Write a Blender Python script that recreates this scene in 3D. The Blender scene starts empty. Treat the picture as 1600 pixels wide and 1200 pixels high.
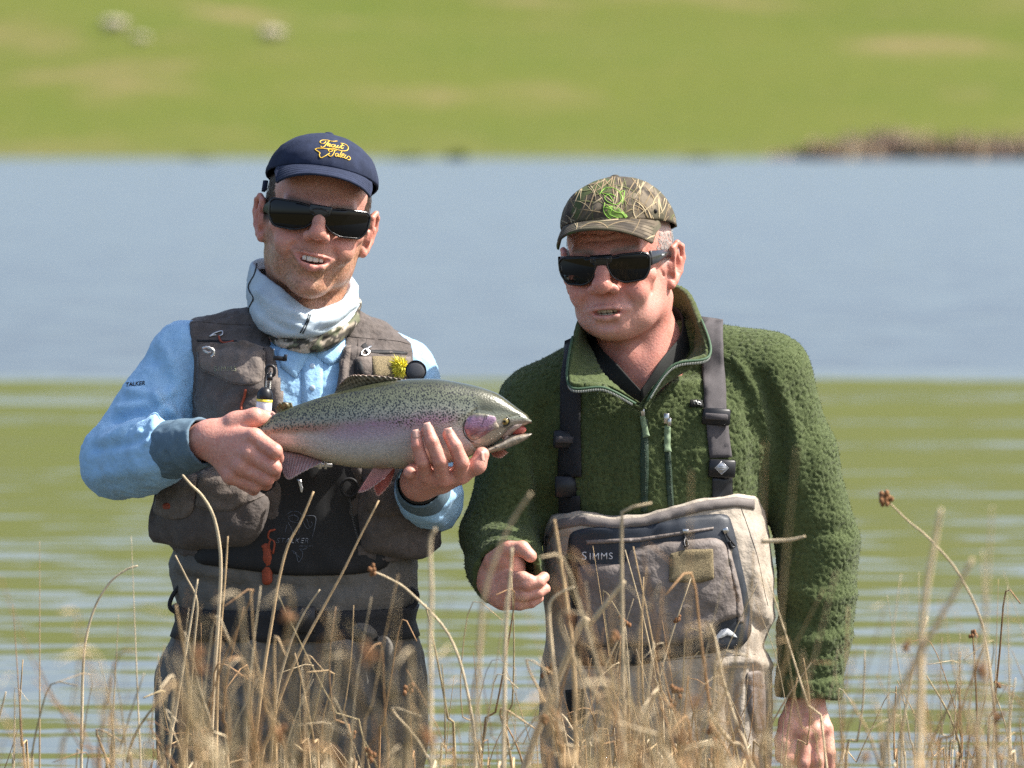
import bpy, math, random
import numpy as np
from mathutils import Vector, Matrix
from mathutils.bvhtree import BVHTree
from mathutils.geometry import delaunay_2d_cdt

random.seed(7)
RNG = np.random.default_rng(11)
scene = bpy.context.scene
COL = scene.collection
R = math.radians

# ------------------------------------------------------------------ camera
CAM_Z, CAM_D, FPX, HORIZON = 1.10, 10.0, 10000.0, 195.0
PITCH = math.atan((600.0 - HORIZON) / FPX)
cam_data = bpy.data.cameras.new('camera')
cam = bpy.data.objects.new('camera', cam_data)
COL.objects.link(cam)
cam.location = (0, -CAM_D, CAM_Z)
cam.rotation_euler = (math.pi / 2 - PITCH, 0, 0)
cam_data.sensor_width = 36.0
cam_data.lens = 36.0 * FPX / 1600.0
cam_data.clip_end = 4000.0
cam_data.clip_start = 0.5
cam_data.dof.use_dof = True
cam_data.dof.focus_distance = 9.86
cam_data.dof.aperture_fstop = 6.7
scene.camera = cam

# ------------------------------------------------------------------ world, sun, exposure
SUN_EL, SUN_AZ = R(50), R(0)                 # azimuth: from +X towards the camera
to_sun = Vector((math.cos(SUN_EL) * math.cos(SUN_AZ), -math.cos(SUN_EL) * math.sin(SUN_AZ), math.sin(SUN_EL)))
world = bpy.data.worlds.new('World')
scene.world = world
world.use_nodes = True
wn = world.node_tree
bg = wn.nodes['Background']
sky = wn.nodes.new('ShaderNodeTexSky')
sky.sky_type = 'NISHITA'
sky.sun_disc = False
sky.sun_elevation = SUN_EL
sky.sun_rotation = math.pi / 2 + SUN_AZ
sky.air_density = 1.0
sky.dust_density = 3.0
sky.ozone_density = 1.0
wn.links.new(sky.outputs[0], bg.inputs[0])
bg.inputs[1].default_value = 0.122
sl = bpy.data.lights.new('sun', 'SUN')
sl.energy = 5.0
sl.angle = R(0.53)
sl.color = (1.0, 0.955, 0.88)
so = bpy.data.objects.new('sun', sl)
COL.objects.link(so)
so.location = to_sun * 40
so.rotation_euler = to_sun.to_track_quat('Z', 'Y').to_euler()
scene.view_settings.view_transform = 'Standard'
scene.view_settings.look = 'None'
scene.view_settings.gamma = 1.0
scene.view_settings.exposure = 1.02
scene.view_settings.use_curve_mapping = False
scene.cycles.use_denoising = False
scene.cycles.max_bounces = 8
scene.cycles.transparent_max_bounces = 8

# ------------------------------------------------------------------ geometry helpers
_c, _s = math.cos(PITCH), math.sin(PITCH)
def P(px, py, w=0.0):
    """a point of the place (metres) from its place in the view and its depth w (mm behind the men's plane)"""
    a, b = (px - 800.0) / FPX, (600.0 - py) / FPX
    d = np.array((a, _c + b * _s, -_s + b * _c))
    t = (w * 0.001 + CAM_D) / d[1]
    return np.array((0, -CAM_D, CAM_Z)) + d * t
def PX(V):
    """view position of points"""
    v = np.asarray(V) - np.array((0, -CAM_D, CAM_Z))
    f = v[:, 1] * _c - v[:, 2] * _s
    u = v[:, 1] * _s + v[:, 2] * _c
    return np.stack((800 + FPX * v[:, 0] / f, 600 - FPX * u / f), 1)
def ray(px, py):
    a, b = (px - 800.0) / FPX, (600.0 - py) / FPX
    return Vector((a, _c + b * _s, -_s + b * _c)).normalized()
EYE = Vector((0, -CAM_D, CAM_Z))
MM = 0.001

# noise
_perm = RNG.permutation(256)
_perm = np.concatenate((_perm, _perm, _perm))
_grad = RNG.normal(size=(256, 3)); _grad /= np.linalg.norm(_grad, axis=1)[:, None]
def noise(p):
    p = np.asarray(p, dtype=np.float64)
    i = np.floor(p).astype(np.int64); f = p - i; i &= 255
    u = f * f * f * (f * (f * 6 - 15) + 10)
    out = np.zeros(len(p))
    for dx in (0, 1):
        for dy in (0, 1):
            for dz in (0, 1):
                h = _perm[_perm[_perm[i[:, 0] + dx] + i[:, 1] + dy] + i[:, 2] + dz] & 255
                g = _grad[h]
                d = g[:, 0] * (f[:, 0] - dx) + g[:, 1] * (f[:, 1] - dy) + g[:, 2] * (f[:, 2] - dz)
                w = (u[:, 0] if dx else 1 - u[:, 0]) * (u[:, 1] if dy else 1 - u[:, 1]) * (u[:, 2] if dz else 1 - u[:, 2])
                out += w * d
    return out
def fbm(p, n=3):
    p = np.asarray(p, float); a, o = 1.0, 0
    for k in range(n):
        o = o + a * noise(p * 2 ** k + 17.3 * k); a *= 0.5
    return o

def worley(p):
    p = np.asarray(p, float); i = np.floor(p).astype(np.int64); f = p - i; best = np.full(len(p), 9.0)
    for dx in (-1, 0, 1):
        for dy in (-1, 0, 1):
            for dz in (-1, 0, 1):
                c = (i + (dx, dy, dz)) & 255
                h = _perm[_perm[_perm[c[:, 0]] + c[:, 1]] + c[:, 2]]
                o = np.stack((_perm[h], _perm[h + 77], _perm[h + 150]), 1) / 255.0
                best = np.minimum(best, ((f - (dx, dy, dz) - o) ** 2).sum(1))
    return np.sqrt(best)
# ---- signed distance shapes (metres); each is (mode, function, smoothing, centre, bounding radius)
class Shape:
    def __init__(self): self.ops = []
    def _put(self, fn, c, r, k, mode): self.ops.append((mode, fn, k * MM, np.asarray(c, float), r)); return self
    def rc(self, a, b, ra, rb, k=5, mode='add'):
        a, b = np.asarray(a, float), np.asarray(b, float); ra, rb = ra * MM, rb * MM
        ba = b - a; L = max(ba @ ba, 1e-12)
        def fn(p):
            q = p - a
            h = np.clip(q @ ba / L, 0, 1)
            return np.linalg.norm(q - h[:, None] * ba, axis=1) - (ra + (rb - ra) * h)
        return self._put(fn, (a + b) / 2, math.sqrt(L) / 2 + max(ra, rb), k, mode)
    def chain(self, pts, radii, k=5, mode='add'):
        for i in range(len(pts) - 1): self.rc(pts[i], pts[i + 1], radii[i], radii[i + 1], k, mode)
        return self
    def ell(self, c, r, k=5, mode='add', rot=None):
        c = np.asarray(c, float); r = np.asarray(r, float) * MM
        M = None if rot is None else np.asarray(rot, float)
        def fn(p):
            q = p - c
            if M is not None: q = q @ M
            k0 = np.linalg.norm(q / r, axis=1); k1 = np.linalg.norm(q / (r * r), axis=1)
            return k0 * (k0 - 1) / np.maximum(k1, 1e-9)
        return self._put(fn, c, r.max(), k, mode)
    def box(self, c, h, rad=2, k=5, mode='add', rot=None):
        c = np.asarray(c, float); h = np.asarray(h, float) * MM; rad *= MM
        M = None if rot is None else np.asarray(rot, float)
        def fn(p):
            q = p - c
            if M is not None: q = q @ M
            q = np.abs(q) - (h - rad)
            return np.linalg.norm(np.maximum(q, 0), axis=1) + np.minimum(q.max(1), 0) - rad
        return self._put(fn, c, np.linalg.norm(h), k, mode)
    def loft(self, rows, n=2.4, k=20, mode='add', grow=0, cap=10):
        """rows: (py, xleft, xright, depth centre mm, half depth mm) from top to bottom: rounded sections"""
        A = []
        for py, xl, xr, w, hd in rows:
            p, q = P(xl, py, w), P(xr, py, w)
            A.append((p[2], (p[0] + q[0]) / 2, (q[0] - p[0]) / 2 + grow * MM, w * MM, (hd + grow) * MM))
        A = np.array(A)[::-1]
        z0, z1 = A[0, 0], A[-1, 0]; cap *= MM
        def fn(p):
            z = p[:, 2]
            cx = np.interp(z, A[:, 0], A[:, 1]); rx = np.interp(z, A[:, 0], A[:, 2])
            cy = np.interp(z, A[:, 0], A[:, 3]); ry = np.interp(z, A[:, 0], A[:, 4])
            u, v = np.abs((p[:, 0] - cx) / rx), np.abs((p[:, 1] - cy) / ry)
            d = ((u ** n + v ** n) ** (1 / n) - 1) * np.minimum(rx, ry)
            e = np.maximum(z - z1, z0 - z)
            return np.where((d > -cap) & (e > -cap), np.sqrt(np.maximum(d + cap, 0) ** 2 + np.maximum(e + cap, 0) ** 2) - cap, np.maximum(d, e))
        c = np.array((A[:, 1].mean(), A[:, 3].mean(), (z0 + z1) / 2))
        return self._put(fn, c, math.sqrt((np.abs(A[:, 1] - c[0]) + A[:, 2]).max() ** 2 + (np.abs(A[:, 3] - c[1]) + A[:, 4]).max() ** 2 + ((z1 - z0) / 2) ** 2), k, mode)
    def prism(self, poly, w0, w1, k=2, mode='sub', grow=0, plane=None):
        """a polygon of the front view pushed through from depth w0 to w1"""
        pw = plane if plane is not None else (w0 if abs(w0) < abs(w1) else w1)
        Q = np.array([P(x, y, pw) for x, y in poly])[:, (0, 2)]
        y0, y1 = w0 * MM, w1 * MM
        def fn(p):
            q = p[:, (0, 2)]
            d = np.full(len(q), 1e9); s = np.ones(len(q))
            for i in range(len(Q)):
                a, b = Q[i], Q[i - 1]
                e = b - a; w = q - a
                t = np.clip(w @ e / (e @ e), 0, 1)
                d = np.minimum(d, ((w - t[:, None] * e) ** 2).sum(1))
                c1, c2, c3 = q[:, 1] >= a[1], q[:, 1] < b[1], e[0] * w[:, 1] > e[1] * w[:, 0]
                s = np.where((c1 & c2 & c3) | (~c1 & ~c2 & ~c3), -s, s)
            d = s * np.sqrt(d) - grow * MM
            return np.maximum(d, np.maximum(y0 - p[:, 1], p[:, 1] - y1))
        c = np.array((Q[:, 0].mean(), (y0 + y1) / 2, Q[:, 1].mean()))
        return self._put(fn, c, math.sqrt(((Q - c[[0, 2]]) ** 2).sum(1).max() + ((y1 - y0) / 2) ** 2) + abs(grow) * MM, k, mode)
    def half(self, c, n, k=1):
        """cut away everything on the side n points to"""
        c, n = np.asarray(c, float), np.asarray(n, float); n = n / np.linalg.norm(n)
        return self._put(lambda p: -((p - c) @ n), c, 1e6, k, 'sub')
    def ball_half(self, c, n, rad, k=1):
        """the same, but only within a ball round c"""
        c, n = np.asarray(c, float), np.asarray(n, float); n = n / np.linalg.norm(n); rad *= MM
        return self._put(lambda p: np.maximum(-((p - c) @ n), np.linalg.norm(p - c, axis=1) - rad), c, rad, k, 'sub')
    def eval(self, p, centre=None, reach=None):
        d = np.full(len(p), 1e3)
        for mode, fn, k, c, r in self.ops:
            if mode != 'and' and centre is not None and np.linalg.norm(c - centre) - r > reach + k: continue
            e = fn(p); k = max(k, 1e-6)
            if mode == 'add':
                h = np.clip(0.5 + 0.5 * (d - e) / k, 0, 1)
                d = d + (e - d) * h - k * h * (1 - h)
            elif mode == 'sub':
                h = np.clip(0.5 - 0.5 * (d + e) / k, 0, 1)
                d = d + (-e - d) * h + k * h * (1 - h)
            else:                                                   # keep only what is inside
                h = np.clip(0.5 - 0.5 * (e - d) / k, 0, 1)
                d = e + (d - e) * h + k * h * (1 - h)
        return d
    def mesh(self, cell, n=12, smooth=1):
        cell *= MM
        lo = np.min([c - r for m, f, k, c, r in self.ops if m == 'add'], axis=0) - 3 * cell
        hi = np.max([c + r for m, f, k, c, r in self.ops if m == 'add'], axis=0) + 3 * cell
        B = n * cell
        nb = np.ceil((hi - lo) / B).astype(int)
        g = np.stack(np.meshgrid(*[np.arange(k) for k in nb], indexing='ij'), -1).reshape(-1, 3)
        ctr = lo + (g + 0.5) * B
        half = B * math.sqrt(3) / 2
        keep = g[np.abs(self.eval(ctr)) < half * 1.25 + 0.004]
        off = np.stack(np.meshgrid(*[np.arange(n + 1)] * 3, indexing='ij'), -1).reshape(-1, 3)
        corners = np.array([(i, j, k) for i in (0, 1) for j in (0, 1) for k in (0, 1)])
        edges = [(a, b) for a in range(8) for b in range(a + 1, 8) if np.abs(corners[a] - corners[b]).sum() == 1]
        NN = nb * n + 4
        keys, pos, flags = [], [], []
        for b in keep:
            base = b * n
            p = lo + (base + off) * cell
            D = self.eval(p, lo + (b + 0.5) * B, half * 1.3 + 0.01).reshape(n + 1, n + 1, n + 1)
            if D.min() > 0 or D.max() < 0: continue
            cv = np.stack([D[i:n + i, j:n + j, k:n + k] for i, j, k in corners], -1)
            ins = cv < 0
            act = ins.any(-1) & ~ins.all(-1)
            idx = np.argwhere(act)
            if not len(idx): continue
            v = cv[act]; s = v < 0
            acc = np.zeros((len(v), 3)); cnt = np.zeros(len(v))
            for a, e in edges:
                m = s[:, a] != s[:, e]
                if not m.any(): continue
                t = v[m, a] / (v[m, a] - v[m, e])
                acc[m] += corners[a] + t[:, None] * (corners[e] - corners[a]); cnt[m] += 1
            gi = base + idx
            keys.append((gi[:, 0] * NN[1] + gi[:, 1]) * NN[2] + gi[:, 2])
            pos.append(lo + (gi + acc / cnt[:, None]) * cell)
            flags.append(np.stack((s[:, 0], s[:, 4], s[:, 2], s[:, 1]), 1))
        keys, pos, flags = np.concatenate(keys), np.concatenate(pos), np.concatenate(flags)
        o = np.argsort(keys); keys, pos, flags = keys[o], pos[o], flags[o]
        step = np.array((NN[1] * NN[2], NN[2], 1))
        quads = []
        for ax in range(3):
            m = flags[:, 0] != flags[:, 1 + ax]
            k0 = keys[m]; u, v = step[(ax + 1) % 3], step[(ax + 2) % 3]
            q = np.stack((k0, k0 - u, k0 - u - v, k0 - v), 1)
            i = np.minimum(np.searchsorted(keys, q), len(keys) - 1)
            ok = (keys[i] == q).all(1)
            inside = flags[m, 0][ok]; i = i[ok]
            quads.append(np.where(inside[:, None], i, i[:, ::-1]))
        F = np.concatenate(quads)
        M = Msh(pos, F)
        for _ in range(smooth): M.relax(0.5)
        return M

class Msh:
    """vertices, and faces as one int array (all quads or all triangles)"""
    def __init__(self, V, F, col=None): self.V, self.F, self.col, self._b = np.asarray(V, float), np.asarray(F, int), col, None
    def relax(self, a):
        V, F = self.V, self.F
        acc = np.zeros_like(V); cnt = np.zeros(len(V))
        for i in range(F.shape[1]):
            j = F[:, (i + 1) % F.shape[1]]
            for c in range(3):
                acc[:, c] += np.bincount(F[:, i], V[j, c], len(V)) + np.bincount(j, V[F[:, i], c], len(V))
            cnt += np.bincount(F[:, i], minlength=len(V)) + np.bincount(j, minlength=len(V))
        self.V = V + a * (acc / np.maximum(cnt, 1)[:, None] - V)
    def normals(self):
        V, F = self.V, self.F
        n = np.cross(V[F[:, 2]] - V[F[:, 0]], V[F[:, -1]] - V[F[:, 1]])
        N = np.zeros_like(V)
        for i in range(F.shape[1]):
            for c in range(3): N[:, c] += np.bincount(F[:, i], n[:, c], len(V))
        return N / np.maximum(np.linalg.norm(N, axis=1), 1e-12)[:, None]
    def push(self, d): self.V = self.V + self.normals() * (np.asarray(d) * MM)[:, None]; self._b = None
    def folds(self, strokes, facing=0.25):
        """press or raise soft creases along lines of the front view: (points, half width px, height mm)"""
        N = self.normals(); p = PX(self.V); d = np.zeros(len(p))
        face = np.clip((facing - N[:, 1]) / 0.4, 0, 1)
        for pts, w, amp in strokes:
            q = dist_poly(p, pts)
            d += amp * np.exp(-(q / w) ** 2)
        self.push(d * face)
    def crumple(self, wave, amp, stretch=(1, 1, 1), seed=0.0, mask=1.0):
        q = self.V * 1000 / wave * np.array(stretch) + seed
        q = q + 0.8 * np.stack((noise(q * 0.6 + 11), noise(q * 0.6 + 23), noise(q * 0.6 + 37)), 1)
        r = (1 - np.abs(noise(q)) * 2.2).clip(-1, 1); r = np.sign(r) * np.abs(r) ** 1.6 + 0.45 * (1 - 2.2 * np.abs(noise(q * 2.1 + 5)))
        self.push(amp * (r - 0.55) * mask)
    def bvh(self):
        if self._b is None: self._b = BVHTree.FromPolygons(self.V.tolist(), self.F.tolist())
        return self._b
    @staticmethod
    def join(ms):
        V, F, C, o = [], [], [], 0
        w = max(m.F.shape[1] for m in ms)
        for m in ms:
            f = m.F if m.F.shape[1] == w else np.concatenate((m.F, m.F[:, -1:]), 1)
            V.append(m.V); F.append(f + o); o += len(m.V); C.append(m.col)
        col = None if any(c is None for c in C) else np.concatenate(C)
        return Msh(np.concatenate(V), np.concatenate(F), col)

def dist_poly(p, pts):
    d = np.full(len(p), 1e9)
    pts = np.asarray(pts, float)
    for a, b in zip(pts[:-1], pts[1:]):
        e = b - a; w = p - a
        t = np.clip(w @ e / max(e @ e, 1e-9), 0, 1)
        d = np.minimum(d, np.linalg.norm(w - t[:, None] * e, axis=1))
    return d
def in_poly(p, poly):
    s = np.zeros(len(p), bool); poly = np.asarray(poly, float)
    for a, b in zip(poly, np.roll(poly, 1, 0)):
        c = (a[1] > p[:, 1]) != (b[1] > p[:, 1])
        s ^= c & (p[:, 0] < (b[0] - a[0]) * (p[:, 1] - a[1]) / (b[1] - a[1] + 1e-12) + a[0])
    return s
def sm(a, b, x): 
    t = np.clip((x - a) / (b - a), 0, 1); return t * t * (3 - 2 * t)
def spline(pts, n):
    """Catmull-Rom through points, n samples per span"""
    p = np.asarray(pts, float); q = np.concatenate((p[:1] * 2 - p[1:2], p, p[-1:] * 2 - p[-2:-1])); out = []
    for i in range(len(p) - 1):
        a, b, c, d = q[i:i + 4]
        for t in np.arange(n) / n:
            out.append(0.5 * (2 * b + (c - a) * t + (2 * a - 5 * b + 4 * c - d) * t * t + (3 * b - a - 3 * c + d) * t ** 3))
    out.append(p[-1]); return np.array(out)

def link(name, M, mat, parent=None, smooth=True, **props):
    """ONE mesh object; children sit in their thing's own frame"""
    me = bpy.data.meshes.new(name)
    V, F = M.V, M.F
    org = np.zeros(3)
    if parent is not None:
        o = parent
        while o is not None: org = org + np.array(o.location); o = o.parent
    elif 'base' in props: org = np.asarray(props['base'], float)
    W = (V - org).astype(np.float32)
    k = F.shape[1]
    if k == 4 and (F[:, 2] == F[:, 3]).any():
        me.from_pydata(W.tolist(), [], [list(dict.fromkeys(f)) for f in F.tolist()])
    else:
        me.vertices.add(len(W)); me.vertices.foreach_set('co', W.ravel())
        me.loops.add(F.size); me.loops.foreach_set('vertex_index', F.astype(np.int32).ravel())
        me.polygons.add(len(F)); me.polygons.foreach_set('loop_start', np.arange(0, F.size, k, dtype=np.int32))
        me.update(calc_edges=True)
    me.validate()
    if smooth: me.polygons.foreach_set('use_smooth', np.ones(len(me.polygons), bool))
    if M.col is not None:
        c = (np.concatenate((M.col, np.ones((len(M.col), 1))), 1) if M.col.shape[1] == 3 else M.col).astype(np.float32)
        at = me.attributes.new('Col', 'FLOAT_COLOR', 'POINT'); at.data.foreach_set('color', c.ravel())
    for m in (mat if isinstance(mat, (list, tuple)) else [mat]): me.materials.append(m)
    ob = bpy.data.objects.new(name, me)
    COL.objects.link(ob)
    if parent is not None: ob.parent = parent
    else: ob.location = org
    for p_, v in props.items():
        if p_ != 'base': ob[p_] = v
    return ob
def empty(name, loc, **props):
    o = bpy.data.objects.new(name, None); COL.objects.link(o); o.location = loc; o.empty_display_size = 0.05
    for k, v in props.items(): o[k] = v
    return o

# ---- small solids
def tube(pts, rad, sides=8, closed_ends=True):
    p = np.asarray(pts, float); n = len(p)
    rad = np.broadcast_to(np.asarray(rad, float) * MM, (n,))
    t = np.gradient(p, axis=0); t /= np.maximum(np.linalg.norm(t, axis=1), 1e-9)[:, None]
    ref = np.array((0, 0, 1.0)) if abs(t[0, 2]) < 0.9 else np.array((1.0, 0, 0))
    V = []
    u = np.cross(t[0], ref)
    for i in range(n):
        u = u - t[i] * (u @ t[i]); u /= max(np.linalg.norm(u), 1e-9); v = np.cross(t[i], u)
        a = np.arange(sides) * 2 * math.pi / sides
        V.append(p[i] + rad[i] * (np.cos(a)[:, None] * u + np.sin(a)[:, None] * v))
    V = np.concatenate(V); F = []
    for i in range(n - 1):
        for j in range(sides):
            k = (j + 1) % sides
            F.append((i * sides + j, i * sides + k, (i + 1) * sides + k, (i + 1) * sides + j))
    if closed_ends:
        V = np.concatenate((V, p[:1], p[-1:])); a, b = n * sides, n * sides + 1
        for j in range(sides):
            k = (j + 1) % sides
            F.append((a, k, j, j)); F.append((b, (n - 1) * sides + j, (n - 1) * sides + k, (n - 1) * sides + k))
    return Msh(V, F)
def grid(A, wrap=False):
    """A: rows x cols x 3"""
    A = np.asarray(A, float); r, c = A.shape[:2]; i, j = np.meshgrid(np.arange(r - 1), np.arange(c if wrap else c - 1), indexing='ij')
    i, j = i.ravel(), j.ravel(); k = (j + 1) % c
    return Msh(A.reshape(-1, 3), np.stack((i * c + j, i * c + k, (i + 1) * c + k, (i + 1) * c + j), 1))
def thicken(M, t):
    """a closed sheet of thickness t mm from an open one"""
    N = M.normals() * t * MM; n = len(M.V); F = M.F
    from collections import Counter
    E = Counter()
    for f in F.tolist():
        f = list(dict.fromkeys(f))
        for a, b in zip(f, f[1:] + f[:1]): E[(a, b)] += 1
    rim = [(b, a, a + n, b + n) for (a, b) in E if (b, a) not in E]
    F2 = np.concatenate((F, F[:, ::-1] + n))
    if F.shape[1] == 3: F2 = np.concatenate((F2, F2[:, -1:]), 1)
    F2 = np.concatenate((F2, np.array(rim, int).reshape(-1, 4)))
    return Msh(np.concatenate((M.V, M.V - N)), F2, None if M.col is None else np.concatenate((M.col, M.col)))
def boxm(c, h, rot=None, bev=0.15):
    """a box with chamfered corners: c centre (m), h half sizes (mm)"""
    h = np.asarray(h, float) * MM; b = h.min() * bev
    S = []
    for z, k in ((-h[2], b), (-h[2] + b, 0), (h[2] - b, 0), (h[2], b)):
        x, y = h[0] - k, h[1] - k
        e = b
        S.append([(-x + e, -y, z), (x - e, -y, z), (x, -y + e, z), (x, y - e, z), (x - e, y, z), (-x + e, y, z), (-x, y - e, z), (-x, -y + e, z)])
    A = np.array(S).reshape(-1, 3)
    F = []
    for i in range(3):
        for j in range(8):
            k = (j + 1) % 8; F.append((i * 8 + j, i * 8 + k, i * 8 + 8 + k, i * 8 + 8 + j))
    for o, fl in ((0, True), (24, False)):
        for j in range(1, 7):
            f = (o, o + j, o + j + 1, o + j + 1) if not fl else (o, o + j + 1, o + j, o + j)
            F.append(f)
    if rot is not None: A = A @ np.asarray(rot).T
    return Msh(A + np.asarray(c), F)
def ballm(c, r, seg=16, rot=None):
    r = np.broadcast_to(np.asarray(r, float), (3,)) * MM
    ph = np.linspace(0.02, math.pi - 0.02, seg // 2 + 1); th = np.arange(seg) * 2 * math.pi / seg
    A = np.stack((np.sin(ph)[:, None] * np.cos(th), -np.sin(ph)[:, None] * np.sin(th), np.cos(ph)[:, None] * np.ones(seg)), -1) * r
    if rot is not None: A = A @ np.asarray(rot).T
    M = grid(A + np.asarray(c), True); n = len(A) * seg
    return M
def drape(bvh, poly, off=0.5, thick=2.0, step=6.0, puff=0.0, edge=None, holes=(), lift=None, smooth_n=True, w_far=None):
    """a closed patch with outline poly (front view) laid on the surface behind it; puff: extra height (mm) in its middle"""
    poly = np.asarray(poly, float)
    out = []
    for a, b in zip(poly, np.roll(poly, -1, 0)):
        n = max(1, int(np.linalg.norm(b - a) / step))
        out += [a + (b - a) * t for t in np.arange(n) / n]
    nb = len(out); edges = [(i, (i + 1) % nb) for i in range(nb)]
    lo, hi = poly.min(0), poly.max(0)
    gx, gy = np.meshgrid(np.arange(lo[0] + step / 2, hi[0], step), np.arange(lo[1] + step / 2, hi[1], step))
    g = np.stack((gx.ravel(), gy.ravel()), 1)
    ring = np.concatenate((np.array(out), np.array(out[:1])))
    g = g[in_poly(g, poly)] if len(g) else g
    if len(g): g = g[dist_poly(g, ring) > step * 0.45]
    pts = [Vector(p) for p in out] + [Vector(p) for p in g]
    vs, es, fs, *_ = delaunay_2d_cdt(pts, edges, [list(range(nb))], 1, 1e-4)
    vs = np.array([tuple(v) for v in vs])
    H, N, ok = [], [], []
    last = None
    for x, y in vs:
        d = ray(x, y); h = bvh.ray_cast(EYE, d)
        if h[0] is None: H.append(None); N.append(None); ok.append(False)
        else: H.append(np.array(h[0])); N.append(np.array(h[1])); ok.append(True)
    good = [i for i in range(len(vs)) if ok[i]]
    if not good: return None
    for i in range(len(vs)):
        if not ok[i]:
            j = min(good, key=lambda q: (vs[q][0] - vs[i][0]) ** 2 + (vs[q][1] - vs[i][1]) ** 2)
            p = P(vs[i][0], vs[i][1], H[j][1] * 1000); H[i] = p; N[i] = N[j]
    H, N = np.array(H), np.array(N)
    if smooth_n:
        adj = [[] for _ in vs]
        for f in fs:
            for a in f: adj[a] += list(f)
        for _ in range(3): N = np.array([N[a].mean(0) if a else N[i] for i, a in enumerate(adj)]); N /= np.linalg.norm(N, axis=1)[:, None]
    e = dist_poly(vs, ring)
    ew = edge if edge else 8.0
    up = off + thick * np.where(e < 1e-3, 0.55, 1.0) + puff * np.sqrt(np.clip(1 - (1 - np.clip(e / ew, 0, 1)) ** 2, 0, 1))
    if lift is not None: up = up + lift(vs)
    top = H + N * (up * MM)[:, None]; bot = H + N * ((off - 0.4) * MM)
    F = []
    for f in fs:
        f = list(f)
        a, b, c = H[f[0]], H[f[1]], H[f[2]]
        if np.cross(b - a, c - a) @ N[f[0]] < 0: f = f[::-1]
        F.append(tuple(f))
    return thick_pair(top, bot, F)
def thick_pair(top, bot, F):
    n = len(top); E = set()
    for f in F:
        for a, b in zip(f, f[1:] + f[:1]): E.add((a, b))
    Q = [f + f[-1:] for f in F] + [tuple(x + n for x in f[::-1]) + (f[0] + n,) for f in F]
    Q += [(b, a, a + n, b + n) for (a, b) in E if (b, a) not in E]
    return Msh(np.concatenate((top, bot)), Q)
def line_on(bvh, pts, width, off=0.3, thick=0.6, n=6):
    """a thin raised line (seam, stitching, cord edge) along a curve of the front view"""
    c = spline(pts, n) if len(pts) > 2 else np.array([np.array(pts[0]) + (np.array(pts[1]) - np.array(pts[0])) * t for t in np.linspace(0, 1, n + 1)])
    Q = []
    for x, y in c:
        h = bvh.ray_cast(EYE, ray(x, y))
        if h[0] is None: continue
        Q.append(np.array(h[0]) + np.array(h[1]) * (off + thick * 0.2) * MM)
    if len(Q) < 2: return None
    w = np.full(len(Q), width / 2.0); return tube(Q, w, 6)
def letters(bvh, text, x, y, size, dx=(1, 0), dy=(0, 1), shear=0.0, off=0.35, thick=0.5, space=1.0, weight=0.0):
    """lettering laid on a surface: x, y is the left end of the base line in the front view, size the cap height (px)"""
    cu = bpy.data.curves.new('t', 'FONT'); cu.body = text; cu.size = size / 0.70; cu.shear = shear; cu.space_character = space; cu.offset = weight; cu.resolution_u = 3
    ob = bpy.data.objects.new('t', cu); COL.objects.link(ob)
    me = ob.to_mesh()
    V = np.array([v.co[:2] for v in me.vertices]); F = []
    for f in me.polygons:
        q = list(f.vertices)
        for i in range(1, len(q) - 1): F.append((q[0], q[i], q[i + 1]))
    ob.to_mesh_clear(); bpy.data.objects.remove(ob); bpy.data.curves.remove(cu)
    # cut long triangles so that they follow the surface
    px = np.array((x, y)) + V[:, :1] * np.array(dx) - V[:, 1:] * np.array(dy)
    return on_surface(bvh, px, F, off, thick)
def on_surface(bvh, px, F, off, thick):
    H, N = [], []
    for a, b in px:
        h = bvh.ray_cast(EYE, ray(a, b))
        if h[0] is None:
            H.append(H[-1] if H else P(a, b, -200)); N.append(N[-1] if N else np.array((0, -1.0, 0)))
        else: H.append(np.array(h[0])); N.append(np.array(h[1]))
    H, N = np.array(H), np.array(N)
    G = []
    for f in F:
        if np.cross(H[f[1]] - H[f[0]], H[f[2]] - H[f[0]]) @ N[f[0]] < 0: f = f[::-1]
        G.append(tuple(f))
    return thick_pair(H + N * (off + thick) * MM, H + N * (off - 0.3) * MM, G)
def strokes_on(bvh, strokes, width, off=0.4, n=5):
    ms = [line_on(bvh, s, width, off, 0.5, n) for s in strokes]
    ms = [m for m in ms if m is not None]
    return Msh.join(ms) if ms else None
def ribbon_on(bvh, pts, width, off=0.3, thick=0.3, n=4, taper=True):
    """a flat blade printed on a surface"""
    c = spline(pts, n); t = np.gradient(c, axis=0); t /= np.maximum(np.linalg.norm(t, axis=1), 1e-9)[:, None]
    w = width / 2 * (np.sin(np.linspace(0.12, math.pi - 0.12, len(c))) if taper else np.ones(len(c)))
    nrm = np.stack((-t[:, 1], t[:, 0]), 1) * w[:, None]
    px = np.concatenate((c + nrm, c - nrm)); k = len(c); F = []
    hit = [bvh.ray_cast(EYE, ray(*q))[0] is not None for q in px]
    for i in range(k - 1):
        if all(hit[j] for j in (i, i + 1, k + i, k + i + 1)): F += [(i, i + 1, k + i), (i + 1, k + i + 1, k + i)]
    return on_surface(bvh, px, F, off, thick) if F else None

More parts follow.
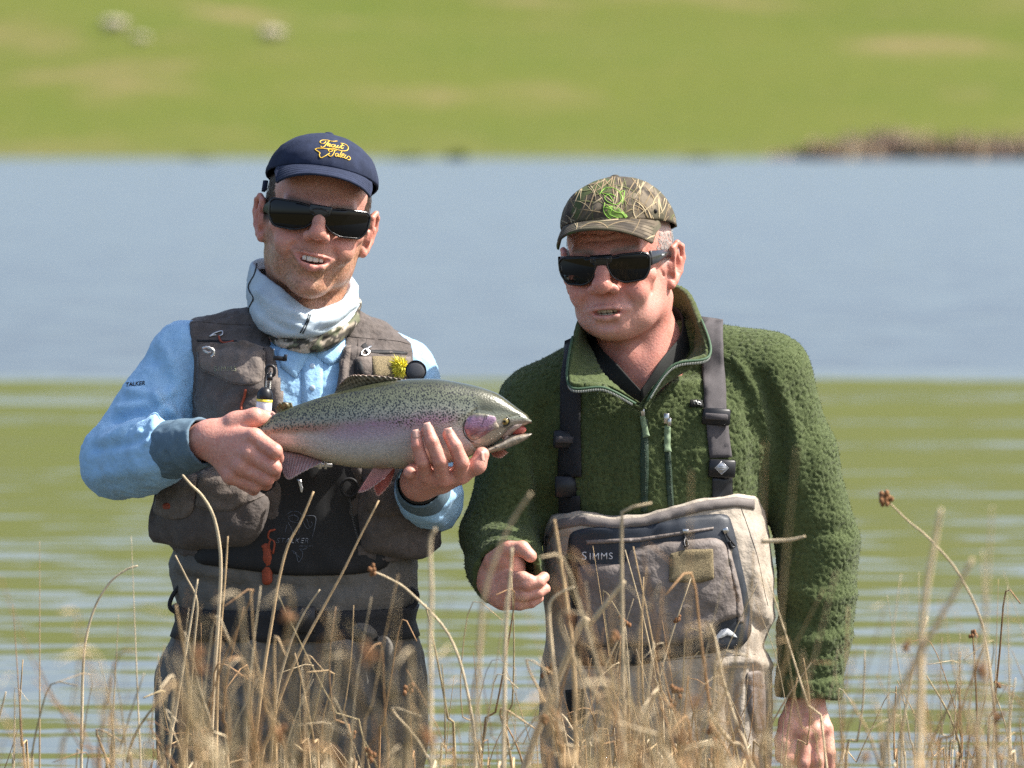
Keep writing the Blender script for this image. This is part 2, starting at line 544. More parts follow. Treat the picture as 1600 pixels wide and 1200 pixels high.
# ------------------------------------------------------------------ materials
def mat(name, color=(0.5, 0.5, 0.5), rough=0.8, attr=False, var=0.0, var_scale=40, bump=0.0, bump_scale=400, spec=0.4, metal=0.0, sheen=0.0, sss=0.0, coat=0.0, bump_kind='noise', stretch=None, color2=None, bump_dist=0.002, trans=0.0, alpha=1.0):
    m = bpy.data.materials.new(name); m.use_nodes = True
    nt = m.node_tree; N = nt.nodes; L = nt.links; b = N['Principled BSDF']
    b.inputs['Roughness'].default_value = rough; b.inputs['Metallic'].default_value = metal
    b.inputs['Specular IOR Level'].default_value = spec
    b.inputs['Sheen Weight'].default_value = sheen; b.inputs['Coat Weight'].default_value = coat
    b.inputs['Transmission Weight'].default_value = trans
    if sss:
        b.inputs['Subsurface Weight'].default_value = sss; b.inputs['Subsurface Radius'].default_value = (1.0, 0.35, 0.2); b.inputs['Subsurface Scale'].default_value = 0.006
    tc = N.new('ShaderNodeTexCoord')
    src = tc.outputs['Object']
    if stretch is not None:
        mp = N.new('ShaderNodeMapping'); mp.inputs['Scale'].default_value = stretch; L.new(src, mp.inputs[0]); src = mp.outputs[0]
    if attr:
        a = N.new('ShaderNodeAttribute'); a.attribute_name = 'Col'; c = a.outputs['Color']
    else:
        a = N.new('ShaderNodeRGB'); a.outputs[0].default_value = (*color, 1); c = a.outputs[0]
    if var:
        n = N.new('ShaderNodeTexNoise'); n.inputs['Scale'].default_value = var_scale; n.inputs['Detail'].default_value = 6; n.inputs['Roughness'].default_value = 0.6; L.new(src, n.inputs['Vector'])
        mr = N.new('ShaderNodeMapRange'); mr.inputs['From Min'].default_value = 0.3; mr.inputs['From Max'].default_value = 0.7
        mr.inputs['To Min'].default_value = 0.0 if color2 else 1 - var; mr.inputs['To Max'].default_value = var if color2 else 1 + var
        L.new(n.outputs['Fac'], mr.inputs['Value'])
        mx = N.new('ShaderNodeMix'); mx.data_type = 'RGBA'
        if color2:
            L.new(mr.outputs[0], mx.inputs['Factor']); L.new(c, mx.inputs['A']); mx.inputs['B'].default_value = (*color2, 1)
        else:
            mx.blend_type = 'MULTIPLY'; mx.inputs['Factor'].default_value = 1.0; L.new(c, mx.inputs['A']); L.new(mr.outputs[0], mx.inputs['B'])
        c = mx.outputs['Result']
    L.new(c, b.inputs['Base Color'])
    if bump:
        if bump_kind == 'voronoi':
            t = N.new('ShaderNodeTexVoronoi'); t.feature = 'SMOOTH_F1'; t.inputs['Scale'].default_value = bump_scale; o = t.outputs['Distance']
        elif bump_kind == 'weave':
            t = N.new('ShaderNodeTexNoise'); t.inputs['Scale'].default_value = bump_scale; t.inputs['Detail'].default_value = 3; o = t.outputs['Fac']
        else:
            t = N.new('ShaderNodeTexNoise'); t.inputs['Scale'].default_value = bump_scale; t.inputs['Detail'].default_value = 5; o = t.outputs['Fac']
        L.new(src, t.inputs['Vector'])
        bp = N.new('ShaderNodeBump'); bp.inputs['Strength'].default_value = bump; bp.inputs['Distance'].default_value = bump_dist
        L.new(o, bp.inputs['Height']); L.new(bp.outputs[0], b.inputs['Normal'])
    return m
# ================================================================== THE LAKE
def hill_z(x, y):
    d = np.maximum(y - 200, 0)
    return 0.034 * d + 0.00018 * d * d * np.where(d < 520, 1, 0) + np.where(d >= 520, 48.7 + 0.03 * (d - 520), 0)
ys = np.concatenate((np.array((-60.0, -30, -14, -6, -4, -3.2, -2.4, -1.6, -0.8, 0.4, 3, 8, 30, 100, 170, 190, 197, 199.5)), np.linspace(200.5, 330, 60), np.linspace(335, 720, 50), np.linspace(740, 2400, 12)))
xs = np.concatenate((np.linspace(-1500, -70, 14), np.linspace(-60, 60, 81), np.linspace(70, 1500, 14)))
def bed(y):
    return np.interp(y, (-60, -14, -5, -3.4, -2.6, -1.6, -0.4, 1, 5, 30, 185, 199, 201), (0.5, 0.25, 0.10, 0.03, -0.08, -0.3, -0.66, -0.70, -1.1, -3, -3, -0.1, 0.10))
XX, YY = np.meshgrid(xs, ys)
ZZ = bed(YY)
far = YY > 200
ZZ = np.where(far, 0.10 + hill_z(XX, YY), ZZ)
q = np.stack((XX.ravel() * 0.03, YY.ravel() * 0.02, 0 * XX.ravel()), 1)
ZZ = ZZ + np.where(far, np.clip((YY - 200) / 60, 0, 1) * 0.8 * fbm(q, 2).reshape(XX.shape), 0)
def hill_mat():
    m = bpy.data.materials.new('grass hillside'); m.use_nodes = True
    nt = m.node_tree; N = nt.nodes; L = nt.links; b = N['Principled BSDF']
    b.inputs['Roughness'].default_value = 0.95; b.inputs['Specular IOR Level'].default_value = 0.1
    tc = N.new('ShaderNodeTexCoord')
    def nz(scale, sx, sy, det=4):
        mp = N.new('ShaderNodeMapping'); mp.inputs['Scale'].default_value = (sx, sy, 1); L.new(tc.outputs['Object'], mp.inputs[0])
        n = N.new('ShaderNodeTexNoise'); n.inputs['Scale'].default_value = scale; n.inputs['Detail'].default_value = det; L.new(mp.outputs[0], n.inputs['Vector']); return n.outputs['Fac']
    def ramp(src, a, bb):
        r = N.new('ShaderNodeMapRange'); r.inputs['From Min'].default_value = a; r.inputs['From Max'].default_value = bb; L.new(src, r.inputs['Value']); return r.outputs[0]
    def mix(f, a, bcol):
        x = N.new('ShaderNodeMix'); x.data_type = 'RGBA'; L.new(f, x.inputs['Factor'])
        if isinstance(a, tuple): x.inputs['A'].default_value = (*a, 1)
        else: L.new(a, x.inputs['A'])
        x.inputs['B'].default_value = (*bcol, 1); return x.outputs['Result']
    c = mix(ramp(nz(0.05, 1, 0.5), 0.35, 0.65), HILL_A, HILL_B)
    c = mix(ramp(nz(0.6, 1, 0.5, 6), 0.4, 0.75), c, HILL_C)
    c = mix(ramp(nz(0.14, 0.7, 0.35, 5), 0.56, 0.74), c, HILL_DRY)
    c = mix(ramp(nz(0.25, 0.8, 0.4, 5), 0.50, 0.80), c, HILL_C)
    sp = N.new('ShaderNodeSeparateXYZ'); L.new(tc.outputs['Object'], sp.inputs[0])
    y = sp.outputs['Y']
    r = N.new('ShaderNodeMapRange'); r.inputs['From Min'].default_value = 214; r.inputs['From Max'].default_value = 200; L.new(y, r.inputs['Value'])
    mm = N.new('ShaderNodeMath'); mm.operation = 'MULTIPLY'; L.new(r.outputs[0], mm.inputs[0]); L.new(ramp(nz(0.35, 1, 0.6, 5), 0.30, 0.6), mm.inputs[1])
    c = mix(mm.outputs[0], c, (0.10, 0.105, 0.03))
    r2 = N.new('ShaderNodeMapRange'); r2.inputs['From Min'].default_value = 60; r2.inputs['From Max'].default_value = 10; L.new(y, r2.inputs['Value'])
    c = mix(r2.outputs[0], c, (0.10, 0.085, 0.04))
    L.new(c, b.inputs['Base Color'])
    bp = N.new('ShaderNodeBump'); bp.inputs['Strength'].default_value = 0.6; bp.inputs['Distance'].default_value = 0.3; L.new(nz(1.2, 1, 1, 6), bp.inputs['Height']); L.new(bp.outputs[0], b.inputs['Normal'])
    return m
HILL_A, HILL_B, HILL_C, HILL_DRY = (0.072, 0.096, 0.0115), (0.086, 0.102, 0.014), (0.096, 0.104, 0.020), (0.17, 0.130, 0.060)
M_hill = hill_mat()
G = grid(np.stack((XX, YY, ZZ), -1))
link('ground', G, M_hill, kind='structure')

def water_mat():
    m = bpy.data.materials.new('lake water'); m.use_nodes = True
    nt = m.node_tree; N = nt.nodes; L = nt.links; b = N['Principled BSDF']
    b.inputs['Base Color'].default_value = (0.054, 0.054, 0.042, 1); b.inputs['Roughness'].default_value = 0.06; b.inputs['IOR'].default_value = 1.33
    tc = N.new('ShaderNodeTexCoord')
    def mp(sx, sy, loc=(0, 0, 0)):
        k = N.new('ShaderNodeMapping'); k.inputs['Scale'].default_value = (sx, sy, 1); k.inputs['Location'].default_value = loc; L.new(tc.outputs['Object'], k.inputs[0]); return k.outputs[0]
    def vec(op, a, bb=None, s=None):
        v = N.new('ShaderNodeVectorMath'); v.operation = op; L.new(a, v.inputs[0])
        if bb is not None:
            if isinstance(bb, tuple): v.inputs[1].default_value = bb
            else: L.new(bb, v.inputs[1])
        if s is not None: L.new(s, v.inputs['Scale'])
        return v.outputs[0]
    def math_(op, a, bb):
        k = N.new('ShaderNodeMath'); k.operation = op; L.new(a, k.inputs[0])
        if isinstance(bb, (int, float)): k.inputs[1].default_value = bb
        else: L.new(bb, k.inputs[1])
        return k.outputs[0]
    def nz(v, s, d=3, r=0.5):
        n = N.new('ShaderNodeTexNoise'); n.inputs['Scale'].default_value = s; n.inputs['Detail'].default_value = d; n.inputs['Roughness'].default_value = r; L.new(v, n.inputs['Vector']); return n
    n1 = nz(mp(3.0, 10.0), 1.0, 4, 0.56).outputs['Color']              # near ripples
    n2 = nz(mp(2.5, 7.0, (31, 7, 0)), 1.0, 4, 0.6).outputs['Color']     # wind chop further out
    sp = N.new('ShaderNodeSeparateXYZ'); L.new(tc.outputs['Object'], sp.inputs[0])
    wob = nz(mp(0.05, 0.16), 1.0, 3).outputs['Fac']
    yy = math_('ADD', sp.outputs['Y'], math_('MULTIPLY', math_('SUBTRACT', wob, 0.5), 3.5))
    wob2 = nz(mp(0.22, 1.1, (5, 2, 0)), 1.0, 4, 0.6).outputs['Fac']
    yy = math_('ADD', yy, math_('MULTIPLY', math_('SUBTRACT', wob2, 0.5), 7.0))
    mr = N.new('ShaderNodeMapRange'); mr.interpolation_type = 'SMOOTHSTEP'; mr.inputs['From Min'].default_value = 16.4; mr.inputs['From Max'].default_value = 18.6; L.new(yy, mr.inputs['Value'])
    band = N.new('ShaderNodeMapRange'); band.inputs['From Min'].default_value = 0.50; band.inputs['From Max'].default_value = 0.68; band.inputs['To Max'].default_value = 0.38
    L.new(nz(mp(0.10, 0.60, (3, 11, 0)), 1.0, 4).outputs['Fac'], band.inputs['Value'])
    chop = math_('MAXIMUM', mr.outputs[0], band.outputs[0])
    a1 = vec('MULTIPLY', vec('SUBTRACT', n1, (0.5, 0.5, 0.5)), (NEAR_X, NEAR_Y, 0))
    calm = N.new('ShaderNodeMapRange'); calm.inputs['From Min'].default_value = 1.0; calm.inputs['From Max'].default_value = 13.0; calm.inputs['To Min'].default_value = 1.0; calm.inputs['To Max'].default_value = 0.21; L.new(sp.outputs['Y'], calm.inputs['Value'])
    a1 = vec('SCALE', a1, s=calm.outputs[0])
    a2 = vec('MULTIPLY', vec('SUBTRACT', n2, (0.5, 0.5, 0.5)), (FAR_X, FAR_Y, 0))
    a2b = vec('ADD', a2, (0, FAR_TILT, 0))
    nn = vec('ADD', vec('ADD', a1, (0, 0, 1)), vec('SCALE', a2b, s=chop))
    L.new(vec('NORMALIZE', nn), b.inputs['Normal'])
    return m
NEAR_X, NEAR_Y, FAR_X, FAR_Y, FAR_TILT = 0.11, 0.26, 0.22, 0.22, -0.085
M_water = water_mat()
wy = np.concatenate((np.linspace(-3.0, 30, 34), np.linspace(35, 201.5, 18))); wx = np.concatenate((np.linspace(-1400, -20, 10), np.linspace(-15, 15, 11), np.linspace(20, 1400, 10)))
WX, WY = np.meshgrid(wx, wy)
link('water', grid(np.stack((WX, WY, 0 * WX), -1)), M_water, kind='structure')
# ================================================================== PEOPLE: shared builders
def rotm(yaw, pitch, roll):
    cz, sz = math.cos(R(yaw)), math.sin(R(yaw)); cx, sx = math.cos(R(-pitch)), math.sin(R(-pitch)); cy, sy = math.cos(R(roll)), math.sin(R(roll))
    Rz = np.array(((cz, -sz, 0), (sz, cz, 0), (0, 0, 1))); Rx = np.array(((1, 0, 0), (0, cx, -sx), (0, sx, cx))); Ry = np.array(((cy, 0, sy), (0, 1, 0), (-sy, 0, cy)))
    return Ry @ Rz @ Rx
class Pose:
    """a head's own frame in mm: x to the viewer's right when it faces us, y backwards, z up"""
    def __init__(self, c, yaw, pitch, roll, s): self.c, self.R, self.s = np.asarray(c, float), rotm(yaw, pitch, roll), s
    def __call__(self, p): return self.c + (np.asarray(p, float) * MM * self.s) @ self.R.T
    def inv(self, V): return (np.asarray(V) - self.c) @ self.R / (MM * self.s)
    def rc(self, S, a, b, ra, rb, k=5, mode='add'): S.rc(self(a), self(b), ra * self.s, rb * self.s, k * self.s, mode)
    def ell(self, S, c, r, k=5, mode='add', rot=None): S.ell(self(c), np.array(r) * self.s, k * self.s, mode, self.R if rot is None else self.R @ rot)
    def chain(self, S, pts, radii, k=5, mode='add'): S.chain([self(p) for p in pts], np.array(radii) * self.s, k * self.s, mode)

def head_shape(S, h, older=False):
    E, RC, CH = h.ell, h.rc, h.chain
    E(S, (0, 12, 42), (74, 94, 76), 10)                                  # skull
    E(S, (0, -40, 52), (60, 43, 44), 18)                                 # forehead
    E(S, (0, -18, -15), (58 if older else 56, 74, 72), 24)                                # face
    for s in (-1, 1):
        RC(S, (s * (43 if older else 41), 2, -52), (s * (17 if older else 17), -66, -74 if older else -83), 13, 13, 32)          # jaw
        E(S, (s * (41 if older else 38), -26, -46), (15, 34, 30), 24)
        RC(S, (s * 60, 2, -5), (s * (43 if older else 41), 2, -52), 14, 15, 22)
        E(S, (s * 47, -62, -6), (22, 20, 17), 16)                        # cheekbone
        E(S, (s * 37, -76, -30), (21, 16, 20), 14)                       # cheek
        RC(S, (s * 44, -72, 30), (s * 10, -86, 31), 8, 9, 14)            # brow
        E(S, (s * 33, -99, 15), (17, 13, 11), 10, 'sub')                 # socket
        E(S, (s * 31, -80, 15), (14, 10, 10), 4)                         # lids
    E(S, (0, -81, -77 if older else -87), (20 if older else 20, 15, 16), 16)                                # chin
    E(S, (0, -76, -52), (31, 22, 27) if older else (28, 20, 25), 16)                                # round the mouth
    w = 1.16 if older else 1.0
    nz = 0 if older else 7
    CH(S, [(0, -88, 26), (0, -100, 4 + nz), (0, -113, -13 + nz)], [8.5 * w, 8.5 * w, 10.5 * w], 8)
    E(S, (0, -116, -17 + nz), (12 * w, 11, 10.5 * w), 6)                      # nose tip
    for s in (-1, 1):
        E(S, (s * 13.5 * w, -103, -22 + nz), (8.5 * w, 11, 8), 5)             # wings of the nose
        E(S, (s * 6.5, -112, -29.5 + nz), (4.2, 6, 4), 2, 'sub')
        CH(S, [(s * 19 * w, -104, -14), (s * 30, -93, -32), (s * 37, -83, -54)] if not older else [(s * 21, -103, -19), (s * 34, -92, -42), (s * 41, -80, -72)], [3.2, 3.8, 2.8] if not older else [3.8, 4.2, 3.2], 4.5, 'sub')
    RC(S, (-11, -97.5, -74 if older else -73), (11, -97.5, -74 if older else -73), 4.5, 4.5, 8, 'sub')       # crease over the chin
    if older:
        for s in (-1, 1):
            CH(S, [(s * 60, -38, 10), (s * 66, -22, -4), (s * 66, -10, -16)], [1.2, 1.3, 1.0], 3, 'sub')
            CH(S, [(s * 33, -84, -66), (s * 30, -82, -78)], [1.8, 1.6], 4, 'sub')
            CH(S, [(s * 56, -50, -30), (s * 50, -56, -50), (s * 44, -58, -64)], [1.2, 1.6, 1.2], 4, 'sub')
        for z in (48, 57, 66): CH(S, [(-36, -80 + (z - 48) * 0.45, z), (0, -90 + (z - 48) * 0.45, z - 2), (36, -80 + (z - 48) * 0.45, z)], [1.0, 1.3, 1.0], 3, 'sub')
        E(S, (0, -38, -78), (32, 34, 18), 26)                           # soft under the chin
        for s in (-1, 1):
            E(S, (s * 34, -50, -58), (14, 24, 18), 22)                   # jowl
        # lips, thin and stretched
        CH(S, [(-31, -87, -51.5), (-14, -98.5, -50.5), (0, -100, -50.5), (14, -98.5, -50.5), (31, -87, -51.5)], [2.6, 4.0, 4.2, 4.0, 2.6], 5)
        CH(S, [(-29, -87.5, -53), (-13, -97.5, -61.5), (0, -99, -63.5), (13, -97.5, -61.5), (29, -87.5, -53)], [2.4, 3.8, 4.4, 3.8, 2.4], 5)
        E(S, (0, -101, -56.0), (22, 16, 3.9), 2.2, 'sub')
    else:
        CH(S, [(-30, -88, -37.5), (-14, -99, -40), (0, -101, -41), (14, -99, -42.5), (30, -88, -42.5)], [2.4, 3.2, 3.4, 3.2, 2.4], 5)
        CH(S, [(-29, -88, -39.5), (-14, -98, -54), (0, -100, -59), (14, -98, -57), (29, -88, -44.5)], [2.8, 4.8, 5.4, 4.8, 2.8], 5)
        CH(S, [(-22, -97, -42.5), (0, -104, -49), (22, -97, -47)], [3.0, 5.2, 3.0], 2.5, 'sub')
        E(S, (0, -98, -49), (19, 16, 4.8), 2.5, 'sub')
    # ears
    for s in (-1, 1):
        c = np.array((s * 77, 12, 4)); o = s * 9
        pts = [(s * 74, -2, 14), (s * 80, -2, 26), (s * 85, 9, 33), (s * 88, 22, 27), (s * 88, 25, 10), (s * 84, 18, -9), (s * 78, 6, -22), (s * 74, -1, -27), (s * 72, -4, -20)]
        E(S, (s * 77, 9, 4), (6, 17, 29), 5, rot=rotm(s * 22, 0, s * 6))
        CH(S, pts, [3.4, 3.6, 4.0, 4.2, 4.0, 4.0, 5.2, 6.0, 4.0], 3)
        CH(S, [(s * 83, 13, 22), (s * 84, 17, 8), (s * 81, 12, -8)], [2.6, 3.0, 2.6], 4)
        E(S, (s * 85, 5, 2), (7, 9, 14), 4, 'sub', rot=rotm(s * 22, 0, 0))
        RC(S, (s * 75, -6, 4), (s * 75, -5, -6), 4, 4, 4)
def face_colour(h, V, older=False):
    q = h.inv(V); x, y, z = q.T; ax = np.abs(x)
    n1, n2 = fbm(q * 0.055, 3), fbm(q * 0.20 + 9, 3)
    base = np.array((0.56, 0.275, 0.21)) if not older else np.array((0.56, 0.245, 0.19))
    red = np.array((0.52, 0.185, 0.130)); pale = np.array((0.66, 0.43, 0.33))
    C = np.tile(base, (len(q), 1))
    def mixc(c, f):
        nonlocal C
        f = np.clip(f, 0, 1)[:, None]; C = C * (1 - f) + np.asarray(c) * f
    g = lambda cx, cy, cz, r: np.exp(-(((ax - cx) / r[0]) ** 2 + ((y - cy) / r[1]) ** 2 + ((z - cz) / r[2]) ** 2))
    mixc(red, 0.60 * g(40, -75, -16, (22, 40, 20)) + 0.7 * g(0, -116, -17 if older else -10, (15, 16, 13)) + 0.25 * g(0, -80, -92, (20, 40, 14)))
    mixc(red, 0.65 * (ax > 70) * sm(0.0, 1, (ax - 68) / 10) * (y < 40))
    mixc(red, (0.24 if not older else 0.36) * sm(0.0, 0.6, n1))
    mixc(red, 0.28 * sm(0.1, 0.7, n2)); mixc(pale, 0.30 * sm(0.1, 0.7, -n2))
    if older: mixc((0.42, 0.12, 0.09), 0.35 * sm(0.25, 0.6, fbm(q * 0.12 + 31, 3)) * (y < 20))
    # lips
    zc = -50 - (0 if older else 0)
    if older:
        lip = (sm(31, 25, ax)) * sm(0, 1, 1 - np.abs(z + 56 + 0.0006 * ax * 0) / (10.5 - 7 * (ax / 30) ** 2).clip(2)) * (y < -84)
    else:
        up = -36.5 - 3 * (ax / 30) ** 2; lo = -65.5 + 23 * (ax / 30) ** 2
        lip = sm(32, 27, ax) * sm(0, 2.5, up - z) * sm(0, 2.5, z - lo) * (y < -84)
    mixc((0.50, 0.185, 0.15) if not older else (0.46, 0.17, 0.14), 0.65 * lip)
    mouth = (y > -96) * (y < -70) * (ax < 22) * (np.abs(z + 56) < 8) * (lip > 0.1)
    if not older:                                                        # stubble
        st = sm(-22, -46, z + 0.10 * np.maximum(y + 60, 0)) * sm(26, -5, y) * sm(-135, -118, z)
        st = st + 0.9 * sm(8, -30, z) * sm(46, 60, ax) * sm(30, 0, y) * (y > -70)
        st = np.clip(st, 0, 1) * (1 - lip) * (1 - 0.75 * g(36, -80, -34, (17, 30, 14))) * (ax < 72)
        st = np.clip(st * (0.70 + 0.55 * n1), 0, 1)
        mixc((0.36, 0.195, 0.105), 0.80 * st)
        grain = RNG.random(len(q)) ** 2
        mixc((0.15, 0.070, 0.032), 0.62 * st * (grain > 0.36)); mixc((0.62, 0.40, 0.24), 0.35 * st * (grain < 0.03))
    else:
        st = np.clip(sm(-30, -48, z) * sm(0, -40, y) * sm(-125, -110, z), 0, 1) * (1 - lip)
        mixc((0.50, 0.36, 0.31), 0.30 * st * (0.6 + 0.6 * RNG.random(len(q))))
    # brows
    br = np.exp(-((z - 32 - 0.10 * (ax - 28)) / 5) ** 2) * sm(8, 16, ax) * sm(54, 44, ax) * (y < -50)
    mixc((0.10, 0.06, 0.035) if not older else (0.22, 0.16, 0.13), 0.85 * br)
    return np.clip(C, 0.01, 1)
def hand_colour(V, base=(0.55, 0.265, 0.205), knuckles=(), red=0.4):
    q = V * 1000
    n1, n2 = fbm(q * 0.06, 3), fbm(q * 0.22 + 5, 2)
    C = np.tile(np.array(base), (len(V), 1)); rd = np.array((0.50, 0.17, 0.12))
    f = red * sm(-0.1, 0.6, n1) + 0.25 * sm(0, 0.6, n2)
    for k in knuckles: f = f + 0.5 * np.exp(-((V - k) ** 2).sum(1) / (0.010 ** 2))
    f = np.clip(f, 0, 0.85)[:, None]
    C = C * (1 - f) + rd * f
    pale = np.clip(0.35 * sm(0.1, 0.6, -n2), 0, 1)[:, None]
    return C * (1 - pale) + np.array((0.68, 0.45, 0.36)) * pale
def nail(p, tip, out, wid, lng=1.25):
    """a finger nail: centre p (m), direction to the tip, outward normal, width mm"""
    t = np.asarray(tip, float); t /= np.linalg.norm(t); n = np.asarray(out, float); n = n - t * (n @ t); n /= np.linalg.norm(n); b = np.cross(n, t)
    A = []
    for i in np.linspace(-1, 1, 7):
        row = []
        for j in np.linspace(-1, 1, 7):
            w = wid / 2 * (1 - 0.12 * max(i, 0) ** 3 - 0.25 * max(-i, 0) ** 4)
            row.append(p + (t * i * wid / 2 * lng + b * j * w + n * (0.5 - 0.33 * wid / 2 * j * j - 0.5 * (i > 0.9))) * MM)
        A.append(row)
    M = grid(np.array(A)); N = M.normals()
    if (N @ n).mean() < 0: M.F = M.F[:, ::-1]
    return thicken(M, 0.9)
def teeth_mesh(h, z_top, z_bot, half, y0, curve, n=8, gap_dark=True):
    ms = []
    ws = [8.5, 6.6, 7.4, 6.8][:n // 2]
    x = 0; xs_ = []
    for w_ in ws:
        xs_ += [(x + w_ / 2, w_), (-(x + w_ / 2), w_)]; x += w_ + 0.25
    for cx, w_ in xs_:
        yy = y0 + curve * cx * cx
        hh = (z_top - z_bot) / 2 * (1 - 0.08 * (abs(cx) > 9))
        M = boxm((0, 0, 0), (w_ / 2 * h.s, 2.4 * h.s, hh * h.s), None, 0.45)
        a = math.atan(2 * curve * cx)
        Rl = np.array(((math.cos(a), -math.sin(a), 0), (math.sin(a), math.cos(a), 0), (0, 0, 1)))
        M.V = M.V @ Rl.T @ h.R.T + h((cx, yy, (z_top + z_bot) / 2 + 0.004 * cx * cx))
        ms.append(M)
    return ms
def local_poly_solid(h, poly, ysurf, thick, step=4.0, bulge=0.0):
    """a curved plate in the head's frame: outline in (x, z), front surface y = ysurf(x, z)"""
    poly = np.asarray(poly, float); out = []
    for a, b in zip(poly, np.roll(poly, -1, 0)):
        n = max(1, int(np.linalg.norm(b - a) / step)); out += [a + (b - a) * t for t in np.arange(n) / n]
    nb = len(out); lo, hi = poly.min(0), poly.max(0)
    gx, gy = np.meshgrid(np.arange(lo[0] + step / 2, hi[0], step), np.arange(lo[1] + step / 2, hi[1], step))
    g = np.stack((gx.ravel(), gy.ravel()), 1); ring = np.concatenate((np.array(out), np.array(out[:1])))
    g = g[in_poly(g, poly)]; g = g[dist_poly(g, ring) > step * 0.45] if len(g) else g
    vs, es, fs, *_ = delaunay_2d_cdt([Vector(p) for p in out] + [Vector(p) for p in g], [(i, (i + 1) % nb) for i in range(nb)], [list(range(nb))], 1, 1e-4)
    vs = np.array([tuple(v) for v in vs]); e = dist_poly(vs, ring)
    y = ysurf(vs[:, 0], vs[:, 1]) - bulge * np.sqrt(np.clip(e / 10, 0, 1))
    top = h(np.stack((vs[:, 0], y, vs[:, 1]), 1)); bot = h(np.stack((vs[:, 0], y + thick, vs[:, 1]), 1))
    F = []
    for f in fs:
        f = list(f); a, b, c = top[f[0]], top[f[1]], top[f[2]]
        if np.cross(b - a, c - a) @ (h.R @ np.array((0, -1.0, 0))) < 0: f = f[::-1]
        F.append(tuple(f))
    return thick_pair(top, bot, F)
def ring_frame(h, poly, ysurf, rad, closed=True, sides=8):
    poly = np.asarray(poly, float)
    c = spline(np.concatenate((poly, poly[:1])) if closed else poly, 5)
    q = np.stack((c[:, 0], ysurf(c[:, 0], c[:, 1]), c[:, 1]), 1)
    return tube(h(q), rad * h.s, sides, not closed)
def round_poly(poly, r=4, n=4):
    """round a polygon's corners"""
    p = np.asarray(poly, float); out = []
    for a, b, c in zip(np.roll(p, 1, 0), p, np.roll(p, -1, 0)):
        u, v = a - b, c - b; lu, lv = np.linalg.norm(u), np.linalg.norm(v); t = min(r, lu * 0.45, lv * 0.45)
        s, e = b + u / lu * t, b + v / lv * t
        for k in np.linspace(0, 1, n): out.append((1 - k) ** 2 * s + 2 * k * (1 - k) * b + k * k * e)
    return np.array(out)
def cap_crown(h, zf, zb, rx, ry, top, cy=8, seams=True, n=96, m=30, dent=0.8):
    """a six-panel cap dome: brim line at zf in front, zb behind"""
    th = np.arange(n) * 2 * math.pi / n; A = []
    for t in np.linspace(0, 1, m):
        a = t * math.pi / 2
        rr = math.cos(a) ** 0.92 if t < 1 else 0.0
        z0 = (zf + zb) / 2 + (zf - zb) / 2 * np.cos(th)
        rr2 = np.full(n, rr)
        seam = np.min([np.abs((th - k * math.pi / 3 + math.pi) % (2 * math.pi) - math.pi) for k in range(6)], axis=0)
        gr = -dent * np.exp(-(seam * rx * rr / 2.2) ** 2) * (0.2 + 0.8 * (rr > 0.06))
        z = z0 + (top - z0) * math.sin(a) ** 0.98
        A.append(np.stack(((rx * rr2 + gr) * np.sin(th), cy - (ry * rr2 + gr) * np.cos(th), z), 1))
    return np.array(A)
# ================================================================== materials of the people
M_skin = mat('skin', attr=True, rough=0.46, spec=0.42, sss=0.12, var=0.10, var_scale=260, bump=0.40, bump_scale=300, bump_dist=0.0016)
M_hair = mat('brown hair', (0.045, 0.024, 0.013), 0.7, var=0.4, var_scale=300)
M_grey_hair = mat('grey hair', (0.26, 0.245, 0.23), 0.6, var=0.3, var_scale=300)
M_teeth = mat('teeth', (0.74, 0.70, 0.62), 0.25, sss=0.1)
M_mouth = mat('mouth', (0.10, 0.025, 0.02), 0.5)
M_nail = mat('nail', (0.62, 0.36, 0.29), 0.35, spec=0.5)
M_shirt = mat('light blue shirt cloth', (0.285, 0.49, 0.70), 0.75, var=0.08, var_scale=30, bump=0.55, bump_scale=75, sheen=0.1, bump_dist=0.006)
M_cuff = mat('blue grey stretch cuff', (0.105, 0.165, 0.215), 0.85, var=0.18, var_scale=60, bump=0.4, bump_scale=1200, bump_dist=0.0007)
M_vest = mat('grey brown vest cloth', (0.088, 0.072, 0.064), 0.82, var=0.25, var_scale=60, bump=0.6, bump_scale=110, sheen=0.05, bump_dist=0.005)
M_flap = mat('taupe pocket cloth', (0.138, 0.112, 0.096), 0.82, var=0.25, var_scale=60, bump=0.6, bump_scale=110, sheen=0.05, bump_dist=0.005)
M_wader = mat('dark grey wader cloth', (0.118, 0.108, 0.094), 0.72, var=0.25, var_scale=22, bump=0.6, bump_scale=70, bump_dist=0.007)
M_black = mat('black neoprene', (0.012, 0.012, 0.013), 0.7, bump=0.25, bump_scale=1500, bump_dist=0.0005)
M_webbing = mat('black webbing', (0.016, 0.016, 0.018), 0.75, bump=0.6, bump_scale=1300, bump_dist=0.0006)
M_plastic = mat('black plastic', (0.012, 0.012, 0.014), 0.38)
M_gloss = mat('glossy black lens', (0.003, 0.003, 0.0035), 0.04, spec=0.35)
M_frame = mat('dark frame plastic', (0.012, 0.012, 0.013), 0.22, spec=0.5)
M_metal = mat('bright metal', (0.55, 0.54, 0.52), 0.3, metal=1.0)
M_zip = mat('dark zip', (0.10, 0.10, 0.10), 0.35, metal=0.7)
M_rust = mat('rust red cord', (0.27, 0.050, 0.020), 0.6, var=0.2, var_scale=200)
M_stitch = mat('stitching thread', (0.075, 0.062, 0.055), 0.9)
M_navy = mat('navy cotton twill', (0.021, 0.028, 0.055), 0.9, var=0.22, var_scale=55, bump=0.5, bump_scale=1400, bump_dist=0.0006, spec=0.2)
M_gold = mat('gold embroidery thread', (0.72, 0.46, 0.045), 0.55, bump=0.6, bump_scale=2200, bump_dist=0.0005)
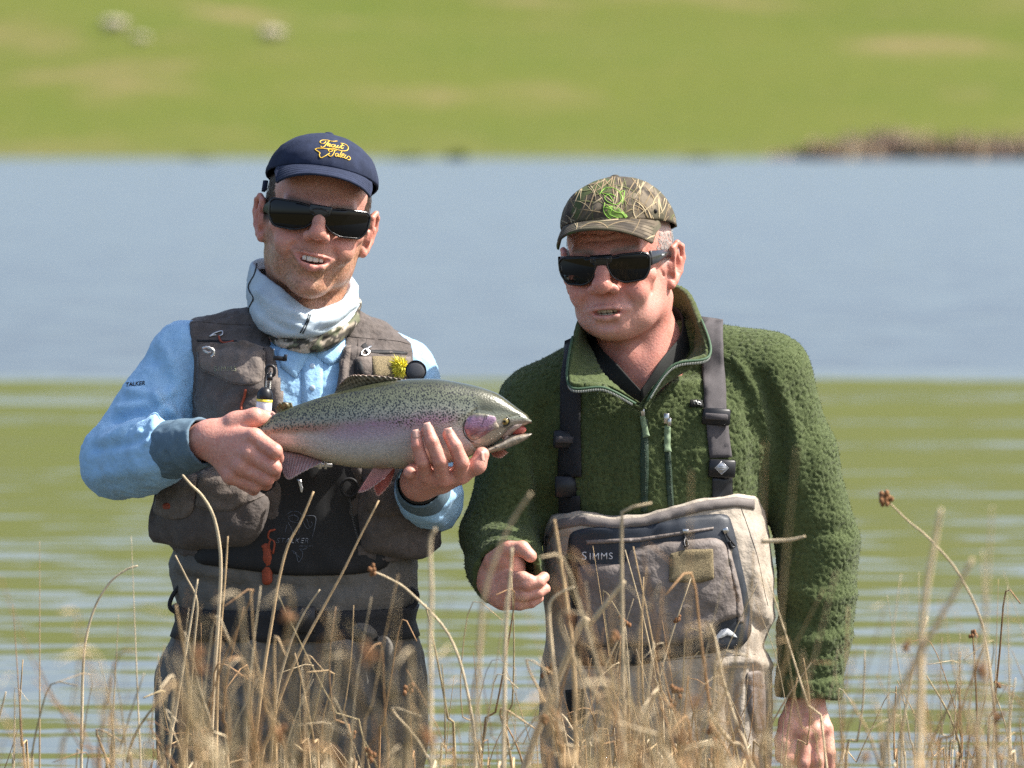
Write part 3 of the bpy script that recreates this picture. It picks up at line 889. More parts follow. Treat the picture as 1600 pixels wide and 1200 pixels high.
M_gaiter = mat('pale blue grey stretch cloth', (0.45, 0.53, 0.58), 0.8, var=0.10, var_scale=35, bump=0.3, bump_scale=1500, bump_dist=0.0005)
M_seam = mat('dark seam', (0.045, 0.050, 0.052), 0.85)

def strands(h, pts, nrm, direction, length, width, m, spread=0.35, lift=0.5):
    """short hairs: pts local, combed along direction(pts)"""
    V, F = [], []
    D = direction(pts) + RNG.normal(size=pts.shape) * spread
    D -= nrm * (D * nrm).sum(1)[:, None] * 0.85; D /= np.linalg.norm(D, axis=1)[:, None]
    L_ = length * RNG.uniform(0.6, 1.2, len(pts))
    S = np.cross(D, nrm); S /= np.maximum(np.linalg.norm(S, axis=1), 1e-6)[:, None]
    for i in range(len(pts)):
        b = len(V); p = pts[i]; n = nrm[i]
        for t, w_ in ((0, 1), (0.5, 0.8)):
            q = p + D[i] * L_[i] * t + n * (lift * math.sin(t * 2.2) + 0.4)
            V += [q - S[i] * width * w_ / 2, q + S[i] * width * w_ / 2]
        V.append(p + D[i] * L_[i] + n * (lift * 0.7 + 0.4))
        F += [(b, b + 1, b + 3), (b, b + 3, b + 2), (b + 2, b + 3, b + 4)]
    return Msh(h(np.array(V)), F)

# ================================================================== THE YOUNGER MAN, holding the trout
LB = P(465, 1955, 0)
hL = Pose(P(492, 355, -8), 4, 2, 9, 1.08)
S = Shape()
head_shape(S, hL)
hL.rc(S, (0, 22, -30), (3, 42, -165), 54, 60, 22)
for s in (-1, 1): hL.chain(S, [(s * 52, 22, -45), (s * 13, -14, -150)], [12, 10], 14)
hL.ell(S, (0, -26, -118), (11, 12, 15), 12)
S.rc(P(480, 545, 25), P(466, 800, 5), 88, 88, 40).rc(P(466, 800, 5), P(466, 960, 5), 88, 84, 20)
S.rc(P(400, 575, 15), P(300, 565, 5), 50, 42, 40).rc(P(540, 580, 20), P(632, 588, 22), 50, 40, 40)
LHR, LHL = [], []                                                        # hands
S.chain([P(298, 568, 5), P(190, 715, -55), P(262, 702, -190), P(326, 688, -248)], [40, 36, 34, 29], 12)
S.chain([P(632, 590, 22), P(672, 780, -30), P(664, 764, -160), P(654, 753, -248)], [40, 36, 33, 27], 12)
def finger(S, pts, r, k=3): S.chain(pts, r, k)
# right hand: closed round the tail
wr = P(330, 687, -252)
mcp = [P(397, 684, -300), P(389, 709, -303), P(376, 729, -297), P(360, 744, -284)]
for q, a, b in zip(mcp, (23, 22, 21, 19), (15.5, 15, 14, 13)): S.rc(wr, q, a, b, 12)
S.rc(wr, P(368, 715, -262), 27, 24, 12)
finger(S, [mcp[0], P(429, 705, -318), P(433, 716, -286), P(410, 712, -262)], [14.5, 12.0, 10.5, 9.5])
finger(S, [mcp[1], P(428, 731, -312), P(427, 741, -280), P(404, 735, -258)], [14.5, 12.0, 10.5, 9.5])
finger(S, [mcp[2], P(417, 748, -302), P(415, 756, -274), P(392, 748, -254)], [13.5, 11.2, 10, 9])
finger(S, [mcp[3], P(399, 759, -286), P(396, 765, -264), P(376, 756, -248)], [12.5, 10.2, 9, 8])
S.rc(wr, P(372, 660, -262), 24, 17, 12)                                  # thumb, over the top of the tail
S.chain([P(366, 661, -265), P(398, 652, -272), P(420, 655, -252), P(430, 664, -230)], [17, 14, 12, 10], 6)
for q in mcp: S.ell(q + np.array((0.001, -0.007, 0.002)), (9, 8, 9), 8)
LHR = mcp + [P(429, 705, -318), P(428, 731, -312), P(417, 748, -302)]
# left hand: under the belly, fingers up the near flank
wl = P(655, 755, -252)
mcl = [P(717, 744, -296), P(692, 748, -304), P(666, 742, -300), P(646, 742, -282)]
for q, a, b in zip(mcl, (21, 21, 20, 18), (13.5, 13.5, 13, 12)): S.rc(wl, q, a, b, 12)
S.rc(P(655, 752, -240), P(690, 748, -262), 24, 22, 12)
finger(S, [mcl[0], P(721, 722, -322), P(711, 697, -327), P(701, 679, -322)], [13, 11.6, 10.6, 9.6], 2.5)
finger(S, [mcl[1], P(687, 719, -331), P(675, 690, -334), P(668, 671, -328)], [13, 11.4, 10.4, 9.4], 2.5)
finger(S, [mcl[2], P(660, 721, -327), P(652, 696, -331), P(650, 680, -327)], [12.4, 10.4, 9.3, 8.6], 2.5)
finger(S, [mcl[3], P(640, 738, -300), P(646, 730, -276), P(655, 728, -258)], [11.5, 9.5, 8.6, 7.8], 2.5)
S.chain([P(690, 752, -270), P(722, 740, -288), P(746, 727, -302), P(753, 710, -300)], [17, 14, 12.8, 11.5], 6)
LHL = mcl + [P(721, 722, -322), P(687, 719, -331), P(660, 721, -327), P(711, 697, -327), P(675, 690, -334), P(652, 696, -331)]
B = S.mesh(2.2)
hl = hL.inv(B.V); inhead = (np.linalg.norm(hl * np.array((1, 1, 0.8)), axis=1) < 200) & (hl[:, 2] > -190)
B.col = hand_colour(B.V, knuckles=LHR + LHL, red=0.40)
fc = face_colour(hL, B.V)
x, y, z = hl.T
scalp = sm(-36, -24, y) * sm(-14, 2, z + 0.25 * y * (y < 0)) * ((np.abs(x) > 45) | (y > 0)) * (np.abs(x) < 76)
scalp = np.maximum(scalp, sm(88, 96, z))
fc = fc * (1 - scalp[:, None]) + np.array((0.07, 0.04, 0.022)) * scalp[:, None]
B.col[inhead] = fc[inhead]
man1 = link('person', B, M_skin, base=LB, label='younger man in a navy cap and light blue shirt holding the trout with both hands', category='man', group='two anglers standing in the lake')
T = Msh.join(teeth_mesh(hL, -42.8, -51.0, 22, -95.5, 0.018))
link('upper_teeth', T, M_teeth, man1)
link('mouth_cavity', ballm(hL((0, -84, -50)), (22, 7, 9), 16, hL.R), M_mouth, man1)
link('lower_teeth', Msh.join(teeth_mesh(hL, -55.0, -60, 20, -91.0, 0.016)), M_teeth, man1)
for q0, q1, o, w_ in ((P(701, 678, -330), P(699, 668, -330), (0, -1, 0.12), 13), (P(668, 669, -336), P(665, 658, -334), (0, -1, 0.12), 12.5), (P(650, 679, -335), P(648, 668, -333), (0, -1, 0.12), 11)):
    link('fingernail', nail(q0 + np.array((0, -0.0008, 0.001)), q1 - q0, o, w_), M_nail, man1)
link('fingernail', nail(P(757, 713, -310), P(756, 700, -310) - P(757, 713, -310), (0.8, -0.6, 0), 13), M_nail, man1)
# hair round the ears and neck
nh = 3800
th = RNG.uniform(0.30 * math.pi, 1.70 * math.pi, nh); zz = RNG.uniform(-35, 66, nh)
rr = np.sqrt(np.clip(1 - ((zz - 42) / 84) ** 2, 0, 1))
pts = np.stack((75.5 * rr * np.sin(th), 12 - 95.5 * rr * np.cos(th), zz), 1)
nr = np.stack((np.sin(th), -np.cos(th), 0 * th), 1)
ok = (pts[:, 2] > -2 - 0.28 * np.minimum(pts[:, 1], 0)) | (pts[:, 1] > 25)
ok &= (pts[:, 1] > -40)
H = strands(hL, pts[ok], nr[ok], lambda p: np.tile(np.array((0, 0.45, -1.0)), (len(p), 1)), 13, 1.3, M_hair)
link('hair', H, M_hair, man1)

# ------------------------------------------------------------------ shirt
TORSO = [(540, 350, 606, 8, 92), (600, 318, 628, 0, 112), (700, 300, 642, -5, 122), (800, 292, 648, -5, 124), (880, 288, 646, -5, 120), (965, 288, 648, -5, 116)]
S = Shape().loft(TORSO, 2.3, 20)
S.rc(P(430, 525, 20), P(292, 562, 5), 46, 57, 45).rc(P(540, 535, 22), P(634, 584, 22), 45, 50, 45)
S.chain([P(292, 564, 5), P(243, 640, -25), P(186, 718, -55)], [58, 57, 59], 16)
S.chain([P(186, 718, -55), P(218, 716, -120), P(250, 708, -172), P(270, 703, -194)], [59, 56, 49, 33], 10)
S.chain([P(634, 586, 22), P(660, 690, 0), P(672, 781, -30), P(668, 774, -100), P(664, 768, -140), P(661, 764, -168)], [50, 49, 50, 48, 45, 30], 10)
SH = S.mesh(4.0)
q = SH.V * 1000
SH.push(2.6 * fbm(q * np.array((0.016, 0.02, 0.022)), 3))
SH.crumple(42, 2.6, (1, 1, 0.7)); SH.crumple(22, 1.5, (1, 1, 0.8), 7.0)
SH.folds([([(165, 690), (215, 660), (262, 640)], 9, 8.5), ([(150, 700), (205, 690), (258, 668)], 8, -6.8), ([(190, 640), (235, 632), (268, 612)], 8, 8.5), ([(205, 612), (240, 618), (280, 655)], 7, 6.8),
          ([(180, 655), (230, 650)], 7, -6.8), ([(230, 690), (250, 640), (245, 612)], 7, 6.0), ([(240, 560), (262, 600), (258, 640)], 11, -5.1), ([(268, 665), (262, 700), (270, 735)], 4, 5.1), ([(278, 662), (274, 700), (282, 738)], 3, -5.1),
          ([(255, 668), (249, 705), (256, 748)], 4, -4.2), ([(150, 745), (200, 735), (250, 730)], 12, 5.1), ([(250, 540), (285, 590)], 12, 3.4), ([(690, 790), (715, 770)], 6, 5.1), ([(640, 800), (690, 815)], 8, 5.1)], facing=0.6)
shirt = link('shirt', SH, M_shirt, man1)
# sun dappled water drops soak darker into the cloth: left out; cuffs
c = np.array([P(266, 704, -184), P(290, 697, -222), P(318, 690, -246)])
CF = Shape().chain(list(c), [46, 42, 38], 2).half(c[2] + (c[2] - c[1]) * 0.05, c[2] - c[1]).half(c[0], c[0] - c[1]).chain([c[1], c[2] + (c[2] - c[1])], [33, 33], 1, 'sub').mesh(2.6)
CF.push(0.7 * np.sin(fbm(CF.V * 30, 2) * 8))
link('cuff', CF, M_cuff, shirt)
c = np.array([P(662, 766, -160), P(658, 760, -200), P(655, 756, -226)])
CF = Shape().chain(list(c), [42, 39, 37], 2).half(c[2], c[2] - c[1]).chain([c[1], c[2] + (c[2] - c[1])], [33, 33], 1, 'sub').mesh(2.6)
link('cuff', CF, M_cuff, shirt)
WB = Shape().chain([P(655.5, 757, -224), P(655, 755.5, -236)], [31, 31], 2).half(P(655, 755.5, -236), P(655, 755.5, -236) - P(655.5, 757, -224)).mesh(2.2)
link('wrist_strap', WB, M_black, man1)
bs = SH.bvh()
# placket and collar of the shirt
pl = drape(bs, [(470, 545), (505, 545), (503, 700), (473, 700)], 0.6, 1.4, 8)
link('placket', pl, M_shirt, shirt)
for yb in (572, 606): 
    hh = bs.ray_cast(EYE, ray(488, yb)); 
    link('button', ballm(np.array(hh[0]) + np.array((0, -0.003, 0)), (4.6, 1.6, 4.6), 14), mat('shirt button', (0.5, 0.62, 0.75), 0.3), shirt)
for poly in ([(432, 548), (470, 540), (484, 556), (462, 592), (440, 575)], [(490, 556), (505, 540), (540, 520), (538, 560), (515, 572)]):
    link('collar', drape(bs, poly, 1.5, 2.2, 6, puff=3, edge=10), M_shirt, shirt)
link('lettering', letters(bs, 'TALKER', 196, 604.5, 6.2, (0.98, -0.10), (0.10, 1), 0.25, 0.5, 0.4, 1.0, 0.006), mat('black print', (0.02, 0.025, 0.03), 0.7), shirt)

# ------------------------------------------------------------------ waders
WT = [(690, 300, 640, -8, 126), (760, 296, 646, -8, 129), (830, 283, 646, -8, 130), (880, 266, 650, -6, 130), (930, 274, 652, -5, 128), (965, 284, 640, -5, 122), (1000, 272, 650, -4, 126), (1060, 256, 656, 0, 128), (1130, 254, 658, 4, 122), (1190, 262, 652, 6, 100)]
S = Shape().loft(WT, 2.5, 10)
S.chain([P(360, 1070, 0), P(350, 1250, 0), P(347, 1500, 5), P(345, 1880, 12)], [104, 90, 78, 66], 30)
S.chain([P(550, 1070, 0), P(562, 1250, 0), P(566, 1500, 5), P(566, 1880, 12)], [104, 90, 78, 66], 30)
for x0 in (345, 566): S.chain([P(x0, 1905, 25), P(x0, 1918, -150)], [52, 42], 20)
S.half(np.array((0, 0, LB[2])), (0, 0, -1), 10)
WD = S.mesh(5.5)
q = WD.V * 1000
low = sm(0.36, 0.26, WD.V[:, 2])
WD.push(3.0 * fbm(q * np.array((0.012, 0.014, 0.009)), 3) + low * 6 * np.abs(noise(q * np.array((0.020, 0.02, 0.006)))))
WD.crumple(70, 4.5, (1, 1, 0.6)); WD.crumple(30, 1.3, (1, 1, 0.7), 4.0)
WD.folds([([(300, 1000), (330, 1080), (325, 1200)], 14, -8), ([(395, 1010), (380, 1100), (395, 1200)], 16, 7), ([(455, 1060), (458, 1200)], 26, -22), ([(520, 1010), (545, 1080), (535, 1180)], 13, 9), ([(565, 985), (600, 1010), (612, 1075)], 12, 20), ([(540, 1010), (560, 1060), (575, 1100)], 11, 16), ([(585, 1000), (590, 1060), (600, 1110)], 9, -14), ([(515, 1030), (540, 1090)], 9, -12), ([(620, 1020), (635, 1110), (620, 1200)], 14, -7), ([(290, 905), (400, 925), (560, 915)], 10, -4), ([(280, 885), (350, 900)], 9, 4)])
waders = link('waders', WD, M_wader, man1)
bw = WD.bvh()
link('bib_panel', drape(bw, round_poly([(420, 690), (570, 690), (590, 800), (612, 886), (560, 897), (460, 900), (300, 880), (330, 800)], 20), 1.2, 3.0, 9, puff=3, edge=12), M_black, waders)
# belt
def belt(bvh_rows, py0, py1, rows, grow, m, name, parent, n=72):
    A = []
    for py in np.linspace(py0, py1, 5):
        xl = np.interp(py, [r[0] for r in rows], [r[1] for r in rows]); xr = np.interp(py, [r[0] for r in rows], [r[2] for r in rows]); hd = np.interp(py, [r[0] for r in rows], [r[4] for r in rows]); w0 = np.interp(py, [r[0] for r in rows], [r[3] for r in rows])
        cx = (xl + xr) / 2; rx = (xr - xl) / 2 + grow; ry = hd + grow; th = np.arange(n) * 2 * math.pi / n; e = 2 / 2.5
        A.append([P(cx + rx * np.sign(math.sin(t)) * abs(math.sin(t)) ** e, py, 0) * np.array((1, 0, 1)) + np.array((0, (w0 - ry * np.sign(math.cos(t)) * abs(math.cos(t)) ** e) * MM, 0)) for t in th])
    G = grid(np.array(A), True); N = G.normals()
    if (N * (G.V - G.V.mean(0))).sum(1).mean() < 0: G.F = G.F[:, ::-1]
    return link(name, thicken(G, 4), m, parent)
wbelt = belt(None, 945, 992, WT, 9, M_webbing, 'wading_belt', man1)
link('buckle', Msh.join([boxm(P(466, 968, -148), (26, 6, 20)), boxm(P(448, 968, -152), (9, 5, 14))]), M_plastic, wbelt)
for pts in ([(289, 905), (270, 930), (266, 950), (285, 962)], [(640, 918), (652, 928), (648, 945), (636, 950)]):
    link('belt_loop', tube(spline([P(x, y, -60) for x, y in pts], 6), 3.4, 8), M_webbing, wbelt)

# ------------------------------------------------------------------ vest
VOUT = [(396, 462), (380, 478), (297, 502), (306, 560), (303, 620), (292, 700), (272, 760), (262, 800), (262, 850), (290, 864), (440, 872), (560, 872), (640, 868), (668, 850), (672, 800), (660, 740), (640, 690), (650, 600), (641, 538), (600, 506), (560, 486), (540, 470)]
VOPEN = [(470, 440), (418, 500), (432, 560), (445, 620), (451, 690), (447, 760), (433, 850), (428, 900), (562, 900), (557, 840), (546, 790), (536, 720), (525, 640), (535, 560), (556, 480)]
S = Shape().loft([(r[0], r[1] - (10 if r[0] > 700 else 0), r[2] + (10 if r[0] > 700 else 0), r[3], r[4]) for r in TORSO], 2.4, 20, grow=15)
S.rc(P(430, 525, 20), P(300, 560, 5), 54, 66, 45).rc(P(540, 535, 22), P(634, 582, 22), 53, 58, 45)
S.prism(VOUT, -420, 420, 4, 'and', plane=-10).prism(VOPEN, -420, 0, 3, 'sub')
VE = S.mesh(4.2)
q = VE.V * 1000
VE.push(2.2 * fbm(q * 0.014, 3))
VE.crumple(38, 2.6); VE.crumple(18, 1.2, (1, 1, 1), 5.0)
VE.folds([([(310, 520), (350, 512), (385, 500)], 5, -2), ([(330, 620), (360, 660)], 9, 4), ([(320, 610), (400, 620)], 12, -4), ([(350, 640), (385, 610), (405, 605)], 6, 5), ([(580, 520), (600, 560)], 9, -3), ([(555, 700), (570, 780)], 10, 5), ([(545, 560), (560, 620)], 8, -3)])
vest = link('vest', VE, M_vest, man1)
bv = VE.bvh()
# ------------------------------------------------------------------ the younger man's cap, sunglasses, neck gaiter
def cap_bill(h, ang, rx, ry, cy, zf, zb, reach, z_mid, z_side, n=40, m=14, thick=3.2, drop=0.0):
    A = []
    for v in np.linspace(0, 1, m):
        row = []
        for u in np.linspace(-1, 1, n):
            t = u * R(ang)
            b = np.array((rx * math.sin(t), cy - ry * math.cos(t), (zf + zb) / 2 + (zf - zb) / 2 * math.cos(t)))
            k = (1 - abs(u) ** 2.6) ** 0.5
            e = np.array((rx * 1.03 * math.sin(t) * (1 + 0.05 * k), cy - ry * math.cos(t) - reach * k, z_mid + (z_side - z_mid) * abs(u) ** 2.2))
            e[2] = b[2] + (e[2] - b[2]) * (0.25 + 0.75 * k) if abs(u) > 0.9 else e[2]
            p = b + (e - b) * v
            p[2] += 3.0 * math.sin(v * math.pi) * k - drop * v
            row.append(h(p))
        A.append(row)
    G = grid(np.array(A))
    if (G.normals() @ h.R @ np.array((0, 0, 1.0))).mean() < 0: G.F = G.F[:, ::-1]
    return thicken(G, thick)
CAPL = dict(zf=87, zb=46, rx=82, ry=93, top=136, cy=9)
def make_crown(h, c, dent=0.8, crease=1.0):
    A = cap_crown(h, c['zf'], c['zb'], c['rx'], c['ry'], c['top'], c['cy'], dent=dent)
    inner = A[:1] * 0.985 + np.array((0, 0, 0.7)); A2 = np.concatenate((A[:1] * np.array((0.975, 0.975, 1)) , A))
    G = grid(A2, True); 
    sh = G.V.copy()
    d = crease * (1.4 * fbm(sh * 0.020, 3) + 0.5 * fbm(sh * 0.07, 2))
    G.V = G.V + G.normals() * d[:, None] * np.where(np.arange(len(sh)) < 96, 0, 1)[:, None] * np.sign((G.normals() * (sh - np.array((0, 10, 60)))).sum(1).mean())
    G.V = h(G.V)
    if (G.normals() * (G.V - h((0, 10, 60)))).sum(1).mean() < 0: G.F = G.F[:, ::-1]
    return G
CR = make_crown(hL, CAPL, dent=1.5, crease=1.9)
cap1 = link('cap', CR, M_navy, man1)
bc = CR.bvh()
BI = cap_bill(hL, 60, 80.5, 90.5, 9, 87.5, 47, 76, 74, 48)
bl1 = link('bill', BI, M_navy, cap1)
def bill_stitch(BI, m, n=40, rows=14, at=(3, 5, 7, 9, 11, 12.6), rad=0.55):
    ms = []
    T = BI.V[:rows * n].reshape(rows, n, 3)
    for v in at:
        i = int(v); f = v - i; r = T[i] * (1 - f) + T[min(i + 1, rows - 1)] * f
        ms.append(tube(r[2:-2], rad, 5))
    return ms
M_nst = mat('navy stitching', (0.022, 0.030, 0.060), 0.9)
for st in bill_stitch(BI, 14): link('stitch_row', st, M_nst, bl1)
hcv = [hL((math.sin(t) * 0, 9, 134)) for t in (0,)]
link('cap_button', ballm(hL((0, 9, 136.5)), (7, 7, 3.2), 16, hL.R), M_navy, cap1)
link('back_strap', Msh.join([boxm(hL((-79, 30, 49)), (3, 18, 8), hL.R), boxm(hL((-80, 44, 48)), (3, 5, 9), hL.R)]), M_navy, cap1)
def zig(pts): return pts
# embroidered words and fish outline on the cap front, drawn as thread (view positions)
Z = lambda L: [(480 + x / 13.333, 200 + y / 13.333) for x, y in L]
EMB = [Z([(620, 280), (520, 285), (400, 260), (300, 265), (265, 300), (300, 330), (355, 325), (385, 290)]), Z([(455, 275), (400, 340), (345, 400), (300, 408), (282, 385)]),
       Z([(430, 320), (415, 385), (445, 335), (480, 340)]), Z([(480, 345), (450, 380), (462, 400), (500, 370)]), Z([(540, 350), (505, 365), (505, 400), (545, 400), (565, 365), (540, 350)]), Z([(585, 360), (570, 400), (595, 415), (635, 375)]), Z([(640, 370), (625, 415), (660, 420), (690, 385)]),
       Z([(738, 330), (708, 390), (698, 425), (715, 440), (748, 420)]), Z([(690, 325), (760, 335), (830, 375), (852, 430), (820, 475), (740, 485), (640, 465), (540, 435), (430, 440), (330, 432), (230, 428), (165, 450), (210, 485), (265, 525), (250, 570), (285, 625), (350, 600), (470, 525)]),
       Z([(680, 385), (745, 375), (770, 380)]),
       Z([(430, 445), (445, 485), (500, 500), (520, 470), (490, 450), (440, 460)]), Z([(610, 470), (560, 470), (520, 460)]), Z([(575, 470), (545, 540), (500, 595), (455, 585), (445, 560)]), Z([(630, 535), (590, 545), (585, 590), (625, 590), (650, 545), (640, 595), (665, 605)]), Z([(715, 500), (680, 570), (680, 610), (710, 605)]), Z([(715, 585), (760, 570), (755, 545), (720, 560), (715, 610), (770, 620)]), Z([(800, 570), (770, 615), (800, 640), (840, 600)]), Z([(850, 590), (880, 610), (895, 640), (870, 670), (830, 655)])]
link('embroidery', strokes_on(bc, EMB, 1.6, 0.4), M_gold, cap1)
for k in range(-1, 2):
    t = k * math.pi / 3
# sunglasses
def ysL(x, z): return -108 + 0.0040 * np.asarray(x) ** 2 + 0.10 * (20 - np.asarray(z)) + 0.005 * (np.asarray(z) - 9) ** 2
GZ = -7
sung1 = empty('sunglasses', (0, 0, 0)); sung1.parent = man1
def glasses(h, lens, ys, frame_r, temples, man_ob, lens_mat=M_gloss, frame_mat=M_frame, temple_mat=None, bridge=None, base_h=8):
    o = None
    for s in (1, -1):
        poly = [(s * x, z) for x, z in lens]
        lm = local_poly_solid(h, poly, ys, 2.2, 3.0)
        if o is None:
            fr = Msh.join([ring_frame(h, [(q * x, z) for x, z in lens], ys, frame_r) for q in (1, -1)] + ([tube(h(np.array([(x, ys(x, z) - 0.5, z) for x, z in bridge])), frame_r * 1.5 * h.s, 8)] if bridge else []))
            o = link('sunglasses', fr, frame_mat, man_ob)
        cc_ = np.mean(poly, 0); pl2 = cc_ + (np.array(poly) - cc_) * np.array((1.05, 1.09))
        link('rim', local_poly_solid(h, pl2, lambda x, z: ys(x, z) + 1.0, 3.0, 3.0), frame_mat, o)
        link('lens', lm, lens_mat, o)
        tp = np.array([(s * x, y, z) for x, y, z, w in temples]); hh = np.array([w for *_, w in temples])
        ms = []
        c = spline(tp, 6); w_ = np.interp(np.linspace(0, 1, len(c)), np.linspace(0, 1, len(hh)), hh)
        A = []
        for a, hw in zip(c, w_):
            A.append([h((a[0] + s * dx, a[1], a[2] + dz)) for dx, dz in ((1.6, -hw), (2.0, 0), (1.6, hw), (0, hw + 0.8), (-1.4, hw), (-1.6, 0), (-1.4, -hw), (0, -hw - 0.8))])
        G = grid(np.array(A), True)
        V = np.concatenate((G.V, [np.mean(A[0], 0), np.mean(A[-1], 0)])); n = len(V)
        F = G.F.tolist() + [[n - 2, (j + 1) % 8, j, j] for j in range(8)] + [[n - 1, n - 10 + j, n - 10 + (j + 1) % 8, n - 10 + (j + 1) % 8] for j in range(8)]
        if s < 0: F = [f[::-1] for f in F]
        link('temple', Msh(V, F), temple_mat or frame_mat, o)
    return o
bpy.data.objects.remove(sung1)
LENS1 = round_poly([(3.5, 29), (30, 35), (68, 36), (73, 30), (71, 8), (63, -5), (34, -7), (17, -1), (7, 11)], 6, 4) + np.array((0, GZ + 3))
M_tort = mat('green and brown mottled temple', (0.055, 0.065, 0.026), 0.65, spec=0.2, var=0.9, var_scale=90, color2=(0.018, 0.016, 0.012))
sung1 = glasses(hL, (LENS1 - np.array((0, 14))) * np.array((1.0, 0.93)) + np.array((0, 14)), ysL, 0.9, [(70, -86, 18, 9), (72, -60, 17, 8.5), (75.5, -20, 16, 5), (77, 10, 13, 3)], man1, temple_mat=M_tort, bridge=[(-12, 23), (-6, 25), (0, 25.5), (6, 25), (12, 23)])
link('brow_bar', local_poly_solid(hL, [(-16, 20), (-9, 15), (9, 15), (16, 20), (16, 31), (-16, 31)], lambda x, z: ysL(x, z) - 0.8, 3, 4), M_frame, sung1)
# neck gaiter
def wrap_rings(rings, disp=1.2, scale=0.03, thick=2.0, seg=9):
    A = []
    for r in rings:
        p = np.array([P(*q) for q in r]); n = len(p)
        q = np.concatenate((p[-1:], p, p[:2])); out = []
        for i in range(1, n + 1):
            a, b, c, d = q[i - 1], q[i], q[i + 1], q[i + 2]
            for t in np.arange(seg) / seg: out.append(0.5 * (2 * b + (c - a) * t + (2 * a - 5 * b + 4 * c - d) * t * t + (3 * b - a - 3 * c + d) * t ** 3))
        A.append(out)
    A = np.array(A); A = spline(A.reshape(len(A), -1), 6).reshape(-1, A.shape[1], 3)
    G = grid(A, True); ctr = G.V.mean(0)
    if (G.normals() * (G.V - ctr)).sum(1).mean() < 0: G.F = G.F[:, ::-1]
    G.push(disp * fbm(G.V * 1000 * scale * np.array((1, 1, 1.5)), 3) * 2)
    return G
GA = wrap_rings([
    [(487, 494, -62), (522, 484, -42), (538, 458, 20), (520, 440, 70), (468, 425, 84), (420, 420, 66), (402, 428, 20), (442, 466, -48)],
    [(487, 483, -78), (532, 468, -52), (549, 444, 20), (530, 422, 82), (468, 405, 96), (415, 404, 74), (394, 413, 20), (436, 449, -64)],
    [(486, 492, -94), (541, 476, -62), (559, 452, 20), (540, 430, 95), (468, 415, 110), (404, 420, 88), (387, 440, 18), (416, 464, -74)],
    [(484, 508, -106), (543, 492, -72), (560, 470, 18), (544, 450, 98), (468, 440, 114), (402, 450, 90), (386, 470, 14), (409, 496, -82)],
    [(480, 522, -108), (538, 506, -78), (561, 486, 18), (545, 470, 98), (468, 462, 114), (404, 475, 88), (391, 492, 10), (416, 516, -80)],
    [(480, 529, -98), (533, 513, -74), (556, 495, 18), (540, 482, 92), (468, 478, 106), (408, 492, 80), (397, 503, 10), (424, 524, -72)],
    [(480, 527, -84), (528, 511, -62), (548, 494, 18), (534, 484, 80), (468, 482, 94), (414, 494, 70), (405, 503, 10), (430, 520, -60)]],
    1.0, 0.028)
GA.crumple(26, 1.7, (0.8, 0.8, 1.4))
GA.folds([([(403, 455), (432, 480), (470, 497)], 5, 6.6), ([(395, 470), (420, 500), (455, 517)], 5, -5.7), ([(440, 468), (462, 492), (485, 503)], 4, 5.7), ([(500, 505), (525, 498), (548, 478)], 5, 5.7), ([(505, 516), (530, 508), (556, 486)], 4, -4.8), ([(455, 505), (475, 513)], 4, 4.8)], 0.6)
gait = link('neck_gaiter', thicken(GA, 1.8), M_gaiter, man1)
bg_ = GA.bvh()
link('seam', strokes_on(bg_, [[(401, 412), (398, 428), (389, 445), (390, 455), (396, 466), (389, 482), (391, 492)]], 2.6, 0.4), M_seam, gait)
link('seam', strokes_on(bg_, [[(482, 491), (479, 503), (469, 520)], [(485, 492), (482, 503), (473, 521)]], 2.2, 0.4), M_seam, gait)
# its lower turn shows the camouflage side
CAMO_COLS = [np.array(c) for c in ((0.040, 0.034, 0.026), (0.30, 0.25, 0.19), (0.12, 0.125, 0.075), (0.50, 0.44, 0.36), (0.055, 0.048, 0.032))]
def camo(q, sc=0.045, cols=CAMO_COLS, stretch=(1, 1, 1)):
    q = q * np.array(stretch); a, b, c = fbm(q * sc, 3), fbm(q * sc * 1.6 + 40, 3), fbm(q * sc * 0.9 + 80, 3)
    C = np.tile(cols[0], (len(q), 1))
    C[a > 0.08] = cols[2]; C[b > 0.16] = cols[1]; C[c > 0.26] = cols[3]; C[(a < -0.3)] = cols[4]
    return C
GB = wrap_rings([
    [(480, 518, -88), (530, 505, -66), (550, 480, 18), (536, 470, 86), (468, 466, 100), (410, 480, 76), (402, 492, 10), (424, 512, -62)],
    [(480, 530, -101), (540, 506, -80), (564, 474, 18), (548, 462, 100), (468, 466, 112), (406, 488, 88), (400, 506, 10), (428, 526, -74)],
    [(480, 541, -106), (537, 522, -82), (562, 494, 18), (545, 482, 100), (468, 484, 112), (410, 500, 86), (410, 514, 10), (434, 537, -80)],
    [(481, 551, -100), (530, 538, -76), (556, 506, 18), (540, 494, 92), (468, 494, 102), (416, 508, 78), (418, 522, 10), (442, 547, -74)],
    [(481, 550, -82), (524, 535, -60), (546, 506, 18), (532, 494, 80), (468, 494, 90), (424, 508, 66), (428, 521, 10), (448, 543, -60)]],
    1.6, 0.04, seg=22)
GB.folds([([(500, 545), (530, 530), (558, 500)], 4, 4), ([(505, 532), (535, 516), (560, 486)], 4, -4), ([(440, 535), (470, 545)], 5, 3), ([(520, 548), (545, 528)], 3, -3)], 0.6)
qq = GB.V * 1000; GB.col = camo(np.stack((qq[:, 0] * 0.55 + qq[:, 2] * 0.35, qq[:, 1] * 0.4, qq[:, 2] - 0.45 * qq[:, 0]), 1), 0.05)
M_camo = mat('camouflage print cloth', attr=True, rough=0.85, bump=0.3, bump_scale=1500, bump_dist=0.0005)
link('camouflage_turn', thicken(GB, 1.8), M_camo, gait)

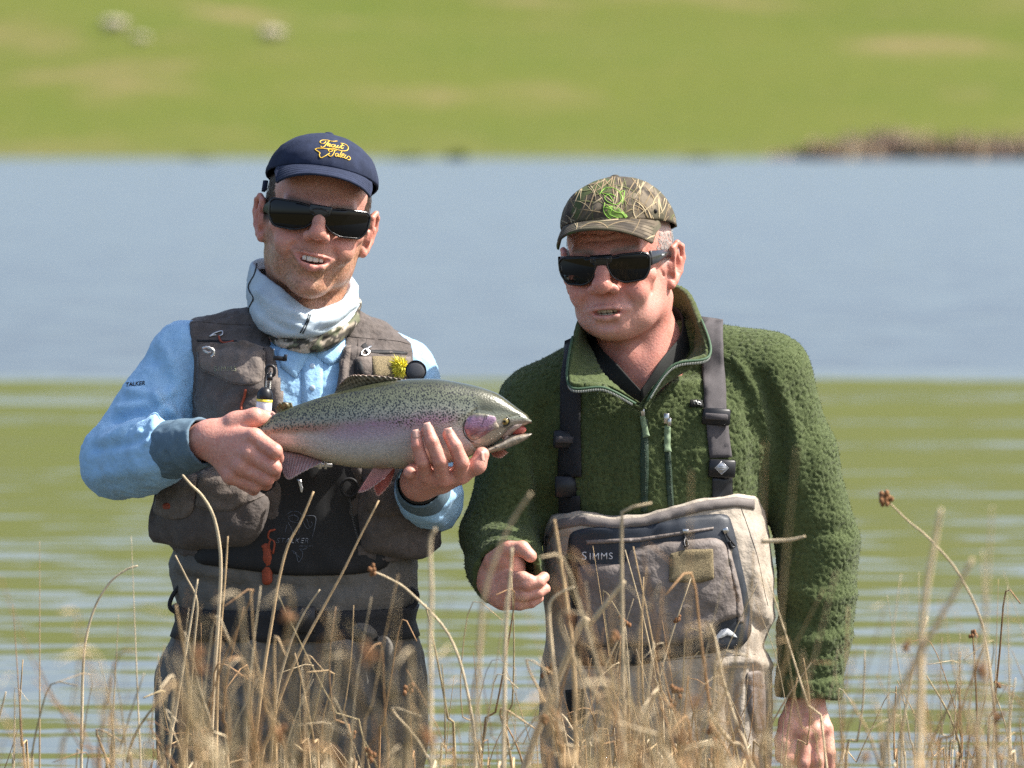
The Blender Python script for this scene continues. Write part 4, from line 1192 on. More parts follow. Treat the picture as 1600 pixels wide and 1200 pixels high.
# ------------------------------------------------------------------ what is sewn on and zipped to the vest
def put(name, M, m, parent=None):
    return link(name, M, m, parent) if M is not None else None
Vj = lambda L: [(280 + x / 6, 460 + y / 6) for x, y in L]
pk = drape(bv, round_poly([(308, 546), (412, 548), (414, 640), (404, 705), (330, 705), (306, 640)], 8), 0.4, 2, 6, puff=12, edge=24)
pocket1 = put('chest_pocket', pk, M_vest, vest); bp1 = pk.bvh()
fl = drape(bp1, round_poly(Vj([(158, 515), (200, 470), (400, 465), (590, 440), (690, 455), (800, 510), (806, 620), (800, 790), (740, 840), (640, 855), (490, 840), (330, 765), (205, 715), (180, 660)]), 6), 0.8, 1.6, 4, puff=2, edge=14, lift=lambda v: 5.5 * fbm(np.stack((v[:, 0] * 0.05, v[:, 1] * 0.05, 0 * v[:, 0]), 1), 2))
flap1 = put('pocket_flap', fl, M_flap, pocket1); bf1 = fl.bvh()
link('lettering', letters(bf1, 'SIMMS', 334.5, 580, 7.6, (1, 0.0), (0, 1), 0, 0.3, 0.5, 1.25, 0.004), mat('dull embroidered lettering', (0.22, 0.22, 0.145), 0.8), flap1)
link('stitching', strokes_on(bf1, [Vj([(180, 540), (190, 650), (215, 700), (335, 748), (492, 822), (640, 838), (735, 822), (783, 775), (788, 530)])], 0.9, 0.15), M_stitch, flap1)
link('snap_pin', Msh.join([tube(spline([P(x, y, -172) for x, y in Vj([(215, 505), (265, 495), (320, 520), (325, 560), (300, 585)])], 4), [1.5, 2.4] * 8 + [2.0], 8), tube(spline([P(x, y, -170) for x, y in Vj([(225, 520), (270, 545), (300, 540)])], 3), 1.8, 8)]), M_metal, flap1)
zc = Vj([(285, 400), (330, 370), (400, 350), (405, 380), (370, 400)])
def on(bvh, pts, up): 
    out = []
    for x, y in pts:
        hh = bvh.ray_cast(EYE, ray(x, y)); out.append(np.array(hh[0]) + np.array(hh[1]) * up * MM if hh[0] is not None else P(x, y, -130))
    return np.array(out)
def cord(bvh, pts, rad, up=1.5, n=5): return tube(spline(on(bvh, pts, up), n), rad, 7)
link('zip_pull', Msh.join([cord(bv, zc, 1.4), cord(bv, Vj([(285, 400), (310, 390), (350, 385)]), 1.3)]), M_metal, vest)
link('pull_cord', cord(bv, Vj([(375, 395), (390, 440), (430, 460), (510, 445)]), 1.7, 2), M_rust, vest)
link('pull_cord', cord(bp1, Vj([(625, 890), (610, 960), (590, 1030), (580, 1090)]), 2.2, 1.5), M_rust, pocket1)
link('zip_tape', drape(bv, Vj([(165, 425), (540, 432), (540, 448), (165, 444)]), 0.3, 0.8, 4), M_black, vest)
# front edges: facings, zips
def strip(pts_a, pts_b): return list(pts_a) + list(pts_b)[::-1]
link('facing', drape(bv, [(412, 596), (421, 572), (430, 566), (440, 590), (446, 625), (449, 660), (440, 664), (428, 640)], 0.4, 1.6, 5, puff=3, edge=8), M_flap, vest)
link('facing', drape(bv, [(540, 540), (549, 540), (545, 575), (537, 615), (528, 650), (526, 632), (534, 575)], 0.4, 1.4, 5), M_flap, vest)
link('seam', strokes_on(bv, [[(298, 505), (312, 503), (350, 506), (392, 508)]], 1.0, 0.3), M_stitch, vest)
link('seam', strokes_on(bv, [[(545, 526), (575, 529), (620, 533), (640, 538)]], 1.0, 0.3), M_stitch, vest)
link('seam', strokes_on(bv, [[(560, 530), (558, 560), (552, 600)]], 0.9, 0.3), M_stitch, vest)
def zip_teeth(bvh, pts, m, parent, pitch=2.6, side=1.8, up=0.8, name='zip_teeth', tape=None):
    c = np.array(spline(pts, 20)); d = np.concatenate(((0,), np.cumsum(np.linalg.norm(np.diff(c, axis=0), axis=1))))
    ms = []
    for k, t in enumerate(np.arange(0, d[-1], pitch)):
        x, y = np.interp(t, d, c[:, 0]), np.interp(t, d, c[:, 1]); x2, y2 = np.interp(t + 1, d, c[:, 0]), np.interp(t + 1, d, c[:, 1])
        hh = bvh.ray_cast(EYE, ray(x, y))
        if hh[0] is None: continue
        a = math.atan2(-(y2 - y), x2 - x); ca, sa = math.cos(a), math.sin(a)
        Rm = np.array(((ca, 0, -sa), (0, 1, 0), (sa, 0, ca)))
        ms.append(boxm(np.array(hh[0]) + np.array(hh[1]) * up * MM, (0.75, 0.9, side), Rm, 0.3))
    if tape: link('zip_tape', strokes_on(bvh, [pts], tape, 0.0), M_zip, parent)
    return link(name, Msh.join(ms), m, parent) if ms else None
zip_teeth(bv, [(452, 690), (450, 730), (446, 770), (437, 815), (432, 845)], M_metal, vest)
zip_teeth(bv, [(536, 722), (540, 745), (547, 785), (552, 815), (560, 845)], M_zip, vest)
# big lower pockets
U = lambda L: [(230 + x / 4.8, 620 + y / 4.8) for x, y in L]
pkL = drape(bv, round_poly(U([(140, 600), (480, 540), (720, 620), (930, 760), (905, 900), (860, 1040), (760, 1120), (520, 1150), (320, 1150), (150, 1110), (62, 1060), (75, 940), (100, 700)]), 14), 0.4, 3, 7, puff=26, edge=34, lift=lambda v: 8 * fbm(np.stack((v[:, 0] * 0.03, v[:, 1] * 0.03, 0 * v[:, 0]), 1), 2))
pL = put('lower_pocket', pkL, M_vest, vest); bpl = pkL.bvh()
fA = drape(bpl, round_poly(U([(100, 690), (240, 610), (380, 570), (372, 660), (352, 850), (300, 910), (180, 925), (60, 880), (48, 830)]), 9), 1.0, 1.8, 5, puff=2, edge=12, lift=lambda v: 4 * fbm(np.stack((v[:, 0] * 0.05, v[:, 1] * 0.05, 0 * v[:, 0] + 2), 1), 2))
put('pocket_flap', fA, M_flap, pL)
link('embroidered_badge', drape(fA.bvh(), round_poly(U([(115, 800), (170, 795), (175, 840), (118, 845)]), 4), 0.2, 0.6, 3), M_rust, pL)
fB = drape(bpl, round_poly(U([(395, 560), (520, 530), (640, 640), (755, 690), (750, 750), (730, 800), (640, 858), (480, 862), (375, 830), (370, 780)]), 9), 1.0, 1.8, 5, puff=2, edge=12, lift=lambda v: 4 * fbm(np.stack((v[:, 0] * 0.05, v[:, 1] * 0.05, 0 * v[:, 0] + 2), 1), 2))
put('pocket_flap', fB, M_flap, pL)
bfB = fB.bvh()
link('stitching', strokes_on(bfB, [U([(384, 790), (390, 820), (490, 848), (630, 845), (718, 795), (738, 745)])], 0.9, 0.15), M_stitch, pL)
link('pocket_edge', strokes_on(bpl, [U([(755, 790), (860, 745), (925, 700)])], 3.0, 0.2), M_flap, pL)
pkR = drape(bv, round_poly([(572, 700), (640, 716), (668, 760), (684, 800), (684, 855), (655, 876), (600, 868), (566, 862), (558, 800)], 12), 0.4, 3, 7, puff=20, edge=32, lift=lambda v: 8 * fbm(np.stack((v[:, 0] * 0.03, v[:, 1] * 0.03, 0 * v[:, 0] + 5), 1), 2))
pR = put('lower_pocket', pkR, M_vest, vest)
fC = drape(pkR.bvh(), round_poly([(566, 742), (600, 752), (645, 752), (648, 800), (600, 808), (574, 800)], 8), 0.8, 2.4, 6, puff=3, edge=10)
put('pocket_flap', fC, M_vest, pR)
link('elastic_cord', tube(np.array([P(546 + 13 * math.cos(a), 762 + 14 * math.sin(a), -168) for a in np.linspace(0, 6.2832, 30)]), 2.2, 8, False), M_black, vest)
# rust tag, knotted cord, forceps
b2 = BVHTree.FromPolygons(np.concatenate((VE.V, WD.V)).tolist(), VE.F.tolist() + (WD.F + len(VE.V)).tolist())
link('pull_tab', drape(b2, round_poly([(408, 846), (424, 846), (426, 908), (420, 914), (410, 912)], 4), 2, 3, 5, puff=1.5, edge=5), M_rust, vest)
link('pull_cord', Msh.join([cord(b2, [(440, 822), (430, 832), (424, 842), (420, 856), (428, 862), (436, 862)], 2.0, 5), cord(b2, [(432, 828), (422, 830), (420, 840), (428, 846), (424, 866)], 1.7, 6)]), M_rust, vest)
link('zip_slider', Msh.join([boxm(on(b2, [(437, 818)], 3)[0], (3.2, 2, 5)), boxm(on(b2, [(432, 836)], 5)[0], (2.6, 1.2, 6))]), M_metal, vest)
# right breast: slit pocket, patch, arch, retractor
q6 = lambda L: [(500 + x / 6, 500 + y / 6) for x, y in L]
link('pocket_slit', drape(bv, q6([(440, 275), (470, 280), (640, 282), (760, 290), (822, 305), (815, 325), (700, 318), (600, 322), (500, 308), (440, 300)]), 0.2, 0.5, 4), M_black, vest)
link('pocket_slit', drape(bv, q6([(400, 225), (430, 215), (440, 170), (432, 225), (470, 275), (420, 275), (380, 250)]), 0.2, 0.5, 3), M_black, vest)
link('zip_pull', Msh.join([cord(bv, q6([(470, 268), (400, 290), (385, 325), (430, 335), (460, 300), (420, 285)]), 1.5, 2), cord(bv, q6([(480, 262), (450, 275), (440, 310)]), 1.7, 2.5)]), M_metal, vest)
pt = drape(bv, q6([(330, 360), (370, 345), (850, 345), (850, 560), (410, 560), (330, 520)]), 0.4, 2, 6, puff=10, edge=18)
bpk = put('chest_pocket', pt, M_flap, vest); bpt = pt.bvh()
link('dark_arch', drape(bpt, q6([(325, 540), (325, 400), (350, 368), (385, 385), (408, 450), (412, 540)]), 0.3, 0.6, 4), M_black, bpk)
M_patch = mat('fuzzy fly patch', (0.215, 0.170, 0.095), 0.95, var=0.5, var_scale=420, bump=1.0, bump_scale=900, bump_dist=0.002)
link('fly_patch', drape(bpt, q6([(488, 345), (740, 345), (740, 545), (500, 545)]), 0.4, 2.2, 4), M_patch, bpk)
# logo on the dark bib
bbib = None
for o_ in waders.children:
    if o_.name.startswith('bib_panel'):
        me_ = o_.data; off_ = np.array(waders.location) + np.array(man1.location)
        bbib = BVHTree.FromPolygons([tuple(np.array(v.co) + LB) for v in me_.vertices], [tuple(p.vertices) for p in me_.polygons])
M_print = mat('faded grey blue print', (0.085, 0.098, 0.125), 0.7)
bib_ob = [o_ for o_ in waders.children if o_.name.startswith('bib_panel')][0]
link('lettering', letters(bbib, 'STALKER', 431, 848.5, 8.2, (1.0, 0.005), (0, 1), 0.28, 0.35, 0.4, 1.12, 0.010), M_print, bib_ob)
w5 = lambda L: [(400 + x / 5, 720 + y / 5) for x, y in L]
LOGO = [w5([(240, 420), (280, 395), (330, 400), (360, 430), (355, 470), (320, 485), (270, 470), (255, 440), (290, 425), (330, 440)]), w5([(300, 420), (330, 445), (320, 470)]), w5([(375, 430), (462, 436), (458, 520), (440, 595)]), w5([(365, 470), (400, 530), (440, 500), (430, 470)]), w5([(330, 500), (300, 560), (280, 600)]), w5([(350, 500), (330, 570)]), w5([(395, 450), (420, 520)]), w5([(250, 480), (280, 540), (290, 600)]), w5([(275, 700), (310, 720), (330, 790), (355, 760), (365, 715), (340, 690), (380, 690), (400, 670)]), w5([(290, 715), (325, 740), (345, 760)]), w5([(240, 500), (230, 560)])]
link('emblem', strokes_on(bbib, LOGO, 1.0, 0.2), M_print, bib_ob)
link('small_print', letters(bbib, 'OUTDOORS', 468, 854.5, 2.4, (1, 0), (0, 1), 0.2, 0.3, 0.3, 1.1), M_print, bib_ob)

# things that hang from or sit on the vest
fo = P(412, 640, -192)
def lathe(c, prof, axis_z=(0, 0, 1), seg=20):
    """prof: (radius mm, height mm)"""
    z = np.asarray(axis_z, float); z /= np.linalg.norm(z); x = np.cross(z, (0, 1, 0)); x /= np.linalg.norm(x); y = np.cross(z, x)
    a = np.arange(seg) * 2 * math.pi / seg
    A = np.array([c + (r * np.cos(a)[:, None] * x + r * np.sin(a)[:, None] * y) * MM + z * hgt * MM for r, hgt in prof])
    G = grid(A, True)
    if (G.normals() * (G.V - G.V.mean(0))).sum(1).mean() < 0: G.F = G.F[:, ::-1]
    return G
ax = (P(414.5, 610, 0) - P(411, 650, 0))
bot = link('bottle', lathe(fo, [(0.1, -26), (10, -26), (12, -24), (12, 11), (11.4, 12.6), (8, 13), (0.1, 13)], ax), mat('white plastic bottle', (0.75, 0.74, 0.76), 0.4), base=P(411, 668, -192), label='small white bottle with a black cap hanging from the vest above the gripping fist', category='bottle')
link('bottle_cap', lathe(fo, [(11.5, 15.5), (12.2, 17), (12.2, 24), (9.5, 30), (6, 34), (0.1, 34.5)], ax), M_plastic, bot)
link('yellow_band', lathe(fo, [(12.3, 12.2), (12.3, 15.8), (10, 16)], ax), mat('yellow band', (0.75, 0.60, 0.06), 0.4), bot)
for dx in (0, 6):
    ms = []
    for k in range(12):
        p = P(415 + dx + k * 0.25, 612 - k * 2.6, -190); ms.append(ballm(p, (1.5, 1.5, 1.6), 8))
    link('beaded_cord', Msh.join(ms), mat('pale beads', (0.62, 0.62, 0.55), 0.4), bot)
    link('cord', tube([P(415 + dx, 614, -190), P(418 + dx * 0.8, 580, -188)], 0.9, 6), M_black, bot)
link('bottle_holder', Msh.join([tube(spline([P(x, y, -189) for x, y in ((417, 584), (416, 576), (421, 571), (428, 574), (429, 583), (424, 588), (417, 584))], 4), 2.6, 8, False), lathe(P(421, 590, -189), [(0.1, -4), (5, -4), (5, 4), (0.1, 4)], (0, 0, 1), 12)]), M_plastic, bot)
clip = link('tool_clip', Msh.join([boxm(P(437, 560, -150), (10, 4, 3.5), rotm(0, 0, 6)), boxm(P(446, 559, -151), (2.6, 5, 5), rotm(0, 0, 6))]), M_plastic, base=P(437, 564, -150), label='small black clip beside the neckline of the vest opening', category='clip')
link('wire', tube(spline([P(x, y, -150) for x, y in ((428, 545), (427, 560), (429, 575), (424, 590))], 4), 0.8, 6), M_zip, clip)
fp = drape(b2, [(466, 748), (473, 750), (474, 758), (476, 764), (474, 771), (471, 770), (469, 760)], 8, 2.5, 3)
forc = link('forceps', fp, M_metal, base=P(471, 772, -150), label='bright serrated metal tool tip hanging under the belly of the fish', category='forceps')
link('clamp_bar', Msh.join([boxm(P(497, 727, -160), (22, 4, 3)), boxm(P(500, 725, -163), (3, 3, 8)), boxm(P(509, 725, -163), (2, 3, 8))]), M_metal, forc)
# a big yellow fly with an orange head
fyc = np.array(bpt.ray_cast(EYE, ray(*q6([(735, 438)])[0]))[0]) + np.array((0, -0.009, 0))
V, F = [], []
for i in range(620):
    d = RNG.normal(size=3); d /= np.linalg.norm(d); d[1] = -abs(d[1]) * 0.6
    d = d * np.array((1.0, 1, 0.95)) + np.array((-0.35, 0, -0.05)); L_ = RNG.uniform(10, 20) * MM
    s_ = np.cross(d, RNG.normal(size=3)); s_ /= np.linalg.norm(s_); b_ = len(V); s0 = fyc + np.array((0.006, 0, 0)) + RNG.normal(size=3) * 0.0022
    V += [s0, s0 + d * L_ * 0.55 + s_ * 0.0011, s0 + d * L_ * 0.55 - s_ * 0.0011, s0 + d * L_]; F += [(b_, b_ + 1, b_ + 2), (b_ + 1, b_ + 3, b_ + 2)]
fly = link('fishing_fly', Msh(V, F), mat('yellow feather', (0.80, 0.72, 0.08), 0.8, var=0.35, var_scale=150), smooth=False, base=fyc, label='fluffy yellow fly with an orange head stuck in the patch above the fish', category='fishing fly')
hd = fyc + np.array((0.020, -0.002, -0.004))
M_or = mat('orange feather', (0.70, 0.085, 0.015), 0.7)
V, F = [], []
for i in range(130):
    d = RNG.normal(size=3); d /= np.linalg.norm(d); L_ = RNG.uniform(3, 8) * MM; s_ = np.cross(d, RNG.normal(size=3)); s_ /= np.linalg.norm(s_); b_ = len(V)
    V += [hd, hd + d * L_ * 0.6 + s_ * 0.0009, hd + d * L_ * 0.6 - s_ * 0.0009, hd + d * L_]; F += [(b_, b_ + 1, b_ + 2), (b_ + 1, b_ + 3, b_ + 2)]
link('orange_head', Msh(V, F), M_or, fly, smooth=False)
rc_ = np.array(bpt.ray_cast(EYE, ray(650, 579))[0] or P(650, 579, -140))
ret = link('retractor', lathe(rc_ + np.array((0, -0.004, 0)), [(0.1, 8), (9, 8), (14, 6), (15.5, 2), (15.5, -4), (0.1, -4)], (0.1, -1, 0.2), 24), mat('grey plastic', (0.05, 0.05, 0.055), 0.4), base=rc_, label='round dark gear retractor on the vest beside the yellow fly', category='retractor')
link('retractor_rim', tube(np.array([rc_ + np.array((0.0155 * math.cos(a), -0.008, 0.0155 * math.sin(a))) for a in np.linspace(0, 6.2832, 28)]), 1.1, 6, False), M_plastic, ret)
# ================================================================== THE TROUT
FW = -262
TOPP = [(350, 668), (378, 664), (400, 661), (420, 652), (442, 641), (490, 624), (530, 612), (580, 600), (628, 593), (660, 591.5), (692, 593), (735, 601), (760, 608), (781, 617), (807, 636), (820, 645), (827, 651), (830.5, 657)]
BOTP = [(350, 690), (378, 692), (400, 696), (432, 702), (470, 709), (502, 720), (540, 729), (590, 733), (640, 732), (690, 726), (720, 719), (750, 706), (775, 692), (790, 681), (800, 675), (812, 668), (822, 664), (830.5, 661)]
WID = [(350, 8), (378, 9), (400, 11), (442, 18), (490, 28), (540, 37), (590, 43), (640, 45), (690, 43), (730, 38), (760, 33), (790, 25), (812, 19), (824, 15), (830.5, 9)]
xs_f = np.concatenate((np.linspace(352, 640, 190), np.linspace(641.2, 830.5, 140)))
def crv(tab, x):
    p = np.array(tab, float); q = spline(p, 16); return np.interp(x, q[:, 0], q[:, 1])
NS = 132
A = []; UV = []
th = np.arange(NS) * 2 * math.pi / NS                                    # 0 = back, pi/2 = flank towards us, pi = belly
for x in xs_f:
    t, b, w_ = crv(TOPP, x), crv(BOTP, x), crv(WID, x)
    c, hgt = (t + b) / 2, (b - t) / 2
    e = 2 / 2.25
    yy = c - hgt * np.sign(np.cos(th)) * np.abs(np.cos(th)) ** e
    ww = FW - w_ * np.sign(np.sin(th)) * np.abs(np.sin(th)) ** 0.92
    A.append([P(x, y_, k_) for y_, k_ in zip(yy, ww)]); UV.append(np.stack((np.full(NS, x), yy, (yy - t) / (b - t + 1e-6)), 1))
G = grid(np.array(A), True); UV = np.concatenate(UV)
V = np.concatenate((G.V, [G.V[:NS].mean(0), G.V[-NS:].mean(0)])); n = len(V)
F = G.F.tolist() + [[n - 2, j, (j + 1) % NS, (j + 1) % NS] for j in range(NS)] + [[n - 1, n - 2 - NS + (j + 1) % NS, n - 2 - NS + j, n - 2 - NS + j] for j in range(NS)]
FI = Msh(V, F)
if (FI.normals() * (FI.V - FI.V.mean(0))).sum(1).mean() < 0: FI.F = FI.F[:, ::-1]
UV = np.concatenate((UV, UV[:1], UV[-1:])); fx, fy, fv = UV.T
near = FI.V[:, 1] < FW * MM
qn = np.stack((fx, fy, 0 * fx), 1); n1, n2 = fbm(qn * 0.03, 3), fbm(qn * 0.12 + 7, 3)
C = np.zeros((len(fx), 3))
def lay(c, f):
    global C
    f = np.clip(f, 0, 1)[:, None]; C = C * (1 - f) + np.array(c) * f
vv = fv + 0.03 * n1
C[:] = (0.050, 0.056, 0.028)
lay((0.135, 0.148, 0.090), sm(0.03, 0.20, vv)); lay((0.255, 0.265, 0.20), sm(0.18, 0.38, vv))
stripe = np.exp(-((vv - (0.475 + 0.00010 * (620 - fx))) / 0.085) ** 2) * sm(735, 690, fx)
lay((0.46, 0.45, 0.45), sm(0.50, 0.66, vv)); lay((0.47, 0.43, 0.34), sm(0.76, 0.95, vv)); lay((0.42, 0.37, 0.25), 0.6 * sm(0.88, 1, vv))
lay((0.30, 0.155, 0.26), 0.9 * stripe * sm(500, 560, fx) * (0.8 + 0.5 * n2)); lay((0.30, 0.10, 0.085), 0.85 * stripe * sm(560, 490, fx) * (0.8 + 0.5 * n2))
lay((0.36, 0.26, 0.40), 0.6 * np.exp(-((vv - 0.58) / 0.10) ** 2) * sm(470, 540, fx) * sm(680, 600, fx))
lay((0.25, 0.155, 0.085), 0.55 * sm(500, 415, fx) * sm(0.2, 0.5, vv))
lay((0.20, 0.15, 0.09), 0.35 * sm(0.15, 0.5, n2 + 0.6 * n1) * sm(0.6, 0.85, vv) * sm(560, 480, fx))
# head: dark crown, pale cheek
hd_ = sm(735, 757, fx)
lay((0.060, 0.062, 0.030), hd_ * sm(0.48, 0.30, fv)); lay((0.36, 0.31, 0.24), hd_ * sm(0.50, 0.66, fv)); lay((0.34, 0.22, 0.17), sm(805, 826, fx) * sm(0.5, 0.85, fv))
spot = sm(0.0, 0.06, vv) * sm(0.80, 0.56, vv) * sm(760, 735, fx) + 0.25 * hd_ * sm(0.5, 0.3, fv) * sm(810, 790, fx)
spot *= 0.30 + 0.70 * sm(0.62, 0.45, vv) ; spot = np.clip(spot * (1 - 0.65 * np.exp(-((vv - 0.50) / 0.08) ** 2) * sm(470, 560, fx) * sm(640, 560, fx)), 0, 1)
FI.col = np.concatenate((C, spot[:, None]), 1)
# scales and the gill line as relief
gill = [(744, 640), (733, 652), (728, 668), (731, 684), (742, 700), (752, 707)]
FI.folds([(gill, 2.2, -1.8), ([(750, 640), (768, 644)], 3, -0.6), ([(795, 652), (812, 648), (828, 652)], 2.0, -0.6)], 0.5)
def trout_mat():
    m = bpy.data.materials.new('trout skin'); m.use_nodes = True
    nt = m.node_tree; N = nt.nodes; L = nt.links; b = N['Principled BSDF']
    b.inputs['Roughness'].default_value = 0.36; b.inputs['Specular IOR Level'].default_value = 0.55; b.inputs['Metallic'].default_value = 0.12; b.inputs['Coat Weight'].default_value = 0.7; b.inputs['Coat Roughness'].default_value = 0.10
    a = N.new('ShaderNodeAttribute'); a.attribute_name = 'Col'
    tc = N.new('ShaderNodeTexCoord')
    mp = N.new('ShaderNodeMapping'); mp.inputs['Scale'].default_value = (1.15, 0.55, 0.85); mp.inputs['Rotation'].default_value = (0, R(25), 0); L.new(tc.outputs['Object'], mp.inputs[0])
    nz = N.new('ShaderNodeTexNoise'); nz.inputs['Scale'].default_value = 180; nz.inputs['Detail'].default_value = 2; L.new(tc.outputs['Object'], nz.inputs['Vector'])
    ad = N.new('ShaderNodeVectorMath'); ad.operation = 'MULTIPLY_ADD'; L.new(nz.outputs['Color'], ad.inputs[0]); ad.inputs[1].default_value = (0.0028, 0.0028, 0.0028); L.new(mp.outputs[0], ad.inputs[2])
    vo = N.new('ShaderNodeTexVoronoi'); vo.inputs['Scale'].default_value = 330; vo.inputs['Randomness'].default_value = 0.9; L.new(ad.outputs[0], vo.inputs['Vector'])
    th_ = N.new('ShaderNodeMath'); th_.operation = 'MULTIPLY'; L.new(a.outputs['Alpha'], th_.inputs[0]); th_.inputs[1].default_value = 0.46
    sb = N.new('ShaderNodeMath'); sb.operation = 'SUBTRACT'; L.new(th_.outputs[0], sb.inputs[0]); L.new(vo.outputs['Distance'], sb.inputs[1])
    mr = N.new('ShaderNodeMapRange'); mr.inputs['From Min'].default_value = -0.02; mr.inputs['From Max'].default_value = 0.08; L.new(sb.outputs[0], mr.inputs['Value'])
    mx = N.new('ShaderNodeMix'); mx.data_type = 'RGBA'; L.new(mr.outputs[0], mx.inputs['Factor']); L.new(a.outputs['Color'], mx.inputs['A']); mx.inputs['B'].default_value = (0.016, 0.017, 0.013, 1)
    v2 = N.new('ShaderNodeTexVoronoi'); v2.inputs['Scale'].default_value = 400; mp2 = N.new('ShaderNodeMapping'); mp2.inputs['Scale'].default_value = (0.8, 0.6, 1.1); L.new(tc.outputs['Object'], mp2.inputs[0]); L.new(mp2.outputs[0], v2.inputs['Vector'])
    m3 = N.new('ShaderNodeMapRange'); m3.inputs['From Max'].default_value = 0.7; m3.inputs['To Min'].default_value = 1.18; m3.inputs['To Max'].default_value = 0.80; L.new(v2.outputs['Distance'], m3.inputs['Value'])
    mu = N.new('ShaderNodeMix'); mu.data_type = 'RGBA'; mu.blend_type = 'MULTIPLY'; mu.inputs['Factor'].default_value = 1; L.new(mx.outputs['Result'], mu.inputs['A']); L.new(m3.outputs[0], mu.inputs['B'])
    L.new(mu.outputs['Result'], b.inputs['Base Color'])
    bp = N.new('ShaderNodeBump'); bp.inputs['Strength'].default_value = 0.35; bp.inputs['Distance'].default_value = 0.0009; L.new(v2.outputs['Distance'], bp.inputs['Height']); L.new(bp.outputs[0], b.inputs['Normal'])
    return m
M_trout = trout_mat()
FB = P(640, 733, FW)
trout = link('trout', FI, M_trout, base=FB, label='big spotted rainbow trout with a pink flank held across the younger man', category='fish')
bt = FI.bvh()
M_fin = mat('fin', attr=True, rough=0.4, spec=0.5, sss=0.0, var=0.2, var_scale=120)
def fin(name, base, edge, w_base, w_edge, cols, spread=1.0, rays=14, thick=1.4, m=12, spots=0):
    b_, e_ = spline(base, 8), spline(edge, 8); n = rays * 6
    bi = np.stack([np.interp(np.linspace(0, 1, n), np.linspace(0, 1, len(b_)), b_[:, k]) for k in (0, 1)], 1); ei = np.stack([np.interp(np.linspace(0, 1, n), np.linspace(0, 1, len(e_)), e_[:, k]) for k in (0, 1)], 1)
    A, C = [], []
    for v in np.linspace(0, 1, m):
        row = []
        for i in range(n):
            x, y = bi[i] + (ei[i] - bi[i]) * v
            w_ = w_base + (w_edge - w_base) * v + 0.9 * math.sin(i / n * rays * 2 * math.pi) * (0.3 + v) + 2.0 * math.sin(i / n * 5 + v * 2)
            row.append(P(x, y, w_))
            ry = 0.5 + 0.5 * math.sin(i / n * rays * 2 * math.pi)
            c = np.array(cols[0]) * (1 - v) + np.array(cols[1]) * v; c = c * (0.72 + 0.45 * ry)
            if v > 0.93: c = c * 0.3 + np.array(cols[2]) * 0.7
            if spots and math.sin(v * 19 + 1.5 * math.sin(i / n * 9)) > 0.45 and ry > 0.3: c = c * 0.22
            C.append(c)
        A.append(row)
    G = grid(np.array(A)); G.col = np.array(C)
    if (G.normals()[:, 1]).mean() > 0: G.F = G.F[:, ::-1]
    return link(name, thicken(G, thick), M_fin, trout)
fin('dorsal_fin', [(522, 616), (560, 606), (600, 599), (634, 594)], [(532, 600), (545, 588), (562, 586), (600, 588), (634, 593)], FW, FW - 4, ((0.13, 0.115, 0.07), (0.17, 0.14, 0.09), (0.30, 0.19, 0.15)), rays=16, spots=1)
fin('adipose_fin', [(434, 646), (446, 641), (458, 637)], [(431, 637), (438, 629), (456, 629)], FW, FW, ((0.16, 0.13, 0.05), (0.17, 0.14, 0.05), (0.05, 0.045, 0.03)), rays=4, m=8, spots=1)
fin('anal_fin', [(436, 702), (470, 709), (503, 720)], [(445, 744), (452, 749), (472, 738), (503, 722)], FW, FW - 14, ((0.24, 0.16, 0.155), (0.27, 0.19, 0.20), (0.55, 0.48, 0.48)), rays=14)
fin('pelvic_fin', [(584, 731), (600, 732), (616, 730)], [(560, 770), (575, 765), (600, 747)], FW - 20, FW - 40, ((0.33, 0.155, 0.12), (0.40, 0.16, 0.14), (0.55, 0.44, 0.42)), rays=10)
fin('pelvic_fin', [(594, 731), (606, 732), (618, 730)], [(585, 765), (591, 775), (606, 760), (613, 744)], FW + 10, FW + 4, ((0.42, 0.10, 0.08), (0.55, 0.17, 0.13), (0.62, 0.45, 0.42)), rays=10)
fin('pectoral_fin', [(764, 702), (772, 702), (782, 698)], [(772, 713), (783, 715), (794, 707)], FW + 20, FW + 10, ((0.45, 0.20, 0.16), (0.55, 0.28, 0.22), (0.6, 0.42, 0.36)), rays=7)
fin('tail_fin', [(372, 663), (371, 678), (374, 694)], [(352, 658), (358, 678), (354, 698)], FW + 8, FW + 12, ((0.12, 0.10, 0.05), (0.14, 0.11, 0.06), (0.2, 0.15, 0.1)), rays=10, spots=1)
# lower jaw
JT = [(742, 706), (760, 700), (780, 690), (798, 680), (812, 678), (824, 677.5), (831, 677)]
JB = [(742, 712), (760, 709), (780, 705), (800, 698), (815, 691), (826, 684), (831, 679)]
JW = [(742, 26), (760, 25), (780, 22), (800, 18), (815, 16), (826, 12), (831, 8)]
A = []; ct = []
for x in np.linspace(742, 831, 60):
    t, b, w_ = crv(JT, x), crv(JB, x), crv(JW, x); c, hgt = (t + b) / 2, (b - t) / 2; a = np.arange(40) * 2 * math.pi / 40
    A.append([P(x, c - hgt * math.cos(q), FW - w_ * np.sign(math.sin(q)) * abs(math.sin(q)) ** 0.8) for q in a])
    ct += [np.array((0.40, 0.34, 0.26)) * (1 - 0.25 * sm(0.2, 0.8, np.array(((x * 7 + q * 31) % 5 / 5)))) * (1 - 0.3 * (math.cos(q) > 0.6)) for q in a]
J = grid(np.array(A), True); J.col = np.concatenate((np.array(ct), np.zeros((len(ct), 1))), 1)
if (J.normals() * (J.V - J.V.mean(0))).sum(1).mean() < 0: J.F = J.F[:, ::-1]
jaw = link('lower_jaw', J, M_trout, trout)
link('mouth_lining', ballm(P(806, 671, FW), (16, 11, 8.5), 20), mat('red mouth lining', (0.40, 0.095, 0.075), 0.4, var=0.4, var_scale=220), trout)
